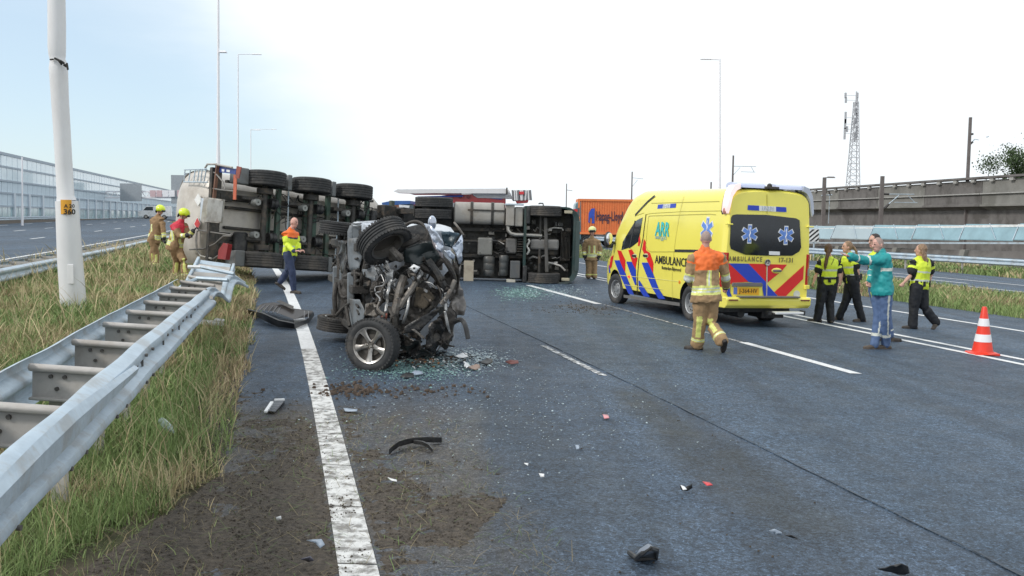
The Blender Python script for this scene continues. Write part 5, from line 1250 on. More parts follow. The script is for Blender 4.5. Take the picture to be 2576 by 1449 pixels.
mr_(((604,812),(611,812),(606,1160),(598,1160)), 'door_gap', M('pale_gap', (.6,.55,.5), .6), .0135); mr_(((604,105),(609,105),(611,300),(606,300)), 'door_gap', M('yellow_shade_line', (.42,.37,.05), .5), .009)
pb_ = mr_(((245,1010),(262,1000),(540,1000),(556,1030),(552,1120),(530,1150),(262,1142),(236,1090)), 'plate_recess', yel, .020)
rear_dec('plate_handle', [R8(*p) for p in ((258,992),(545,992),(556,1012),(552,1030),(248,1030),(246,1008))], greyt, .05, .04, bevel=.008)
pl_ = rear_dec('number_plate', [R8(*p) for p in ((265,1038),(522,1045),(520,1115),(263,1108))], M('plate_orange', (.80,.42,.02), .4, 0, .03), .028, .008)
mr_(((265,1038),(300,1039),(300,1109),(263,1108)), 'plate_flag', M('plate_blue', (.10,.18,.55), .4), .0295)
rtext('J-364-HV', .115, inkm, 412, 1077, .000, .92, pl_, .031)
q = MB(); ec = R8(607, 790)
q.lathe([(-.016,.001),(-.022,.058),(-.030,.066),(-.034,.058)], 32, 'x', (0, ec[0], ec[1])); q.build('emblem_ring', chrome, amb, smooth=True)
q = MB(); q.lathe([(-.013,.001),(-.020,.055)], 24, 'x', (0, ec[0], ec[1])); q.build('emblem_disc', blackp, amb)
q = MB()
for a in (PI/2, PI/2+2*PI/3, PI/2+4*PI/3): q.add([(-.030, ec[0]+.055*math.cos(a), ec[1]+.055*math.sin(a)), (-.026, ec[0]+.014*math.cos(a+1.3), ec[1]+.014*math.sin(a+1.3)), (-.034, ec[0], ec[1]), (-.026, ec[0]+.014*math.cos(a-1.3), ec[1]+.014*math.sin(a-1.3))], [(0,1,2),(0,2,3),(0,3,1),(1,3,2)])
q.build('emblem_star', chrome, amb)
hb = R8(702, 872); q = MB(); q.sphere((-.012, hb[0], hb[1]), .1, 20, 8, sc=(.12,1.15,.55)); q.build('handle_bowl', yel, amb, smooth=True); q = MB(); q.box((-.035, hb[0], hb[1]), (.03,.19,.042)); q.build('door_handle', greyt, amb, bevel=.012)
bp_ = R8(905, 1110); q = MB(); q.cyl((-.006, bp_[0], bp_[1]), (-.010, bp_[0], bp_[1]), .075, 24); q.build('round_sticker', M('sticker_grey', (.62,.64,.60), .5), amb)
for s in (1, -1):        # tail lamps on the corners
    q = MB(); q.loft([[(-.012, s*.90, z0_), (.02, s*.955, z0_), (.12, s*.974, z0_), (.12, s*.93, z0_), (.0, s*.86, z0_)] for z0_ in (.78,.80,1.30,1.44)]); q.build('tail_lamp', M('tail_red', (.42,.01,.012), .15, coat=.8), amb, bevel=.006)
    q = MB(); q.loft([[(-.016, s*.902, z0_), (.02, s*.960, z0_), (.10, s*.977, z0_), (.10, s*.93, z0_)] for z0_ in (1.02,1.16)]); q.build('lamp_lens', M('lens_grey', (.30,.28,.28), .15, coat=.8), amb)
    for z in (.80, 2.0):
        q = MB(); q.box((-.015, s*.90, z if z < 1 else 1.98), (.05,.15 if z > 1 else .10,.03 if z > 1 else .08)); q.build('hinge', yel, amb, bevel=.01)
# bumper and step
q = MB(); q.loft([[(x, y, z) for (x, z) in ((.25,.60),(-.10,.60),(-.13,.56),(-.12,.44),(-.05,.38),(.25,.38))] for y in (-.94,-.9,.9,.94)]); q.build('bumper', yel, amb, bevel=.02)
q = MB(); q.box((-.085, 0, .606), (.16,1.34,.03)); q.build('step_tread', greyt, amb, bevel=.008)
for s in (1,-1): q = MB(); q.box((-.13, s*.80, .545), (.02,.20,.025)); q.build('bumper_reflector', M('reflector_brown', (.20,.05,.03), .3), amb)
q = MB(); q.box((-.10, -.42, .30), (.22,.62,.045)); q.build('rear_step', whitep, amb, bevel=.008); 
q = MB(); q.box((-.02, -.42, .285), (.30,.70,.03)); q.box((-.1,.0,.30),(.12,.08,.07)); q.box((-.12,-.76,.30),(.12,.05,.09)); q.build('step_frame', blackp, amb)
q = MB(); q.box((2.8,0,.33), (5.0,1.5,.12)); q.box((1.1,0,.26),(.3,1.5,.16)); q.sphere((RWX,0,.34),.17,12,8); q.cyl((.3,.35,.24),(.9,.35,.24),.08,10); q.box((.6,-.4,.25),(.5,.5,.2)); q.build('underbody', blackp, amb)
# wheels
for x in (RWX, FWX):
    for s in (1, -1):
        q = MB(); q.lathe(tyre_prof(.36,.235,.215,4), 40); t = q.build('tyre', rubber, amb, smooth=True, loc=(x, s*.84, .355)); q = MB()
        if x == FWX: t.rotation_euler.z = .10
        q.lathe([(-.09*s,.215),(.095*s,.215),(.085*s,.20),(.02*s,.185),(.045*s,.12),(.05*s,.09),(.085*s,.075),(.09*s,.002)], 32)
        for k in range(6): a = k*PI/3; q.cyl((.1*math.cos(a), .04*s, .1*math.sin(a)), (.1*math.cos(a), .065*s, .1*math.sin(a)), .012, 6)
        q.build('rim', M('steel_rim', (.42,.43,.44), .35, .6), t, smooth=True)
        q = MB()
        for k in range(12): a = k*PI/6; q.box((.152*math.cos(a), .034*s, .152*math.sin(a)), (.035,.012,.035), Matrix.Rotation(-a, 3, 'Y'))
        q.build('rim_hole', blackp, t)['kind'] = 'stuff'
# mirrors, beacons
for s in (1, -1):
    q = MB(); q.sphere((5.02, s*1.14, 1.52), .17, 14, 10, sc=(.45,.62,1.15)); mh = q.build('mirror', blackp, amb, smooth=True); q = MB(); q.sphere((4.95, s*1.14, 1.55), .14, 14, 10, sc=(.2,.62,1.0)); q.build('mirror_glass', M('mirror_glass', (.75,.77,.8), .05, .9), mh, smooth=True)
    q = MB(); q.beam((5.02, s*.9, 1.42), (5.02, s*1.12, 1.48), .06, .05); q.build('mirror_arm', blackp, amb)
    bz = M('beacon_lens', (.55,.60,.80), .12, 0, .05, 2, coat=.8)
    q = MB(); q.loft([[(.02+.30*math.cos(a)*.55+.16, s*y, 2.685+.10*max(0,math.sin(a))**.7) for a in np.linspace(0, PI, 9)] for y in (.12,.2,.74,.80)]); q.build('light_bar', bz, amb, smooth=True)
    q = MB(); pr_ = [(.70,2.76),(.82,2.72),(.90,2.58),(.935,2.40),(.95,2.24),(.93,2.18),(.90,2.30),(.86,2.50),(.78,2.62),(.70,2.66)]
    q.loft([[(x, s*(y+(.012 if 0<i<5 else 0)), z) for i, (y, z) in enumerate(pr_)] for x in (-.03,0,.14,.18)]); q.build('corner_light', M('corner_lens_lit', (.8,.66,.66), .15, coat=.8, emit=(1,.72,.68), estr=.55) if s > 0 else M('corner_lens', (.42,.46,.55), .15, coat=.8), amb, smooth=True)
    q = MB(); q.loft([[(x, s*(y-.012), z-.02) for y, z in pr_] for x in (.18,.24)]); q.build('corner_light_base', blackp, amb, smooth=True)
    q = MB(); q.sphere((.10, s*.945, 2.23), .055, 10, 8, sc=(1,.5,1.2)); q.build('marker_lamp', M('marker_pink', (.5,.22,.18), .2), amb)
q = MB(); q.box((.10,0,2.70), (.26,.30,.05)); q.sphere((.08,.0,2.74), .05); q.build('reversing_camera', darkst, amb, bevel=.01)
for s in (1,):
    q = MB(); q.cyl((1.70, YS_(1.7,.75)*s, .75), (1.70, (YS_(1.7,.75)+.01)*s, .75), .035, 12); q.build('side_marker', M('amber', (.75,.22,.02), .3), amb)
q = MB(); q.sphere((FWX-.85, .99, .70), .03); q.build('door_lamp', M('red_lamp', (.8,.02,.02), .2, emit=(1,.05,.03), estr=1.5), amb)
# ============================================================ the wrecked car, standing on its side
CH = Vector((.30,-.954,0)).normalized(); CAR_O = Vector((-1.62, 11.9, 0)); CAR_O.z = gz(CAR_O.x)
car = empty('wrecked_car', CAR_O, 0, 'wrecked silver car standing on its side, crushed front and alloy wheel facing the camera', 'car'); ko = CAR_O
silver = M('car_silver', (.52,.56,.62), .28, .5, .08, 3, .05, 10, dirt=(.16,.14,.12), dscale=4, damt=.5, coat=.6)
fendb = M('fender_blue_silver', (.55,.62,.74), .22, .45, .06, 3, coat=.8, dirt=(.2,.19,.2), dscale=9, damt=.5)
undg = M('underbody_grey', (.17,.19,.21), .5, 0, .12, 4, .1, 20, dirt=(.10,.085,.07), dscale=3, damt=.6)
mud = M('muddy_metal', (.055,.050,.046), .6, .3, .35, 9, .5, 40, dirt=(.045,.038,.032), dscale=6, damt=.8, dlo=.45)
mudl = M('pale_muddy_metal', (.17,.155,.14), .55, .35, .25, 8, .4, 40, dirt=(.09,.07,.055), dscale=6, damt=.7)
oily = M('oily_black', (.018,.018,.019), .35, .2, .4, 10, .4, 30, dirt=(.07,.058,.045), dscale=5, damt=.6)
scrap = M('bright_scrap', (.40,.40,.40), .4, .6, .2, 12, .2, 40, dirt=(.14,.12,.1), dscale=8, damt=.6)
def c3(cx, cy, Y): return WP((1150+cx/2.163)/1.4907, (780+cy/2.163)/1.4907, Y)-ko
def sheet(name, pts, mat, amp=.05, seed=0, th=.006, res=.05, parent=None, freq=4):
    """torn, crumpled plate: outline in 3-D, filled, subdivided and displaced"""
    P = [Vector(p) for p in pts]; c = sum(P, Vector())/len(P); nrm = Vector((0,0,0))
    for i in range(len(P)): nrm += (P[i]-c).cross(P[(i+1) % len(P)]-c)
    nrm.normalize(); u, v = ortho(nrm); flat = [((p-c).dot(u), (p-c).dot(v)) for p in P]; hgt = [(p-c).dot(nrm) for p in P]
    bm = bmesh.new(); vs = [bm.verts.new((a, b, 0)) for a, b in flat]
    for t in tessellate_polygon([[Vector((a, b, 0)) for a, b in flat]]):
        try: bm.faces.new([vs[i] for i in t])
        except ValueError: pass
    for _ in range(6):
        es = [e for e in bm.edges if e.calc_length() > res]
        if not es: break
        bmesh.ops.subdivide_edges(bm, edges=es, cuts=1); bmesh.ops.triangulate(bm, faces=[f for f in bm.faces if len(f.verts) > 3])
    for w in bm.verts:
        x, y = w.co.x, w.co.y; ws = [1/(1e-4+(x-a)**2+(y-b)**2) for a, b in flat]; h = sum(a*b for a, b in zip(ws, hgt))/sum(ws)
        q = Vector((x*freq, y*freq, seed*3.7)); fo = seed*1.3; r = abs(((x*math.cos(fo)+y*math.sin(fo))*freq*1.1+1.5*noise.noise(q*.6)) % 2-1)-.5+.6*(abs(((x*math.cos(fo+1.2)+y*math.sin(fo+1.2))*freq*1.7+noise.noise(q)) % 2-1)-.5)+.35*noise.noise(q*2.7); j = noise.noise_vector(q*1.7)*amp*.35
        w.co = c+u*(x+j.x)+v*(y+j.y)+nrm*(h+r*amp)
    me = bpy.data.meshes.new(name); bm.to_mesh(me); bm.free(); me.materials.append(mat); o = obj(name, me, parent or car)
    sm = o.modifiers.new('thick', 'SOLIDIFY'); sm.thickness = th; shade(me, 22); return o
def S(name, pts, Y, mat, amp=.05, seed=0, **k):
    return sheet(name, [c3(p[0], p[1], p[2] if len(p) > 2 else Y) for p in pts], mat, amp, seed, **k)
def pipe(name, pts, r, mat, n=8, Y=12): 
    P = [c3(p[0], p[1], p[2] if len(p) > 2 else Y) for p in pts]; Q = []
    for j in range(len(P)-1):
        a, b, c_, d_ = P[max(j-1,0)], P[j], P[j+1], P[min(j+2,len(P)-1)]
        for t in (0,.33,.66): Q.append(.5*((2*b)+(c_-a)*t+(2*a-5*b+4*c_-d_)*t*t+(3*b-a-3*c_+d_)*t**3))
    Q.append(P[-1]); m = MB(); m.tube(Q, r, n); return m.build(name, mat, car, smooth=True)
# body shell behind the torn nose: section in (depth-from-floor, height) swept back
RT = Vector((.954,.30,0)); BK = -CH
def K(f, s, h): return RT*f+BK*s+Vector((0,0,h))       # f: floor->roof, s: towards the tail, h: up
m = MB(); secs = []
for s, f0, f1, h0, h1 in ((.25,.02,1.15,.12,1.68),(.7,-.08,1.35,.06,1.74),(1.4,-.1,1.42,.05,1.76),(2.2,-.1,1.42,.05,1.75),(3.0,-.06,1.3,.08,1.72),(3.45,.05,1.0,.16,1.62)):
    r = .16; ring = []
    for (cf, ch, a0) in ((f1-r,h1-r,0),(f0+r*.5,h1-r*.5,PI/2),(f0+r*.5,h0+r*.5,PI),(f1-r,h0+r,1.5*PI)):
        rr_ = r if cf > .5 else r*.5
        for k in range(4): a = a0+PI/2*k/3; ring.append(K((cf+rr_*math.cos(a))*.82, s, ch+rr_*math.sin(a)))
    secs.append(ring)
m.loft(secs); bsh = m.build('body_shell', silver, car, smooth=True)
dsp = bsh
m = MB(); m.loft([[K(-.14, s, .14), K(-.14, s, 1.66), K(-.09, s, 1.70), K(-.09, s, .10)] for s in (.6,3.3)]); m.build('floor_backing', mud, car)
for (h, w_) in ((.35,.12),(1.45,.12),(.9,.22)):
    m = MB(); m.beam(K(-.20, .5, h), K(-.20, 3.2, h), w_, .1, (0,0,1)); m.build('floor_rail', mud, car, bevel=.01)
for k in range(7): pipe_pts = [K(-.2-.05*rnd.random(), .4+.55*j+.1*rnd.random(), .5+k*.13+rnd.uniform(-.1,.1)) for j in range(6)]; m = MB(); m.tube(pipe_pts, rnd.choice((.015,.02,.035)), 7); m.build('exhaust_pipe' if k == 0 else 'brake_line', mud, car, smooth=True)
for s in (1.0,1.8,2.6): m = MB(); m.box(K(-.22, s, .9), (.10,.45,.42)); m.build('heat_shield', undg, car, bevel=.02)
# side windows and roof rail of the shell, facing up and to the right
m = MB(); m.prism([(0,0),(1.5,0),(1.3,.45),(.35,.45)], 0, .01, 'xy'); 
for h in (1.772,): 
    m = MB(); P = [K(.68,.9,h), K(.68,2.9,h), K(1.02,2.6,h-.03), K(1.02,1.3,h-.03)]; m.add(P+[p-Vector((0,0,.01)) for p in P], [(0,1,2,3),(7,6,5,4),(0,4,5,1),(1,5,6,2),(2,6,7,3),(3,7,4,0)]); m.build('side_window', glassd, car)
# wheels
def car_wheel(c, axis, label=None, R=.325, Wd=.215, worn=rubber, rim=True):
    ax = Vector(axis).normalized(); u, v = ortho(ax); X = Matrix((u, -ax, v)).transposed()
    if X.determinant() < 0: X = Matrix((-u, -ax, v)).transposed()
    m = MB(); m.lathe(tyre_prof(R, Wd, R*.64, 5), 48)
    for k in range(60):
        a = 2*PI*k/60
        for y in (-.085,.085): m.box((R*math.cos(a), y, R*math.sin(a)), (.007,.038,.018), Matrix.Rotation(-a, 3, 'Y')) if False else None
    t = m.build('tyre', worn, car, smooth=True); t.matrix_local = Matrix.Translation(c) @ X.to_4x4()
    if label: t['label'] = label
    q = MB(); r = R*.64
    for k in range(48):     # tread blocks along both shoulders
        a = 2*PI*k/48
        for y in (-Wd*.40, Wd*.40): q.box(((R-.010)*math.cos(a), y, (R-.010)*math.sin(a)), (.024,.03,.026), Matrix.Rotation(-a, 3, 'Y'))
    q.build('tread', worn, t)['kind'] = 'stuff'
    q = MB(); q.lathe([(-.09,r),(-.095,r+.012),(-.085,r+.012),(-.075,r-.012),(.0,r-.03),(.09,r-.02),(.10,r),(.10,r+.01)], 48); 
    q.lathe([(-.068,.001),(-.070,.026),(-.052,.036),(-.048,.05),(-.02,.06)], 28)
    q.build('rim', chrome, t, smooth=True)
    q = MB()
    for k in range(5):
        a = 2*PI*k/5+.25
        for (w0, w1, da) in ((.030,.040,0),):
            def pt(rr, off, y): return (rr*math.cos(a)-off*math.sin(a), y, rr*math.sin(a)+off*math.cos(a))
            secs = []
            for rr, wd, y in ((.035,.034,-.060),(.08,.028,-.066),(.13,.030,-.070),(.17,.040,-.078),(r-.004,.060,-.082)):
                secs.append([pt(rr, -wd, y+.012), pt(rr, -wd*.55, y), pt(rr, wd*.55, y), pt(rr, wd, y+.012), pt(rr, 0, y+.035)])
            q.loft(secs)
    q.build('spokes', chrome, t, smooth=True)
    q = MB(); q.cyl((0,-.01,0),(0,.0,0),r*.93,28); q.cyl((0,-.035,0),(0,-.01,0),.13,28); q.build('brake_disc', M('brake_disc', (.10,.09,.08), .5, .6), t)
    q = MB()
    for k in range(5): a = 2*PI*k/5; q.cyl((.045*math.cos(a),-.07,.045*math.sin(a)), (.045*math.cos(a),-.058,.045*math.sin(a)), .008, 6)
    q.build('wheel_bolts', darkst, t)
    return t
cw = WP(938, 857, 11.45)-ko; cw.z = .305
car_wheel(cw, (-.34,-.93,.05), 'front wheel with bare five-spoke alloy rim')
car_wheel(WP(966,606,11.75)-ko, (-.50,.42,.66), 'front wheel twisted out of its arch', R=.33, Wd=.235)
car_wheel(WP(857,575,14.2)-ko, (.10,.02,1), None, R=.315, Wd=.20)
car_wheel(WP(852,814,14.0)-ko, (-.10,.02,-1), None, R=.315, Wd=.20, worn=rubberw)
m = MB(); m.cyl(WP(852,812,14.0)-ko, WP(857,577,14.2)-ko, .05, 8); m.build('rear_axle', mud, car)
# floor-side panels (facing left and towards the camera)
S('wheel_arch_liner', [(352,140),(375,135),(480,140),(520,200),(455,380),(420,500),(338,480),(330,300),(330,190)], 12.9, undg, .012, 1, res=.08)
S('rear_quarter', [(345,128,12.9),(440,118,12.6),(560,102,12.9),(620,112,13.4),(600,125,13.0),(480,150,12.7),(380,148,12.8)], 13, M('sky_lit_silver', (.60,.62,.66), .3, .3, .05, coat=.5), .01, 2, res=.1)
S('bumper_corner', [(330,195,13),(352,140,13),(372,150,12.9),(372,240,12.9),(340,265,13)], 13, undg, .01, 3)
S('sill_panel', [(350,735,12.6),(430,742,12.3),(470,850,12.1),(450,930,12.2),(350,960,12.6),(345,850,12.7)], 12.4, undg, .02, 4)
S('side_trim', [(455,120,12.5),(520,120,12.4),(540,200,12.3),(470,330,12.4),(440,400,12.5)], 12.4, silver, .015, 5)
# dark core: engine bay packed behind the torn front
m = MB(); core = [c3(x, y, Y) for x, y, Y in ((430,420,12.5),(800,300,12.5),(1150,240,12.6),(1230,600,12.5),(1180,1080,12.4),(760,1180,12.2),(500,900,12.4),(430,650,12.5))]
m.loft([core, [p+BK*.9+Vector((.05,0,0)) for p in core]]); m.build('engine_bay', oily, car)
for k in range(60):     # lumpy castings
    cx = rnd.uniform(480,1180); cy = rnd.uniform(430,1130); Y = rnd.uniform(12.05,12.4); s = rnd.uniform(.03,.11)
    if cx < 560 and cy > 820: continue
    m = MB(); R_ = Matrix.Rotation(rnd.random()*3, 3, Vector((rnd.random(),rnd.random(),rnd.random()+.1)).normalized()); m.box(c3(cx,cy,Y), (s*rnd.uniform(.6,2), s, s*rnd.uniform(.6,2.2)), R_, taper=rnd.uniform(.6,1)); m.build('casting', rnd.choice((mud, oily, oily, darkst, mudl)), car, bevel=.012)
S('wheel_house', [(700,250,12.2),(820,150,12.3),(930,130,12.3),(1000,220,12.2),(1040,330,12.1),(1000,470,12.0),(880,470,11.95),(780,400,12.0)], 12.1, oily, .03, 6)
S('fan_shroud', [(790,340,11.9),(900,290,11.85),(1010,270,11.85),(1100,400,11.95),(1030,480,11.9),(880,460,11.85),(790,430,11.9)], 11.9, M('shroud_black', (.02,.028,.03), .3, 0, .3, 6), .04, 7)
pipe('arch_lip', [(790,150,12.2),(840,118,12.1),(900,112,12.05),(960,150,12.0),(985,210,11.95),(975,260,11.95)], .022, mud)
S('front_wing', [(955,128,11.9),(1010,140,11.8),(1060,200,11.75),(1105,260,11.75),(1118,310,11.8),(1095,360,11.8),(1050,330,11.75),(1015,250,11.75),(985,190,11.85)], 11.8, fendb, .035, 8, res=.04, freq=6)
S('front_wing', [(1015,240,11.8),(1060,320,11.75),(1100,370,11.8),(1120,430,11.85),(1080,390,11.8),(1030,320,11.8)], 11.8, M('pinkish_silver', (.50,.45,.47), .35, .4), .02, 9)
S('door_skin', [(1182,320,12.0),(1225,260,12.0),(1262,215,12.05),(1268,300,12.0),(1262,420,12.05),(1240,460,12.05),(1215,400,12.0)], 12, fendb, .04, 10, res=.035, freq=7)
S('bonnet_shard', [(1120,345,11.9),(1160,340,11.9),(1205,385,11.95),(1190,420,11.95),(1150,400,11.9)], 11.9, fendb, .03, 11)
S('bonnet_inner', [(1090,200,12.3),(1140,190,12.2),(1245,215,12.3),(1200,280,12.2),(1180,330,12.2),(1110,300,12.2)], 12.2, M('inner_blue_black', (.02,.04,.055), .3, .2, .3, 6), .05, 12)
S('bonnet_edge', [(1095,195,12.1),(1160,188,12.0),(1240,205,12.1),(1235,225,12.1),(1150,215,12.0),(1100,225,12.1)], 12.1, M('inner_blue', (.10,.15,.19), .3, .3), .03, 13)
m = MB(); c = c3(1018,120,11.9); m.sphere(c, .085, 18, 12, sc=(.62,.35,1.05)); mo = m.build('door_mirror', fendb, car, smooth=True); m = MB(); m.sphere(c+Vector((0,-.022,0)), .072, 18, 12, sc=(.6,.3,1.05)); m.build('mirror_glass', M('mirror_grey', (.42,.45,.52), .1, .7), mo, smooth=True)
pipe('wiper_arm', [(1198,118,12.3),(1235,165,12.2),(1272,220,12.2)], .014, mudl)
# frames, struts, radiator in front
pipe('chassis_leg', [(790,555,11.75),(760,640,11.7),(735,760,11.65),(715,860,11.65),(705,950,11.7)], .052, mudl)
pipe('chassis_leg', [(905,575,11.75),(860,650,11.7),(800,730,11.65),(762,800,11.65)], .040, mudl)
pipe('coolant_pipe', [(832,650,11.7),(825,780,11.62),(800,880,11.62),(780,930,11.68)], .018, scrap)
pipe('crossmember', [(985,430,11.8),(1060,540,11.75),(1110,640,11.75),(1140,700,11.8)], .055, oily); pipe('crossmember', [(930,480,11.85),(1000,510,11.8),(1060,560,11.8)], .05, mud)
S('radiator', [(872,625,11.75),(960,600,11.8),(1060,690,11.8),(1088,760,11.8),(1000,850,11.7),(880,960,11.65),(770,990,11.68),(770,900,11.7),(830,780,11.7)], 11.7, mud, .05, 14, freq=7, res=.04)
S('radiator_face', [(890,640,11.7),(985,660,11.72),(1040,730,11.72),(960,820,11.68),(870,800,11.68)], 11.7, M('radiator_brown', (.12,.10,.075), .55, .4, .5, 40, .8, 120, stretch=(8,1,1)), .03, 15, freq=6)
S('crash_beam', [(800,960,11.5),(900,900,11.5),(1030,830,11.55),(1080,815,11.6),(1060,860,11.6),(960,960,11.5),(930,1000,11.5),(770,1020,11.5)], 11.5, oily, .03, 16)
S('light_strip', [(850,985,11.4),(872,982,11.4),(960,1050,11.42),(950,1068,11.42)], 11.4, mudl, .01, 17, res=.03)
S('aluminium_tear', [(640,425,11.7),(662,430,11.7),(672,490,11.68),(700,500,11.68),(705,560,11.65),(680,640,11.65),(665,720,11.65),(655,850,11.65),(630,860,11.65),(640,760,11.65),(655,640,11.65),(655,560,11.65),(632,520,11.68)], 11.66, scrap, .03, 18, res=.03, freq=9)
S('aluminium_tear', [(700,580,11.7),(722,565,11.7),(718,640,11.68),(700,620,11.68)], 11.7, scrap, .02, 19, res=.03)
S('data_sticker_plate', [(828,490,11.6),(868,455,11.6),(922,480,11.6),(875,522,11.6)], 11.6, whitep, .006, 20, res=.05)
S('sticker_mark', [(862,482,11.585),(882,480,11.585),(880,496,11.585),(864,496,11.585)], 11.58, inkm, .001, 21, res=.05)
S('reservoir', [(480,780,12.0),(560,760,11.95),(610,850,11.9),(570,890,11.9),(470,870,12)], 11.95, mudl, .05, 22, freq=6)
S('subframe', [(440,500,12.2),(560,470,12.0),(640,480,12.0),(600,540,11.95),(560,560,11.95),(540,600,12.0),(480,560,12.1)], 12.0, undg, .05, 23)
S('gearbox_casing', [(530,600,11.95),(640,590,11.9),(650,760,11.9),(590,800,11.9),(520,700,11.95)], 11.9, mud, .06, 24, freq=8)
for pts in ([(240,612,13),(225,720,12.9),(235,870,12.9)],[(262,612,12.9),(290,720,12.8),(350,700,12.7),(385,580,12.6)],[(395,500,12.5),(400,600,12.45),(385,690,12.45)],[(430,680,12.4),(450,560,12.3),(480,420,12.3)],[(310,560,12.8),(400,530,12.5),(450,540,12.4)],[(240,870,12.8),(320,790,12.7),(390,760,12.5)],[(320,800,12.6),(350,960,12.4)]): pipe('suspension_arm', pts, rnd.uniform(.022,.036), mud)
S('outer_panel', [(345,250,12.55),(440,235,12.4),(450,400,12.4),(425,500,12.4),(350,505,12.6)], 12.5, undg, .012, 61, res=.08)
S('torn_sill', [(250,600,13),(300,520,12.8),(330,440,12.8),(345,560,12.7),(330,700,12.7),(290,900,12.8),(230,880,13)], 12.9, mud, .06, 25)
S('exhaust_shield', [(255,260,13.4),(330,270,13.1),(335,430,13),(300,560,13),(262,520,13.2)], 13.2, oily, .05, 26)
pipe('drive_shaft', [(770,300,11.9),(850,275,11.85),(900,250,11.9)], .04, mud); pipe('steering_arm', [(690,340,11.8),(740,390,11.75),(760,410,11.8)], .05, mudl)
S('brake_shield', [(640,390,11.9),(700,330,11.8),(780,380,11.8),(740,430,11.8),(680,430,11.85)], 11.85, mudl, .03, 27)
# right-hand side of the torn nose
S('inner_wing', [(1110,560,12.0),(1160,480,12.0),(1215,430,12.0),(1250,560,12.0),(1230,700,11.95),(1160,760,11.9),(1120,680,11.95)], 12, mud, .07, 28, freq=6)
S('bonnet_crumple', [(1180,560,12.1),(1250,460,12.1),(1258,650,12.0),(1285,800,12.0),(1275,880,12.0),(1230,860,11.95),(1190,900,11.9),(1150,820,11.9),(1200,700,11.95)], 12.0, M('bonnet_grey_torn', (.24,.225,.215), .45, .3, .3, 8, .3, 20, dirt=(.08,.065,.05), dscale=5, damt=.8), .08, 29, freq=5)
S('bonnet_crumple', [(1100,830,11.8),(1180,780,11.85),(1200,930,11.85),(1190,1060,11.85),(1130,1150,11.8),(1060,1080,11.7),(1030,950,11.7)], 11.8, mud, .07, 30, freq=6)
S('grille', [(990,960,11.6),(1080,880,11.6),(1120,960,11.65),(1090,1080,11.7),(1040,1180,11.7),(960,1140,11.6)], 11.65, oily, .06, 31, freq=7)
S('lower_scrap', [(740,1010,11.6),(900,1080,11.5),(1000,1160,11.6),(1020,1210,11.7),(860,1200,11.6),(760,1130,11.7)], 11.6, oily, .06, 32, freq=7)
S('bright_strip', [(1118,690,11.7),(1150,680,11.72),(1140,760,11.7),(1142,840,11.68),(1118,830,11.68)], 11.7, scrap, .02, 33, res=.03)
S('bright_strip', [(1112,840,11.66),(1130,836,11.66),(1155,930,11.66),(1172,1020,11.7),(1155,1010,11.7),(1130,940,11.66)], 11.66, scrap, .015, 34, res=.03)
S('red_scrap', [(600,880,11.6),(655,850,11.6),(650,905,11.6)], 11.6, M('rusty_red', (.30,.10,.07), .6), .02, 35)
pipe('tube_frame', [(1090,780,11.7),(1150,700,11.7),(1200,590,11.8)], .03, mudl); pipe('bent_rod', [(960,600,11.65),(1010,610,11.6),(1045,650,11.62),(985,615,11.62)], .008, scrap)
pipe('strut', [(1060,470,11.9),(1120,420,11.85),(1180,520,11.9),(1200,600,11.95)], .035, mud); pipe('strut', [(1090,380,11.85),(1150,470,11.85),(1190,540,11.9)], .03, mud)
for k in range(46):     # wiring loom and hoses
    cx = rnd.uniform(520,1180); cy = rnd.uniform(420,1080); pts = [(cx, cy, rnd.uniform(11.55,11.95))]
    for j in range(4): cx += rnd.uniform(-60,60); cy += rnd.uniform(10,75); pts.append((cx, min(cy,1190), rnd.uniform(11.55,11.95)))
    pipe('wire', pts, rnd.choice((.005,.007,.011,.018)), rnd.choice((oily, oily, mud, scrap, mudl, darkst)), 6)
for k in range(44):     # small torn plates filling the nose
    cx = rnd.uniform(540,1180); cy = rnd.uniform(430,1120); Y = rnd.uniform(11.6,12.0); s = rnd.uniform(15,50)
    if cx < 700 and cy > 880: continue
    a0 = rnd.random()*6; S('torn_plate', [(cx+s*math.cos(a0+a)*rnd.uniform(.5,1.4), cy+s*math.sin(a0+a)*rnd.uniform(.5,1.6), Y+rnd.uniform(-.08,.08)) for a in (0,1.1,2.3,3.4,4.6)], Y, rnd.choice((oily, mud, mud, darkst, mudl, scrap) if k % 3 == 0 else (oily, mud, darkst)), .03, 40+k, res=.05, freq=8)
trim = pipe('black_trim', [(1198,925,11.7),(1250,905,11.6),(1285,950,11.5),(1310,1062,11.45)], .03, blackp)
# ------------------------------------------------------------ debris lying on the road
def at0(px, py): g = GP(px, py); return g
def debris(name, label, cat, px, py, pts, mat, amp=.02, seed=0, h=.03, group=None, th=.006, freq=6):
    """pts: image outline of the piece; lies on the road, raised by per-point height"""
    o = GP(px, py); r = None
    P = []
    for q in pts:
        hh = q[2] if len(q) > 2 else h; g = GP(q[0], q[1]+0, hh+.015); P.append(g-o)
    s = sheet(name, P, mat, amp, seed, th, .06, freq=freq); s.parent = None; s.location = o; tag(s, label, cat, group); return s
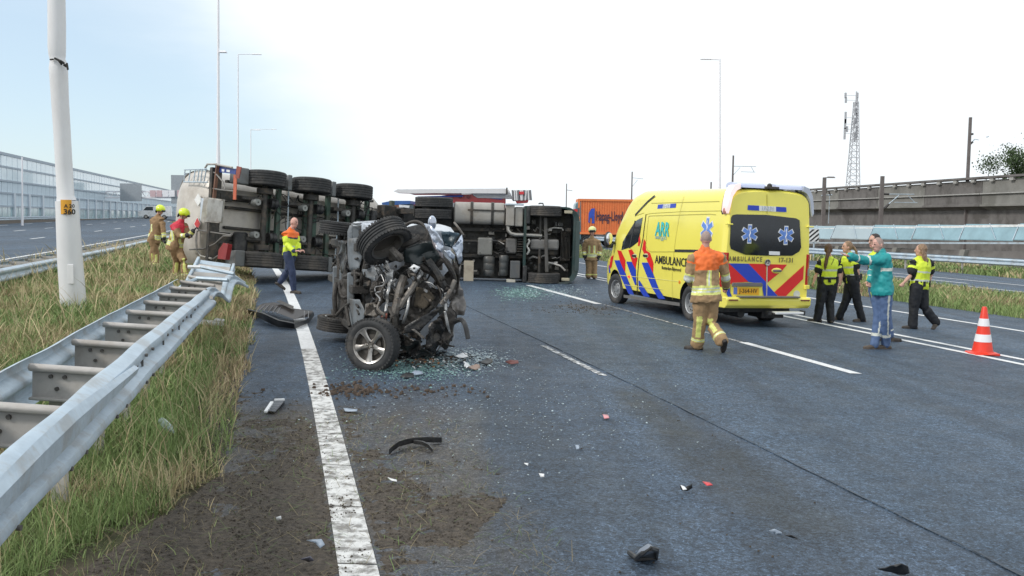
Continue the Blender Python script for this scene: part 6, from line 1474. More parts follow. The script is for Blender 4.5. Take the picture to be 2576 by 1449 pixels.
# black bumper with grille
bo_ = GP(715,815); bump = empty('bumper_piece', bo_, 0, 'curved black bumper section with grille ribs lying across the edge line', 'car part')
def arcp(pts): return [GP(p[0], p[1], p[2])-bo_ for p in pts]
m = MB(); top = arcp([(622,778,.10),(660,788,.20),(700,806,.14),(740,814,.10),(770,806,.09),(787,786,.13)]); bot = arcp([(624,784,.0),(662,806,.02),(700,823,.01),(742,827,.01),(776,812,.01),(790,794,.03)])
m.loft([[a, a+Vector((0,.04,.01)), b+Vector((0,.05,.0)), b] for a, b in zip(top, bot)]); m.build('bumper_skin', blackp, bump, smooth=True)
m = MB(); top = arcp([(660,765,.14),(690,762,.20),(740,778,.20),(786,784,.12)]); bot = arcp([(640,776,.12),(690,784,.16),(740,803,.14),(784,796,.06)])
m.loft([[a, a+Vector((0,.03,.01)), b+Vector((0,.03,.0)), b] for a, b in zip(top, bot)]); m.build('grille_frame', M('grille_dark', (.035,.03,.03), .5), bump)
for k in range(12):
    t = k/11; a = GP(668+108*t, 766+18*t, .22-.08*t)-bo_; b = GP(652+124*t, 782+19*t, .17-.06*t)-bo_; m = MB(); m.beam(a, b, .012, .02); m.build('rib', M('rib_grey', (.12,.12,.13), .4), bump)
m = MB(); m.loft([arcp([(694,758,.26),(705,755,.28),(738,770,.26),(735,778,.24)]), [p+Vector((0,.04,-.01)) for p in arcp([(694,758,.26),(705,755,.28),(738,770,.26),(735,778,.24)])]]); m.build('bracket', darkst, bump)
# grey tail piece
gp_ = GP(690,1025); r = empty('plastic_grille', gp_, 0, 'small silver and grey slotted plastic grille piece on the shoulder between grass and line', 'car part')
def at1(px, py, h): return GP(px, py, h)-gp_
m = MB(); m.loft([[at1(668,1032,.02), at1(663,1036,.0), at1(690,1040,.0), at1(692,1036,.03)], [at1(684,1008,.05), at1(680,1012,.0), at1(716,1012,.0), at1(716,1008,.05)]]); m.build('frame', M('piece_grey', (.10,.105,.115), .5), r, bevel=.003)
for k in range(5):
    t = k/4; m = MB(); m.beam(at1(674+12*t, 1031-20*t, .045+.02*t), at1(692+21*t, 1033-22*t, .045+.02*t), .005, .01); m.build('slat', M('piece_pale', (.28,.30,.33), .4), r)
m = MB(); m.beam(at1(668,1036,.04), at1(684,1012,.07), .03, .02); m.beam(at1(690,1006,.06), at1(716,1005,.06), .02, .02); m.build('edge_trim', whitep, r, bevel=.004)
# black curved trims
o_ = GP(1045,1140); r = empty('trim_strip', o_, 0, 'long black curved trim strip lying crossed with a shorter one on the lane', 'car part')
def strip3(pts, w_, nm):
    m = MB(); P = [GP(p[0], p[1], p[2])-o_ for p in pts]; m.loft([[p+Vector((0,0,w_)), p+Vector((.004,.05,w_*.8)), p+Vector((.004,.06,-.004)), p+Vector((0,.012,-.002))] for p in P]); return m.build(nm, blackp, r, smooth=True)
strip3([(978,1145,.01),(988,1135,.02),(1004,1124,.03),(1024,1118,.035),(1040,1115,.04),(1075,1113,.03),(1110,1114,.015)], .045, 'long_strip'); strip3([(1040,1117,.04),(1062,1120,.04),(1078,1128,.03),(1088,1140,.01)], .03, 'short_strip')
# mirror housing
o_ = GP(1622,1402); r = empty('mirror_housing', o_, 0, 'broken grey and black mirror housing lying at the bottom right of centre', 'car part')
def at2(px, py, h=0): return GP(px, py, h)-o_
m = MB(); m.loft([[at2(1598,1395,.0), at2(1606,1383,.06), at2(1632,1366,.10), at2(1642,1372,.06)], [at2(1605,1405,.01), at2(1612,1395,.09), at2(1640,1378,.15), at2(1652,1386,.10)]]); m.build('shell', M('mirror_shell', (.22,.25,.30), .4, 0, .1), r, bevel=.012)
m = MB(); m.tube([at2(1582,1390,.02), at2(1602,1404,.03), at2(1616,1392,.10), at2(1638,1380,.14), at2(1653,1384,.10), at2(1651,1402,.01), at2(1600,1407,.01), at2(1584,1391,.02)], .014, 6); m.build('rim', blackp, r)
m = MB(); m.loft([[at2(1603,1404,.01), at2(1612,1394,.05), at2(1648,1386,.06), at2(1648,1404,.01)], [at2(1610,1404,.0), at2(1616,1398,.02), at2(1646,1392,.03), at2(1645,1404,.0)]]); m.build('inner', M('mirror_inner', (.07,.08,.095), .4), r)
dz = lambda pts, lab, cat, mat, amp=.012, h=.02, seed=0, name='plastic_shard': debris(name, lab, cat, sum(p[0] for p in pts)/len(pts), max(p[1] for p in pts), pts, mat, amp, seed, h)
pgrey = M('shard_grey', (.30,.36,.44), .4); 
dz([(1935,1333,.03),(1948,1331,.04),(1966,1340,.03),(1968,1346,.01),(1950,1344,.01)], 'pale grey plastic shard beside a smaller black one at the lower right', 'car part', pgrey, .01)
dz([(1975,1345,.02),(1990,1346,.02),(2008,1355,.005),(1990,1353,.0)], 'thin black plastic shard pointing away from the pale grey one at lower right', 'car part', blackp, .008)
dz([(2208,1434,.02),(2240,1428,.05),(2255,1420,.09),(2285,1428,.06),(2290,1437,.0),(2262,1446,.0),(2225,1444,.0)], 'crumpled black plastic piece at the very bottom on the right', 'car part', blackp, .03, seed=3)
dz([(1710,1222,.03),(1722,1228,.02),(1741,1219,.06),(1742,1228,.02),(1728,1239,.0),(1714,1233,.0)], 'black and white broken lamp fragment left of the long red splinter', 'car part', blackp, .02, seed=4)
dz([(1712,1222,.05),(1722,1224,.05),(1728,1232,.04),(1718,1232,.04)], 'white edge piece resting against the black lamp fragment', 'car part', whitep, .006)
dz([(1767,1213,.01),(1785,1214,.015),(1793,1221,.01),(1778,1222,.005)], 'long red plastic splinter on the lane at centre right', 'car part', M('lens_red', (.62,.06,.07), .3), .004)
dz([(1516,1044,.01),(1530,1044,.02),(1533,1052,.01),(1520,1053,.005)], 'small red and white lens piece right of the worn lane dash', 'car part', M('lens_pink', (.62,.25,.27), .3), .006)
dz([(1357,1191,.02),(1368,1192,.03),(1369,1200,.01),(1360,1201,.0)], 'small white plastic chip on the lane right of the soil patch', 'car part', whitep, .006)
dz([(1318,1166,.01),(1329,1166,.01),(1328,1172,.0)], 'tiny white chip just above the larger white one', 'car part', whitep, .003)
dz([(1448,1121,.01),(1457,1121,.02),(1457,1130,.01),(1450,1131,.0)], 'small greyish chip between the black trim strip and the lane dash', 'car part', pgrey, .004)
dz([(975,1203,.01),(998,1208,.01),(999,1213,.005),(984,1209,.005)], 'narrow white splinter below the black trim strip', 'car part', whitep, .004)
dz([(771,1358,.03),(806,1357,.05),(816,1370,.03),(804,1380,.01),(793,1366,.02)], 'bent blue-grey plastic piece on the soil left of the line', 'car part', pgrey, .015, seed=6)
dz([(757,1404,.04),(780,1402,.05),(790,1410,.03),(776,1416,.01),(768,1410,.02)], 'dark and white plastic fragment on the soil at the bottom', 'car part', M('frag_dark', (.10,.10,.13), .4), .012)
dz([(864,1028,.01),(900,1030,.015),(898,1036,.01),(868,1035,.0)], 'flat bluish plastic splinter right of the edge line', 'car part', pgrey, .004)
dz([(695,1301,.02),(706,1299,.03),(708,1306,.01),(697,1310,.0)], 'pale pebble-like chip lying on the soil', 'car part', whitep, .006)
dz([(1065,1160,.02),(1078,1158,.02),(1080,1166,.0),(1068,1168,.0)], 'small black fragment just under the crossed trim strips', 'car part', blackp, .006)
# scatter beside the wreck
specs = [((1185,915),(1150,908),(1168,922),whitep,'white crushed plastic beside the glass right of the wreck'),((1197,925),(1172,925),(1206,918),M('tan_wood', (.30,.22,.18), .6),'pinkish brown block on the road right of the wreck'),((1225,912),(1205,914),(1238,904),blackp,'dark pointed strip right of the wreck'),((1285,911),(1270,911),(1303,907),M('brown_red', (.20,.07,.06), .6),'reddish brown splinter farthest right of the wreck'),((1165,895),(1140,898),(1175,890),whitep,'pale strip nearest the black curved trim of the wreck'),((1022,945),(1005,946),(1040,940),blackp,'black shard among the glass in front of the wreck'),((1045,938),(1030,942),(1062,934),pgrey,'grey shard among the glass in front of the wreck'),((930,925),(915,925),(948,918),blackp,'dark chip under the alloy wheel of the wreck')]
for i, (c, a, b, mt, lab) in enumerate(specs): dz([(a[0],a[1],.01),(c[0],b[1]-3,.05),(b[0],b[1],.03),(b[0]+2,b[1]+7,.01),(c[0],c[1]+6,.0)], lab, 'car part', mt, .015, seed=i)
rb = MB()
for k in range(240):
    g_ = GP(1060+rnd.gauss(0,55), 908+rnd.gauss(0,8)); s = rnd.uniform(.006,.03); R_ = Matrix.Rotation(rnd.random()*6, 3, Vector((rnd.random()-.5,rnd.random()-.5,1)).normalized()); rb.mi = rnd.randrange(5); rb.box(g_+Vector((0,0,s*.4+.01)), (s*rnd.uniform(1,2.4), s, s*rnd.uniform(.3,1)), R_, taper=.7)
o = rb.build('wreck_rubble', [blackp, M('rust_orange', (.28,.13,.05), .7), mudl, whitep, mud]); tag(o, 'mixed rubble of broken plastic and rust fallen under the wreck', kind='stuff')
m = MB()
for k in range(50):
    g_ = GP(1050+rnd.gauss(0,60), 902+rnd.gauss(0,6)); a = rnd.random()*6; P_ = [g_+Vector((0,0,.02))]
    for j in range(4): a += rnd.uniform(-.9,.9); P_.append(P_[-1]+Vector((.05*math.cos(a), .05*math.sin(a), rnd.uniform(-.01,.03))))
    m.tube(P_, .004, 5)
o = m.build('loose_wires', oily); tag(o, 'tangle of loose wires lying under the wreck', kind='stuff')
# litter in the grass
o_ = GP(533,842)+Vector((0,0,.18)); m = MB(); m.box((0,0,0), (.36,.12,.05), taper=.8); m.box((.1,.03,.03), (.14,.1,.05)); l_ = m.build('crushed_panel', M('dirty_white', (.55,.55,.53), .6), None, bevel=.01, loc=o_, rot=(.2,.1,.05)); tag(l_, 'crushed white panel lying in the grass right of the guardrail', 'car part')
o_ = GP(421,1122)+Vector((0,0,.16)); m = MB(); m.lathe([(-.09,.001),(-.09,.028),(-.02,.032),(.04,.03),(.07,.012),(.10,.011),(.10,.001)], 18, 'x'); l_ = m.build('bottle', M('bottle_clear', (.55,.65,.6), .12, 0, .1, trans=.5), None, smooth=True, loc=o_, rot=(0,.35,-.7)); tag(l_, 'small clear plastic bottle caught in the grass below the guardrail', 'bottle')
# traffic cone
c0 = GP(2471,892); cn = empty('traffic_cone', c0, 0, 'tall red and white striped traffic cone on the double line at the right', 'traffic cone')
s_ = c0.y/FP; cr_m = M('cone_red', (.80,.045,.02), .4, 0, .04, 3, dirt=(.4,.05,.03), damt=.3); hC = (892-770)*s_
m = MB(); m.lathe([(0,.001),(.018,.23),(.03,.235),(.05,.17),(.06,.165)], 8, 'z'); m.box((0,0,.02), (2*33*s_*.92,2*33*s_*.92,.035)); m.build('base', cr_m, cn, bevel=.01)
def rc(z): return (.165-.130*(z/hC)**.9)
m = MB(); m.lathe([(.03,rc(.03)),(hC*.5,rc(hC*.5)),(hC*.97,rc(hC*.97)),(hC,.028),(hC,.001)], 28, 'z'); m.build('cone_body', cr_m, cn, smooth=True)
for (a, b) in ((.275,.43),(.60,.755)):
    m = MB(); m.lathe([(hC*a,rc(hC*a)+.001),(hC*a,rc(hC*a)+.005),(hC*b,rc(hC*b)+.005),(hC*b,rc(hC*b)+.001)], 28, 'z'); m.build('reflective_band', M('cone_white', (.80,.80,.82), .35, 0, .03), cn, smooth=True)
# ============================================================ people
def ell(mb, c, ax, r, n=14, m_=9):
    """ellipsoid; ax = 3 orthonormal axes, r = 3 radii"""
    c = Vector(c); rings = []
    for i in range(m_+1):
        t = min(max(PI*i/m_, .03), PI-.03); rings.append([c+ax[0]*(r[0]*math.sin(t)*math.cos(2*PI*k/n))+ax[1]*(r[1]*math.sin(t)*math.sin(2*PI*k/n))+ax[2]*(r[2]*math.cos(t)) for k in range(n)])
    mb.loft(rings)
def limb(mb, pts, rad, n=12, flat=1.0, lat=None):
    P = [Vector(p) for p in pts]; rings = []
    L_ = len(P)
    def ringat(c, d, r):
        if lat is not None: u = (lat-d*lat.dot(d)).normalized()
        else: u, _ = ortho(d)
        w = d.cross(u); return [c+(u*math.cos(2*PI*k/n)+w*(flat*math.sin(2*PI*k/n)))*r for k in range(n)]
    for i in range(L_):
        d = (P[min(i+1,L_-1)]-P[max(i-1,0)]).normalized()
        if i == 0:
            for a in (.25,.6,.85): rings.append(ringat(P[0]-d*rad[0]*math.cos(math.asin(a)) , d, rad[0]*a))
        rings.append(ringat(P[i], d, rad[i]))
        if i < L_-1: rings.append(ringat(P[i].lerp(P[i+1],.5), (P[i+1]-P[i]).normalized(), (rad[i]+rad[i+1])/2*1.0))
        if i == L_-1:
            for a in (.85,.6,.25): rings.append(ringat(P[-1]+d*rad[-1]*math.cos(math.asin(a)), d, rad[-1]*a))
    mb.loft(rings)
def fuse(name, mb, vox, parent, mats, paint=None, wrinkle=0, seed=0, smooth_it=2, wf=9):
    me = mb.mesh('tmp', mats[0]); o = bpy.data.objects.new('tmp', me); TS.collection.objects.link(o)
    bm = bmesh.new(); bm.from_mesh(me); bmesh.ops.recalc_face_normals(bm, faces=bm.faces); bm.to_mesh(me); bm.free()
    r = o.modifiers.new('r', 'REMESH'); r.mode = 'VOXEL'; r.voxel_size = vox; r.adaptivity = 0
    if smooth_it: s = o.modifiers.new('s', 'SMOOTH'); s.iterations = smooth_it; s.factor = .5
    dg = evald(); m2 = bpy.data.meshes.new_from_object(o.evaluated_get(dg)); bpy.data.objects.remove(o)
    m2.name = name; m2.materials.clear()
    for mt in mats: m2.materials.append(mt)
    if wrinkle:
        nv = len(m2.vertices); co = np.empty(nv*3); no = np.empty(nv*3); m2.vertices.foreach_get('co', co); m2.vertices.foreach_get('normal', no); co = co.reshape(-1,3); no = no.reshape(-1,3)
        dd_ = np.empty(nv)
        for i, c_ in enumerate(co*wf): q = Vector((c_[0]+seed, c_[1], c_[2])); dd_[i] = (abs(noise.noise(Vector((q.x,q.y,q.z*.6))))-.25)*wrinkle+noise.noise(q*2.3)*wrinkle*.35
        m2.vertices.foreach_set('co', (co+no*dd_[:,None]).reshape(-1)); m2.update()
    if paint:
        idx = [paint(Vector(p.center)) for p in m2.polygons]; m2.polygons.foreach_set('material_index', idx)
    m2.polygons.foreach_set('use_smooth', [True]*len(m2.polygons)); return obj(name, m2, parent)
skinm = M('skin', (.56,.33,.25), .5, 0, .10, 14, .05, 60); skinp = M('skin_pink', (.60,.33,.27), .5, 0, .1, 14, .05, 60)
lipm = M('lips', (.40,.16,.14), .5); eyem = M('eye_dark', (.05,.04,.035), .3); browm = M('brow', (.16,.10,.07), .8)
tan = M('bunker_tan', (.30,.185,.095), .8, 0, .12, 14, .25, 120, dirt=(.21,.135,.07), dscale=4, damt=.4)
tan2 = M('bunker_tan_light', (.37,.24,.125), .8, 0, .12, 14, .25, 120, dirt=(.26,.17,.09), dscale=4, damt=.4)
refy = M('reflective_yellow', (.72,.74,.22), .45, 0, .05, 30); refs = M('reflective_silver', (.66,.68,.62), .35, .2, .05, 30)
orangev = M('vest_orange', (.85,.17,.03), .6, 0, .06, 8); redv = M('yoke_red', (.60,.03,.06), .6, 0, .06, 8); hiv = M('hi_vis_yellow', (.66,.80,.05), .6, 0, .05, 8, .1, 60); hivs = M('vest_band', (.55,.60,.52), .4, 0, .04)
navy = M('navy_trousers', (.030,.045,.10), .75, 0, .2, 12, .2, 80); blackc = M('black_cloth', (.012,.014,.019), .75, 0, .25, 12, .2, 80)
tealj = M('teal_jacket', (.015,.30,.31), .55, 0, .10, 8, .12, 60); pblue = M('paramedic_blue', (.085,.14,.27), .7, 0, .12, 10, .2, 60)
gloves = M('dark_glove', (.03,.03,.035), .7, 0, .2, 12); bootm = M('boot', (.03,.025,.022), .6, 0, .25, 14, .2, 50, dirt=(.11,.09,.07), dscale=8); bootbr = M('boot_brown', (.09,.07,.055), .6, 0, .25, 14, .2, 50)
helm = M('helmet_yellow', (.72,.86,.03), .3, 0, .03, coat=.6); visor = M('visor_dark', (.03,.03,.035), .2)
hairb = M('hair_brown', (.115,.062,.035), .55, 0, .35, 6, .5, 40, stretch=(6,6,.6)); hairl = M('hair_light_brown', (.26,.165,.10), .5, 0, .35, 6, .5, 40, stretch=(6,6,.6)); hairg = M('hair_grey_stubble', (.33,.24,.21), .7, 0, .15, 30); haird = M('hair_dark', (.035,.025,.022), .6, 0, .3, 10, .5, 60)
def hand(mb, wr, d, palm_n, r=1.0, curl=.5, thumb=1):
    """palm, four curled fingers of unequal length and a thumb"""
    d = d.normalized(); pn = (palm_n-d*palm_n.dot(d)).normalized(); s = d.cross(pn)
    c = wr+d*.05*r; limb(mb, [wr, wr+d*.035*r, wr+d*.085*r], [.026*r,.036*r,.036*r], 10, .5, s)
    for k, (o, l) in enumerate(((-.028,.062),(-.009,.074),(.010,.070),(.028,.055))):
        b = wr+d*.082*r+s*o*r; a = curl*.8; p1 = b+(d*math.cos(a)+pn*math.sin(a))*l*.45*r; a2 = curl*2.0; p2 = p1+(d*math.cos(a2)+pn*math.sin(a2))*l*.35*r; a3 = curl*2.9; p3 = p2+(d*math.cos(a3)+pn*math.sin(a3))*l*.25*r
        limb(mb, [b-d*.02*r, b, p1, p2, p3], [.0085*r,.0095*r,.009*r,.008*r,.007*r], 8)
    b = wr+d*.028*r-s*.026*r*thumb; t1 = b+(d*.7-s*.75*thumb+pn*.25).normalized()*.034*r; t2 = t1+(d*.9-s*.25*thumb+pn*.4).normalized()*.03*r; limb(mb, [b, t1, t2], [.013*r,.011*r,.009*r], 8)
def person(base_px, label, J, face, look, outfit, sex='m', hgroup=None, seed=0, vox=.0125, name='person', base=None, hands=((.5,None),(.5,None))):
    """J: joints as (px, py, depth offset) in the photograph's view; a = left in view, b = right in view"""
    base = GP(*base_px) if base is None else base; Y0 = base.y; P = {}
    for k, v in J.items(): P[k] = WP(v[0], v[1], Y0+(v[2] if len(v) > 2 else 0))-base
    root = empty(name, base, 0, label, 'person', hgroup)
    F_ = Vector((*face, 0)).normalized(); LK = Vector(look).normalized(); UP = Vector((0,0,1))
    ch = P['neck']; pel = P['pel']; sh = (P['sha'], P['shb']); lat = (sh[1]-sh[0]).normalized()
    # the hips' lateral axis is the shoulders' flattened, pulled towards the facing direction
    fl = Vector((F_.y, -F_.x, 0)); 
    if fl.dot(lat) < 0: fl = -fl
    hl = fl; hw_ = .095 if sex == 'm' else .10
    hip = (P.get('hia', pel-hl*hw_), P.get('hib', pel+hl*hw_))
    for s_ in 'ab':                 # feet: planted ones meet the ground
        if ('an'+s_) in P and not J['an'+s_][3:]:
            P['an'+s_].z = gz(base.x+P['an'+s_].x)-base.z+.085
    spine = (ch-pel); su = spine.normalized(); fr = lat.cross(su).normalized(); 
    if fr.dot(F_) < 0: fr = -fr
    k_ = .93 if sex == 'f' else 1.0
    # ---------------- body, one continuous skin surface
    b = MB(); hd = P['head']; hx = LK.cross(UP).normalized(); hup = hx.cross(LK)
    ax = (hx, LK, hup)
    ell(b, hd+hup*.012, ax, (.076*k_, .094, .108)); ell(b, hd-hup*.06+LK*.022, ax, (.055*k_, .065, .060)); ell(b, hd-hup*.093+LK*.055, ax, (.026,.026,.022))
    limb(b, [hd+hup*.018+LK*.088, hd-hup*.022+LK*.108, hd-hup*.03+LK*.098], [.010,.014,.012], 8)
    for s_ in (-1,1): ell(b, hd-hup*.008+hx*(.078*k_*s_)-LK*.006, (LK, hx, hup), (.018,.010,.030), 8, 6); ell(b, hd+hup*.020+hx*.03*s_+LK*.078, ax, (.022,.014,.010), 8, 6)
    limb(b, [hd-hup*.05-LK*.012, ch+su*.0], [.052*k_,.058*k_], 12)
    limb(b, [pel-su*.03, pel+su*.12, pel.lerp(ch,.6), ch-su*.10, ch-su*.04], [.14*k_,.125*k_,.145*k_,.15*k_,.07], 14, .68, lat)
    for i, s_ in enumerate('ab'):
        limb(b, [sh[i]+(-lat if i else lat)*.05, sh[i], sh[i].lerp(P['el'+s_],.5), P['el'+s_], P['el'+s_].lerp(P['wr'+s_],.4), P['wr'+s_]], [.055*k_,.055*k_,.046*k_,.040*k_,.040*k_,.026*k_], 12)
        d = (P['wr'+s_]-P['el'+s_]).normalized(); h_ = hands[i]; pn = Vector(h_[1]) if h_[1] else (F_*.4+(lat if i == 0 else -lat)); dd = Vector(h_[2]) if len(h_) > 2 else d
        hand(b, P['wr'+s_], dd, pn, 1.0*k_+.02, h_[0], 1 if i else -1)
        limb(b, [hip[i], hip[i].lerp(P['kn'+s_],.5), P['kn'+s_], P['kn'+s_].lerp(P['an'+s_],.35), P['an'+s_]], [.085,.075,.052,.054,.035], 12)
    hair_cut = outfit.get('stubble')
    def bp(c):
        q = c-hd; x, y, z = q.dot(hx), q.dot(LK), q.dot(hup)
        if y > .06 and abs(z-.018) < .009 and .014 < abs(x) < .042: return 1
        if y > .06 and abs(z-.040) < .006 and .012 < abs(x) < .048: return 3
        if y > .055 and abs(z+.068) < .009 and abs(x) < .026: return 2
        if hair_cut and q.length < .16 and z > -.03 and y < .055-.6*max(0,.05-z) and not (abs(x) > .074 and abs(z+.008) < .03): return 4
        return 0
    body_ = fuse('body', b, .0085, root, [outfit.get('skin', skinm), eyem, lipm, browm, hair_cut or hairg], bp, 0, smooth_it=1)
    # ---------------- clothes
    o = outfit
    def leg_t(c, s_):
        a, m2, e = hip['ab'.index(s_)], P['kn'+s_], P['an'+s_]; best = (9, 0, 0)
        for (p, q, t0) in ((a, m2, 0), (m2, e, 1)):
            d = q-p; t = max(0, min(1, (c-p).dot(d)/d.length_squared)); dist = (c-(p+d*t)).length
            if dist < best[0]: best = (dist, t0+t, (c-(p+d*t)).dot(F_))
        return best
    def arm_t(c, s_):
        a, m2, e = sh['ab'.index(s_)], P['el'+s_], P['wr'+s_]; best = (9, 0)
        for (p, q, t0) in ((a, m2, 0), (m2, e, 1)):
            d = q-p; t = max(0, min(1, (c-p).dot(d)/d.length_squared)); dist = (c-(p+d*t)).length
            if dist < best[0]: best = (dist, t0+t)
        return best
    tr = o['trousers']; g = MB(); w = tr.get('w', 1.0)
    limb(g, [pel-su*.02, pel+su*.06, pel+su*.13], [.165*w*k_, .16*w*k_, .145*w*k_], 16, .74, hl)
    for i, s_ in enumerate('ab'):
        kn, an = P['kn'+s_], P['an'+s_]; cuff = an+(kn-an).normalized()*tr.get('up', .03)
        limb(g, [hip[i]+UP*.0, hip[i].lerp(kn,.45), kn, kn.lerp(an,.45), cuff], [.105*w,.098*w,.080*w,.078*w,tr.get('cuff',.070)*w], 14)
    def tp(c):
        la, lb = leg_t(c,'a'), leg_t(c,'b'); l = la if la[0] < lb[0] else lb
        for (t0, t1, mi) in tr.get('bands', ()):
            if t0 <= l[1] <= t1: return mi
        if 'strip' in tr and tr['strip'][0] <= l[1] <= tr['strip'][1]:
            s_ = 'a' if la[0] < lb[0] else 'b'; kn, an, h_ = P['kn'+s_], P['an'+s_], hip['ab'.index(s_)]; p = h_.lerp(kn, l[1]) if l[1] < 1 else kn.lerp(an, l[1]-1); sd = Vector(tr['sdir'])
            q = c-p; dl = ((kn-h_) if l[1] < 1 else (an-kn)).normalized(); q -= dl*q.dot(dl); sd = (sd-dl*sd.dot(dl)).normalized()
            if q.length > 1e-5 and q.normalized().dot(sd) > tr.get('sw', .93): return 1
        return 0
    tro = fuse('trousers', g, vox, root, tr['mats'], tp, tr.get('wr', .014), seed, wf=8)
    tp_ = o['top']; g = MB(); w = tp_.get('w', 1.0); lo = tp_.get('hem', .04); fl_ = tp_.get('flare', 1.0)
    limb(g, [pel-su*lo, pel+su*.05, pel.lerp(ch,.45), pel.lerp(ch,.72), ch-su*.06, ch-su*.005], [.175*w*k_*fl_, .168*w*k_*(1+fl_)/2, .165*w*k_, .178*w*k_, .15*w*k_, .085*k_], 18, .74, lat)
    limb(g, [sh[0]+lat*.035-su*.0, ch-su*.015, sh[1]-lat*.035], [.065*w,.075*w,.065*w], 12)
    sl_ = tp_.get('sleeve', 1.95)
    for i, s_ in enumerate('ab'):
        e, wr = P['el'+s_], P['wr'+s_]; lat_i = lat if i == 0 else -lat
        if sl_ > 1: limb(g, [sh[i]+lat_i*.04, sh[i], sh[i].lerp(e,.5), e, e.lerp(wr, sl_-1)], [.078*w,.080*w,.070*w,.064*w,tp_.get('cuff',.052)*w], 14)
        elif sl_ > 0: limb(g, [sh[i]+lat_i*.04, sh[i], sh[i].lerp(e, sl_)], [.074*w,.074*w,.066*w], 14)
    if tp_.get('collar'): limb(g, [ch-su*.03, ch+su*.035], [.085*k_,.075*k_], 14)
    def pp(c):
        aa, ab = arm_t(c,'a'), arm_t(c,'b'); am = aa if aa[0] < ab[0] else ab; q = c-pel; t = q.dot(su)/spine.length; lx = q.dot(lat); fx = q.dot(fr)
        dt = abs(fx)+0; isarm = am[0] < .10 and am[1] > .22 and (abs(lx) > .15 or am[1] > .45)
        return tp_['paint'](isarm, am[1], t, lx, fx, 'a' if aa[0] < ab[0] else 'b')
    top = fuse('jacket' if sl_ > 1 else 'vest_and_shirt', g, vox, root, tp_['mats'], pp, tp_.get('wr', .014), seed+5, wf=9)
    if 'cut' in tp_:             # straight hem
        bm = bmesh.new(); bm.from_mesh(top.data); dele = []
        for f in bm.faces:
            c = f.calc_center_median(); t = (c-pel).dot(su)/spine.length
            if t < tp_['cut']+.01*math.sin((c-pel).dot(lat)*40) and min(arm_t(c,'a')[0], arm_t(c,'b')[0]) > .075: dele.append(f)
        bmesh.ops.delete(bm, geom=dele, context='FACES'); bm.to_mesh(top.data); bm.free(); sd2 = top.modifiers.new('cloth', 'SOLIDIFY'); sd2.thickness = .008
    if o.get('belt'):
        g = MB(); bc = pel+su*.10; ring = [bc+lat*(.178*math.cos(a))+fr*(.134*math.sin(a)) for a in np.linspace(0, 2*PI, 25)]
        g.loft([[p+su*.022, p+(p-bc).normalized()*.012+su*.02, p+(p-bc).normalized()*.012-su*.02, p-su*.022] for p in ring]); bl_ = g.build('belt', M('belt_black', (.015,.015,.016), .5), root)
        for k, a in enumerate((.5, 1.5, 2.7, 3.8, 4.6, 5.6)):
            c = bc+lat*(.192*math.cos(a))+fr*(.148*math.sin(a)); q = MB(); q.box(c-su*.03, (.05,.05,.10+.03*(k % 2)), Matrix.Rotation(a, 3, 'Z')); q.build('pouch', blackc, bl_, bevel=.008)
    if o.get('radio'):
        c = ch+lat*(.085*o['radio'])+fr*.135-su*.09; q = MB(); q.box(c, (.05,.035,.09)); q.cyl(c+su*.04, c+su*.14, .006, 6); q.build('radio', blackc, root, bevel=.006)
        q = MB(); q.tube([c+su*.03, ch+lat*(.10*o['radio'])+su*.03, ch+lat*(.06*o['radio'])-fr*.10-su*.02, ch-fr*.15-su*.12], .005, 5); q.build('radio_cable', blackc, root)
    # boots
    for i, s_ in enumerate('ab'):
        an, kn = P['an'+s_], P['kn'+s_]; shd = (kn-an).normalized(); fd = Vector(o.get('foot'+s_, (*face, 0))).normalized()
        fd = (fd-shd*fd.dot(shd)*(.0 if not J['an'+s_][3:] else 1)).normalized(); dn = -UP if not J['an'+s_][3:] else -shd
        g = MB(); sole = an+dn*.050; limb(g, [an+shd*o.get('boot',.10), an, an+dn*.02], [.052,.055,.056], 12)
        limb(g, [sole-fd*.055, sole+fd*.02+(-dn)*.012, sole+fd*.10, sole+fd*.165], [.042,.046,.044,.034], 12, .8, fd.cross(dn))
        g.loft([[sole-dn*(-.022)+fd*x*1.0+fd.cross(dn)*y for x, y in ((-.09,-.03),(-.09,.03),(.03,.045),(.14,.042),(.20,.02),(.20,-.02),(.14,-.042),(.03,-.045))], [sole-dn*(-.036)+fd*x+fd.cross(dn)*y for x, y in ((-.09,-.03),(-.09,.03),(.03,.045),(.14,.042),(.20,.02),(.20,-.02),(.14,-.042),(.03,-.045))]])
        fuse('boot', g, .010, root, [o.get('bootm', bootm)], None, .004, seed)
    if o.get('gloves'):
        for i, s_ in enumerate('ab'):
            g = MB(); d = (P['wr'+s_]-P['el'+s_]).normalized(); h_ = hands[i]; pn = Vector(h_[1]) if h_[1] else (F_*.4+(lat if i == 0 else -lat)); dd = Vector(h_[2]) if len(h_) > 2 else d
            hand(g, P['wr'+s_], dd, pn, 1.16, h_[0], 1 if i else -1); limb(g, [P['wr'+s_]-d*.05, P['wr'+s_]+d*.01], [.042,.036], 10); fuse('glove', g, .008, root, [gloves])
    # head wear
    if o.get('helmet'):
        g = MB(); ell(g, hd+hup*.055-LK*.012, ax, (.130,.150,.125), 20, 12); h = g.build('helmet', o.get('helmet_mat', helm), root, smooth=True)
        # open the face
        bm = bmesh.new(); bm.from_mesh(h.data); dele = [f for f in bm.faces if ((f.calc_center_median()-hd).dot(hup) < -.015 and (f.calc_center_median()-hd).dot(LK) > -.03) or (f.calc_center_median()-hd).dot(hup) < -.07 or ((f.calc_center_median()-hd).dot(hup) < .035 and (f.calc_center_median()-hd).dot(LK) > .04)]
        bmesh.ops.delete(bm, geom=dele, context='FACES'); bm.to_mesh(h.data); bm.free(); sd_ = h.modifiers.new('t', 'SOLIDIFY'); sd_.thickness = .012
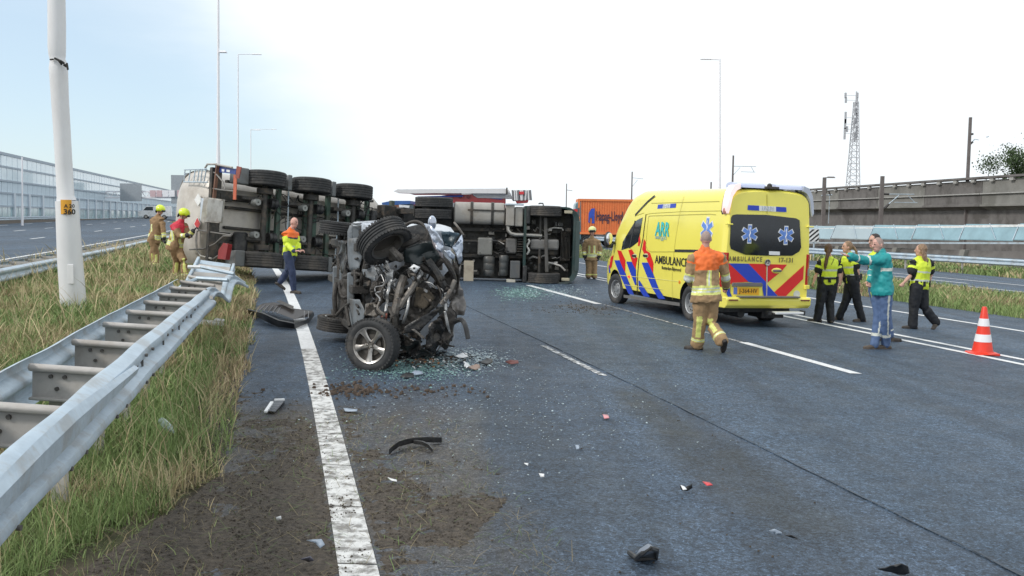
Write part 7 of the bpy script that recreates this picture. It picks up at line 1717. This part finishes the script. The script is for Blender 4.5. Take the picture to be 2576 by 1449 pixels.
        g = MB(); ell(g, hd+hup*.05+LK*.10, ax, (.095,.055,.040), 14, 8); g.build('visor', visor, h, smooth=True)
        g = MB(); ell(g, hd-hup*.05-LK*.10, ax, (.075,.03,.075), 12, 8); g.build('neck_flap', blackc, h, smooth=True)
        g = MB(); g.tube([hd+hx*.09-hup*.0, hd+hx*.075-hup*.08+LK*.04, hd-hup*.12+LK*.06, hd-hx*.075-hup*.08+LK*.04, hd-hx*.09], .008, 6); g.build('chin_strap', blackc, h)
    hr = o.get('hair')
    if hr:
        g = MB(); rr_ = random.Random(seed)
        ell(g, hd+hup*.030-LK*.022, ax, (.086*k_,.096,.104), 18, 12)
        if hr[0] == 'long':
            for k in range(9):
                a = (k-4)/4*1.2; o0_ = hd-LK*.06*math.cos(a)+hx*.07*math.sin(a)+hup*.02; e1 = o0_-UP*.15-LK*.035+hx*.01*a+Vector((.012*rr_.gauss(0,1),0,0)); e2 = e1-UP*(.12+.03*rr_.random())-LK*.02+Vector(hr[2]); limb(g, [o0_, e1, e2], [.045,.040,.016], 10, .7, hx)
        if hr[0] == 'tail':
            tb_ = hd-LK*.10+hup*.04; limb(g, [hd-LK*.07+hup*.04, tb_], [.03,.022], 10); pts = [tb_]+[tb_+Vector(v) for v in hr[2]]; limb(g, pts, [.024]+[.036]*(len(pts)-2)+[.014], 12, .75, hx)
        def hcut(c): return 0
        h = fuse('hair', g, .008, root, [hr[1]], None, .012, seed, 1, wf=26)
        bm = bmesh.new(); bm.from_mesh(h.data); dele = []
        for f in bm.faces:
            q = f.calc_center_median()-hd; y, z = q.dot(LK), q.dot(hup)
            if y > .052-.9*max(0,.045-z) and z < .068 and q.length < .15: dele.append(f)
        bmesh.ops.delete(bm, geom=dele, context='FACES'); bm.to_mesh(h.data); bm.free()
    if o.get('glasses'):
        g = MB()
        for s_ in (-1,1): g.tube([hd+hup*.018+hx*(.032*s_+.022*math.cos(a))+LK*.098+hup*.018*math.sin(a) for a in np.linspace(0,2*PI,13)], .0022, 5); g.tube([hd+hup*.018+hx*.054*s_+LK*.096, hd+hup*.012+hx*.082*s_-LK*.0], .0022, 5)
        g.build('glasses', blackc, root)
    return root, P, (su, lat, fr, pel, ch)
# paint schemes ---------------------------------------------------------------
def ff_top(yoke, back=True, sleeve_band=(.62,.86), yoke_t=.60):
    def f(arm, at, t, lx, fx, s_):
        if arm:
            if at < .30 and yoke is not None: return 3
            if sleeve_band[0]*2 < at+.0 < sleeve_band[1]*2:
                c = (sleeve_band[0]+sleeve_band[1]); return 2 if abs(at-c) < .07 else 1
            if at > 1.75: return 1 if at < 1.86 else 4
            return 0
        if t < .20 and t > -.02:
            u = (t+.02)/.22; return 2 if (.28 < u < .42 or .60 < u < .74) else 1
        if yoke is not None and t > yoke_t and abs(lx) < .22: return 3
        if .20 <= t <= yoke_t+.02 and abs(abs(lx)-(.0 if (fx < 0) else .085)) < .036: return 2 if abs(abs(lx)-(.0 if fx < 0 else .085)) < .010 else 1
        return 0
    return f
def ff_outfit(yokemat=None, helmet=True, hm=helm, tanm=tan, strip=(.95,1.62), sdir=(0,-1,0), **k):
    d = dict(trousers=dict(mats=[tanm, refy, refs], w=1.16, cuff=.088, bands=((1.70,1.745,1),(1.745,1.775,2),(1.775,1.82,1)), up=.02, wr=.022, strip=strip, sdir=sdir, sw=.90),
             top=dict(mats=[tanm, refy, refs, yokemat or tanm, gloves], w=1.14, hem=.10, flare=1.12, cut=-.20, cuff=.055, collar=True, wr=.020, paint=ff_top(3 if yokemat else None)), boot=.06, gloves=helmet, helmet=helmet, helmet_mat=hm)
    d.update(k); return d
# 1 firefighter walking away from the camera in the foreground
person((1775,884), 'bare-headed firefighter in tan gear with an orange shoulder yoke, walking towards the ambulance', dict(
    head=(1776,601,0), neck=(1774,632,.0), sha=(1745,646,.0), shb=(1812,648,.03), ela=(1732,700,.02), wra=(1750,722,.26), elb=(1826,698,.08), wrb=(1827,722,.30),
    pel=(1776,738,0), kna=(1760,806,.02), ana=(1754,870,.12), knb=(1786,812,.05), anb=(1817,858,-.20,1)), (-.15,1), (.05,1,-.05),
    ff_outfit(orangev, helmet=False, tanm=tan2, skin=skinp, stubble=hairg, strip=(.82,1.62), sdir=(-.2,-1,0), foota=(-1,.25,0), footb=(.25,.25,-1), boot=.05, top=dict(mats=[tan2, refy, refs, orangev, gloves], w=1.15, hem=.10, flare=1.22, cut=-.20, cuff=.055, collar=True, wr=.026, paint=ff_top(3, yoke_t=.56, sleeve_band=(.40,.56)))), seed=1,
    hands=((.9,(1,0,0)),(.9,(-1,0,0))))
# 2 firefighter standing far behind, facing the camera
person((1486,702), 'firefighter in tan gear and yellow helmet, standing alone in front of the orange container', dict(
    head=(1490,583,0), neck=(1489,600,0), sha=(1474,608,0), shb=(1504,608,0), ela=(1468,630,.02), wra=(1470,645,-.05), elb=(1510,630,.02), wrb=(1507,646,-.05),
    pel=(1488,646,0), kna=(1481,674,0), ana=(1480,697,0), knb=(1495,674,0), anb=(1495,697,0)), (0,-1), (0,-1,-.15),
    ff_outfit(None, hm=M('helmet_pale', (.74,.76,.30), .3, coat=.5), tanm=tan2, strip=(3,4)), seed=2, vox=.016, hands=((.6,(1,0,0)),(.6,(-1,0,0))))
# 3 and 4 firefighters by the tank
person((390,677), 'firefighter in brown gear and bright yellow helmet, the left of the two on the grass', dict(
    head=(403,530,0), neck=(398,545,0), sha=(384,553,.05), shb=(408,553,-.08), ela=(386,582,.08), wra=(402,598,.12), elb=(411,582,-.18), wrb=(413,600,-.22),
    pel=(388,600,0), kna=(384,638,.05), ana=(384,668,.08), knb=(393,640,-.06), anb=(392,670,-.06)), (.75,-.25), (.85,-.25,-.45), ff_outfit(None, strip=(1.0,1.62), sdir=(.35,-1,0), footb=(.8,-.5,0), foota=(.6,-.2,0)), seed=3, vox=.015,
    hands=((.6,(0,-1,0)),(.6,(0,1,0))))
person((447,708), 'firefighter in brown gear with a red shoulder yoke, leaning towards the rear of the tank', dict(
    head=(462,541,0), neck=(455,558,0), sha=(436,568,-.08), shb=(464,567,.08), ela=(452,594,-.22), wra=(471,592,-.28), elb=(476,594,.02), wrb=(486,580,-.05),
    pel=(440,618,0), kna=(445,658,.10), ana=(440,697,.12), knb=(462,655,-.12), anb=(466,693,-.12)), (.8,.15), (.85,.1,-.55), ff_outfit(redv, strip=(.98,1.66), sdir=(.4,-1,0), foota=(.6,-.5,0), footb=(.8,.1,0)), seed=4, vox=.014,
    hands=((.7,(0,0,-1)),(.7,(0,0,-1),(.6,0,.5))))
# 5 bald man in hi-vis and navy trousers
def hv_top(arm, at, t, lx, fx, s_):
    if arm: 
        if at > 1.88: return 3
        return 4 if at < .22 else 0
    if t > .70: return 1
    if .64 < t <= .70: return 3
    if .30 < t < .36: return 2
    return 0
person((735,738), 'bald man in yellow and orange jacket and navy trousers, walking past the trailer wheels', dict(
    head=(740,560,0), neck=(733,578,0), sha=(716,590,-.12), shb=(744,590,.12), ela=(722,616,-.20), wra=(740,632,-.32), elb=(750,614,.10), wrb=(752,630,-.05),
    pel=(729,640,0), kna=(735,682,-.12), ana=(739,730,-.05), knb=(724,680,.12), anb=(704,711,.12,1)), (.85,-.35), (.85,-.45,-.15),
    dict(skin=skinp, trousers=dict(mats=[navy], w=1.02, cuff=.068, wr=.014), top=dict(mats=[hiv, orangev, hivs, navy, hiv], w=1.06, hem=.0, cut=-.04, cuff=.05, collar=False, wr=.018, paint=hv_top), boot=.10, foota=(.9,-.3,0), footb=(.5,-.1,-.8)), seed=5,
    hands=((.35,(0,.2,-1),(.8,0,.1)),(.5,(0,0,-1),(.7,0,.0))))
# 6-8 policewomen
def pol_top(arm, at, t, lx, fx, s_):
    if arm: return 3 if at < .30 else (0 if at < .44 else 1)
    if abs(lx) > .165 and t > .55: return 1
    if .20 < t < .27 or .50 < t < .56: return 2
    return 0
def pol(hair, skin=skinm, w=1.0, **k):
    d = dict(skin=skin, hair=hair, belt=True, radio=1, trousers=dict(mats=[blackc], w=1.07*w, cuff=.072, up=-.02, wr=.020), top=dict(mats=[hiv, blackc, hivs, M('epaulette_yellow', (.55,.70,.05), .6)], w=1.17*w, hem=-.04, cut=-.06, sleeve=.62, wr=.016, paint=pol_top), boot=.05, bootm=bootm); d.update(k); return d
person((2077,812), 'policewoman with a long brown ponytail down her back, nearest the ambulance', dict(
    head=(2084,629,0), neck=(2086,650,0), sha=(2064,662,0), shb=(2106,662,0), ela=(2054,690,.0), wra=(2047,708,-.05), elb=(2112,690,0), wrb=(2109,710,-.02),
    pel=(2083,712,0), kna=(2063,764,.0), ana=(2056,802,.05), knb=(2087,762,.02), anb=(2090,808,-.05)), (.05,1), (.25,1,0), pol(('tail', hairb, [(-.02,-.03,-.08),(-.05,-.05,-.20),(-.07,-.05,-.32),(-.08,-.04,-.42)]), foota=(-.9,.5,0), footb=(.1,1,0)), sex='f', seed=6, hgroup=None,
    hands=((.6,(1,0,0)),(.6,(-1,0,0))))
person((2140,808), 'policewoman with a blond ponytail, facing left, behind the outstretched arm of the paramedic', dict(
    head=(2131,622,0), neck=(2137,640,0), sha=(2124,652,.10), shb=(2152,652,-.10), ela=(2120,680,.10), wra=(2116,706,.02), elb=(2157,680,-.12), wrb=(2161,706,-.10),
    pel=(2143,706,0), kna=(2128,758,.06), ana=(2111,796,.10), knb=(2156,758,-.06), anb=(2168,800,-.10)), (-1,.1), (-1,-.05,0), pol(('tail', hairl, [(.03,0,-.03),(.09,-.01,-.12),(.12,-.01,-.24)]), foota=(-1,0,0), footb=(-1,-.15,0), bootm=bootbr), sex='f', seed=7,
    hands=((.5,(-1,0,0)),(.5,(-1,0,0))))
person((2305,828), 'policewoman with loose light brown hair, walking left at the far right', dict(
    head=(2316,630,0), neck=(2320,650,0), sha=(2299,662,-.05), shb=(2338,662,.08), ela=(2290,694,-.10), wra=(2274,711,-.16), elb=(2342,694,.12), wrb=(2334,712,.10),
    pel=(2312,722,0), kna=(2299,774,-.03), ana=(2296,820,-.03), knb=(2325,772,.02), anb=(2352,808,.05,1)), (-.6,.7), (-.85,.45,.05), pol(('long', hairl, (.03,0,0)), w=1.1, foota=(-1,.3,0), footb=(.2,-.2,-1)), sex='f', seed=8,
    hands=((1.0,(0,1,0)),(.6,(-1,0,0))))
# 9 paramedic
def par_top(arm, at, t, lx, fx, s_):
    if arm:
        if .84 < at < .93 or 1.55 < at < 1.63: return 1
        return 0
    if .50 < t < .60: return 1 if fx < .10 else 0
    return 0
root, PP, fr_ = person((2209,880), 'bald paramedic in a teal jacket and blue trousers, pointing left with an outstretched arm', dict(
    head=(2209,616,0), neck=(2217,640,0), sha=(2203,652,.17), shb=(2232,652,-.12), elb=(2178,656,-.18), wrb=(2138,645,-.30), ela=(2196,682,.20), wra=(2190,705,.16),
    pel=(2219,722,0), kna=(2210,798,.08), ana=(2200,868,.04), knb=(2228,800,-.04), anb=(2229,862,.10)), (-.9,-.35), (-.93,-.30,-.1),
    dict(skin=skinp, stubble=hairg, trousers=dict(mats=[pblue, refs, refs], w=.98, cuff=.070, wr=.020, bands=((1.60,1.70,1),), strip=(.1,1.6), sdir=(.1,-1,0), sw=.985, up=-.01), top=dict(mats=[tealj, refs, hiv], w=1.12, hem=.06, flare=1.08, cut=-.24, cuff=.058, collar=True, wr=.024, paint=par_top), boot=.04, bootm=bootbr, foota=(-1,-.2,0), footb=(-.8,-.1,0)), seed=9,
    hands=((.6,(0,-1,0)),(.12,(0,-.2,1),(-.9,-.1,.25))))
su, lat, fr, pel, ch = fr_
bk = -fr
def backtext(txt, size, t, mt, off=.235, lx=0.0, bold=.002):
    c = pel.lerp(ch, t)+Vector((.06,-1,0)).normalized()*.168+Vector((1,0.06,0))*lx
    text(txt, size, mt, frame4(c, (1,.05,0), (0,0,1)), root, bold=bold, ext=.006)
# 10 man hidden behind the paramedic
person((2203,868), 'dark-haired man with glasses standing directly behind the paramedic', dict(
    head=(2199,607,0), neck=(2206,632,0), sha=(2196,644,.14), shb=(2216,644,-.10), ela=(2192,680,.12), wra=(2186,706,.05), elb=(2222,680,-.1), wrb=(2216,706,-.1),
    pel=(2210,730,0), kna=(2214,796,.06), ana=(2222,852,.06), knb=(2230,796,-.04), anb=(2238,850,.0)), (-.9,-.3), (-.93,-.35,-.05),
    dict(hair=('short', haird), glasses=True, trousers=dict(mats=[pblue, refs], w=1.05, cuff=.07, bands=((1.62,1.70,1),)), top=dict(mats=[hiv, blackc, hivs], w=1.0, hem=.04, cuff=.05, wr=.014, paint=lambda a, at, t, lx, fx, s_: 0 if not a else (0 if at > 1.5 else 1)), boot=.05, foota=(-1,0,0), footb=(.9,-.2,0)), seed=10, base=GP(2212,868)+Vector((.0,.55,0))*1.0)
bpy.data.scenes.remove(TS)
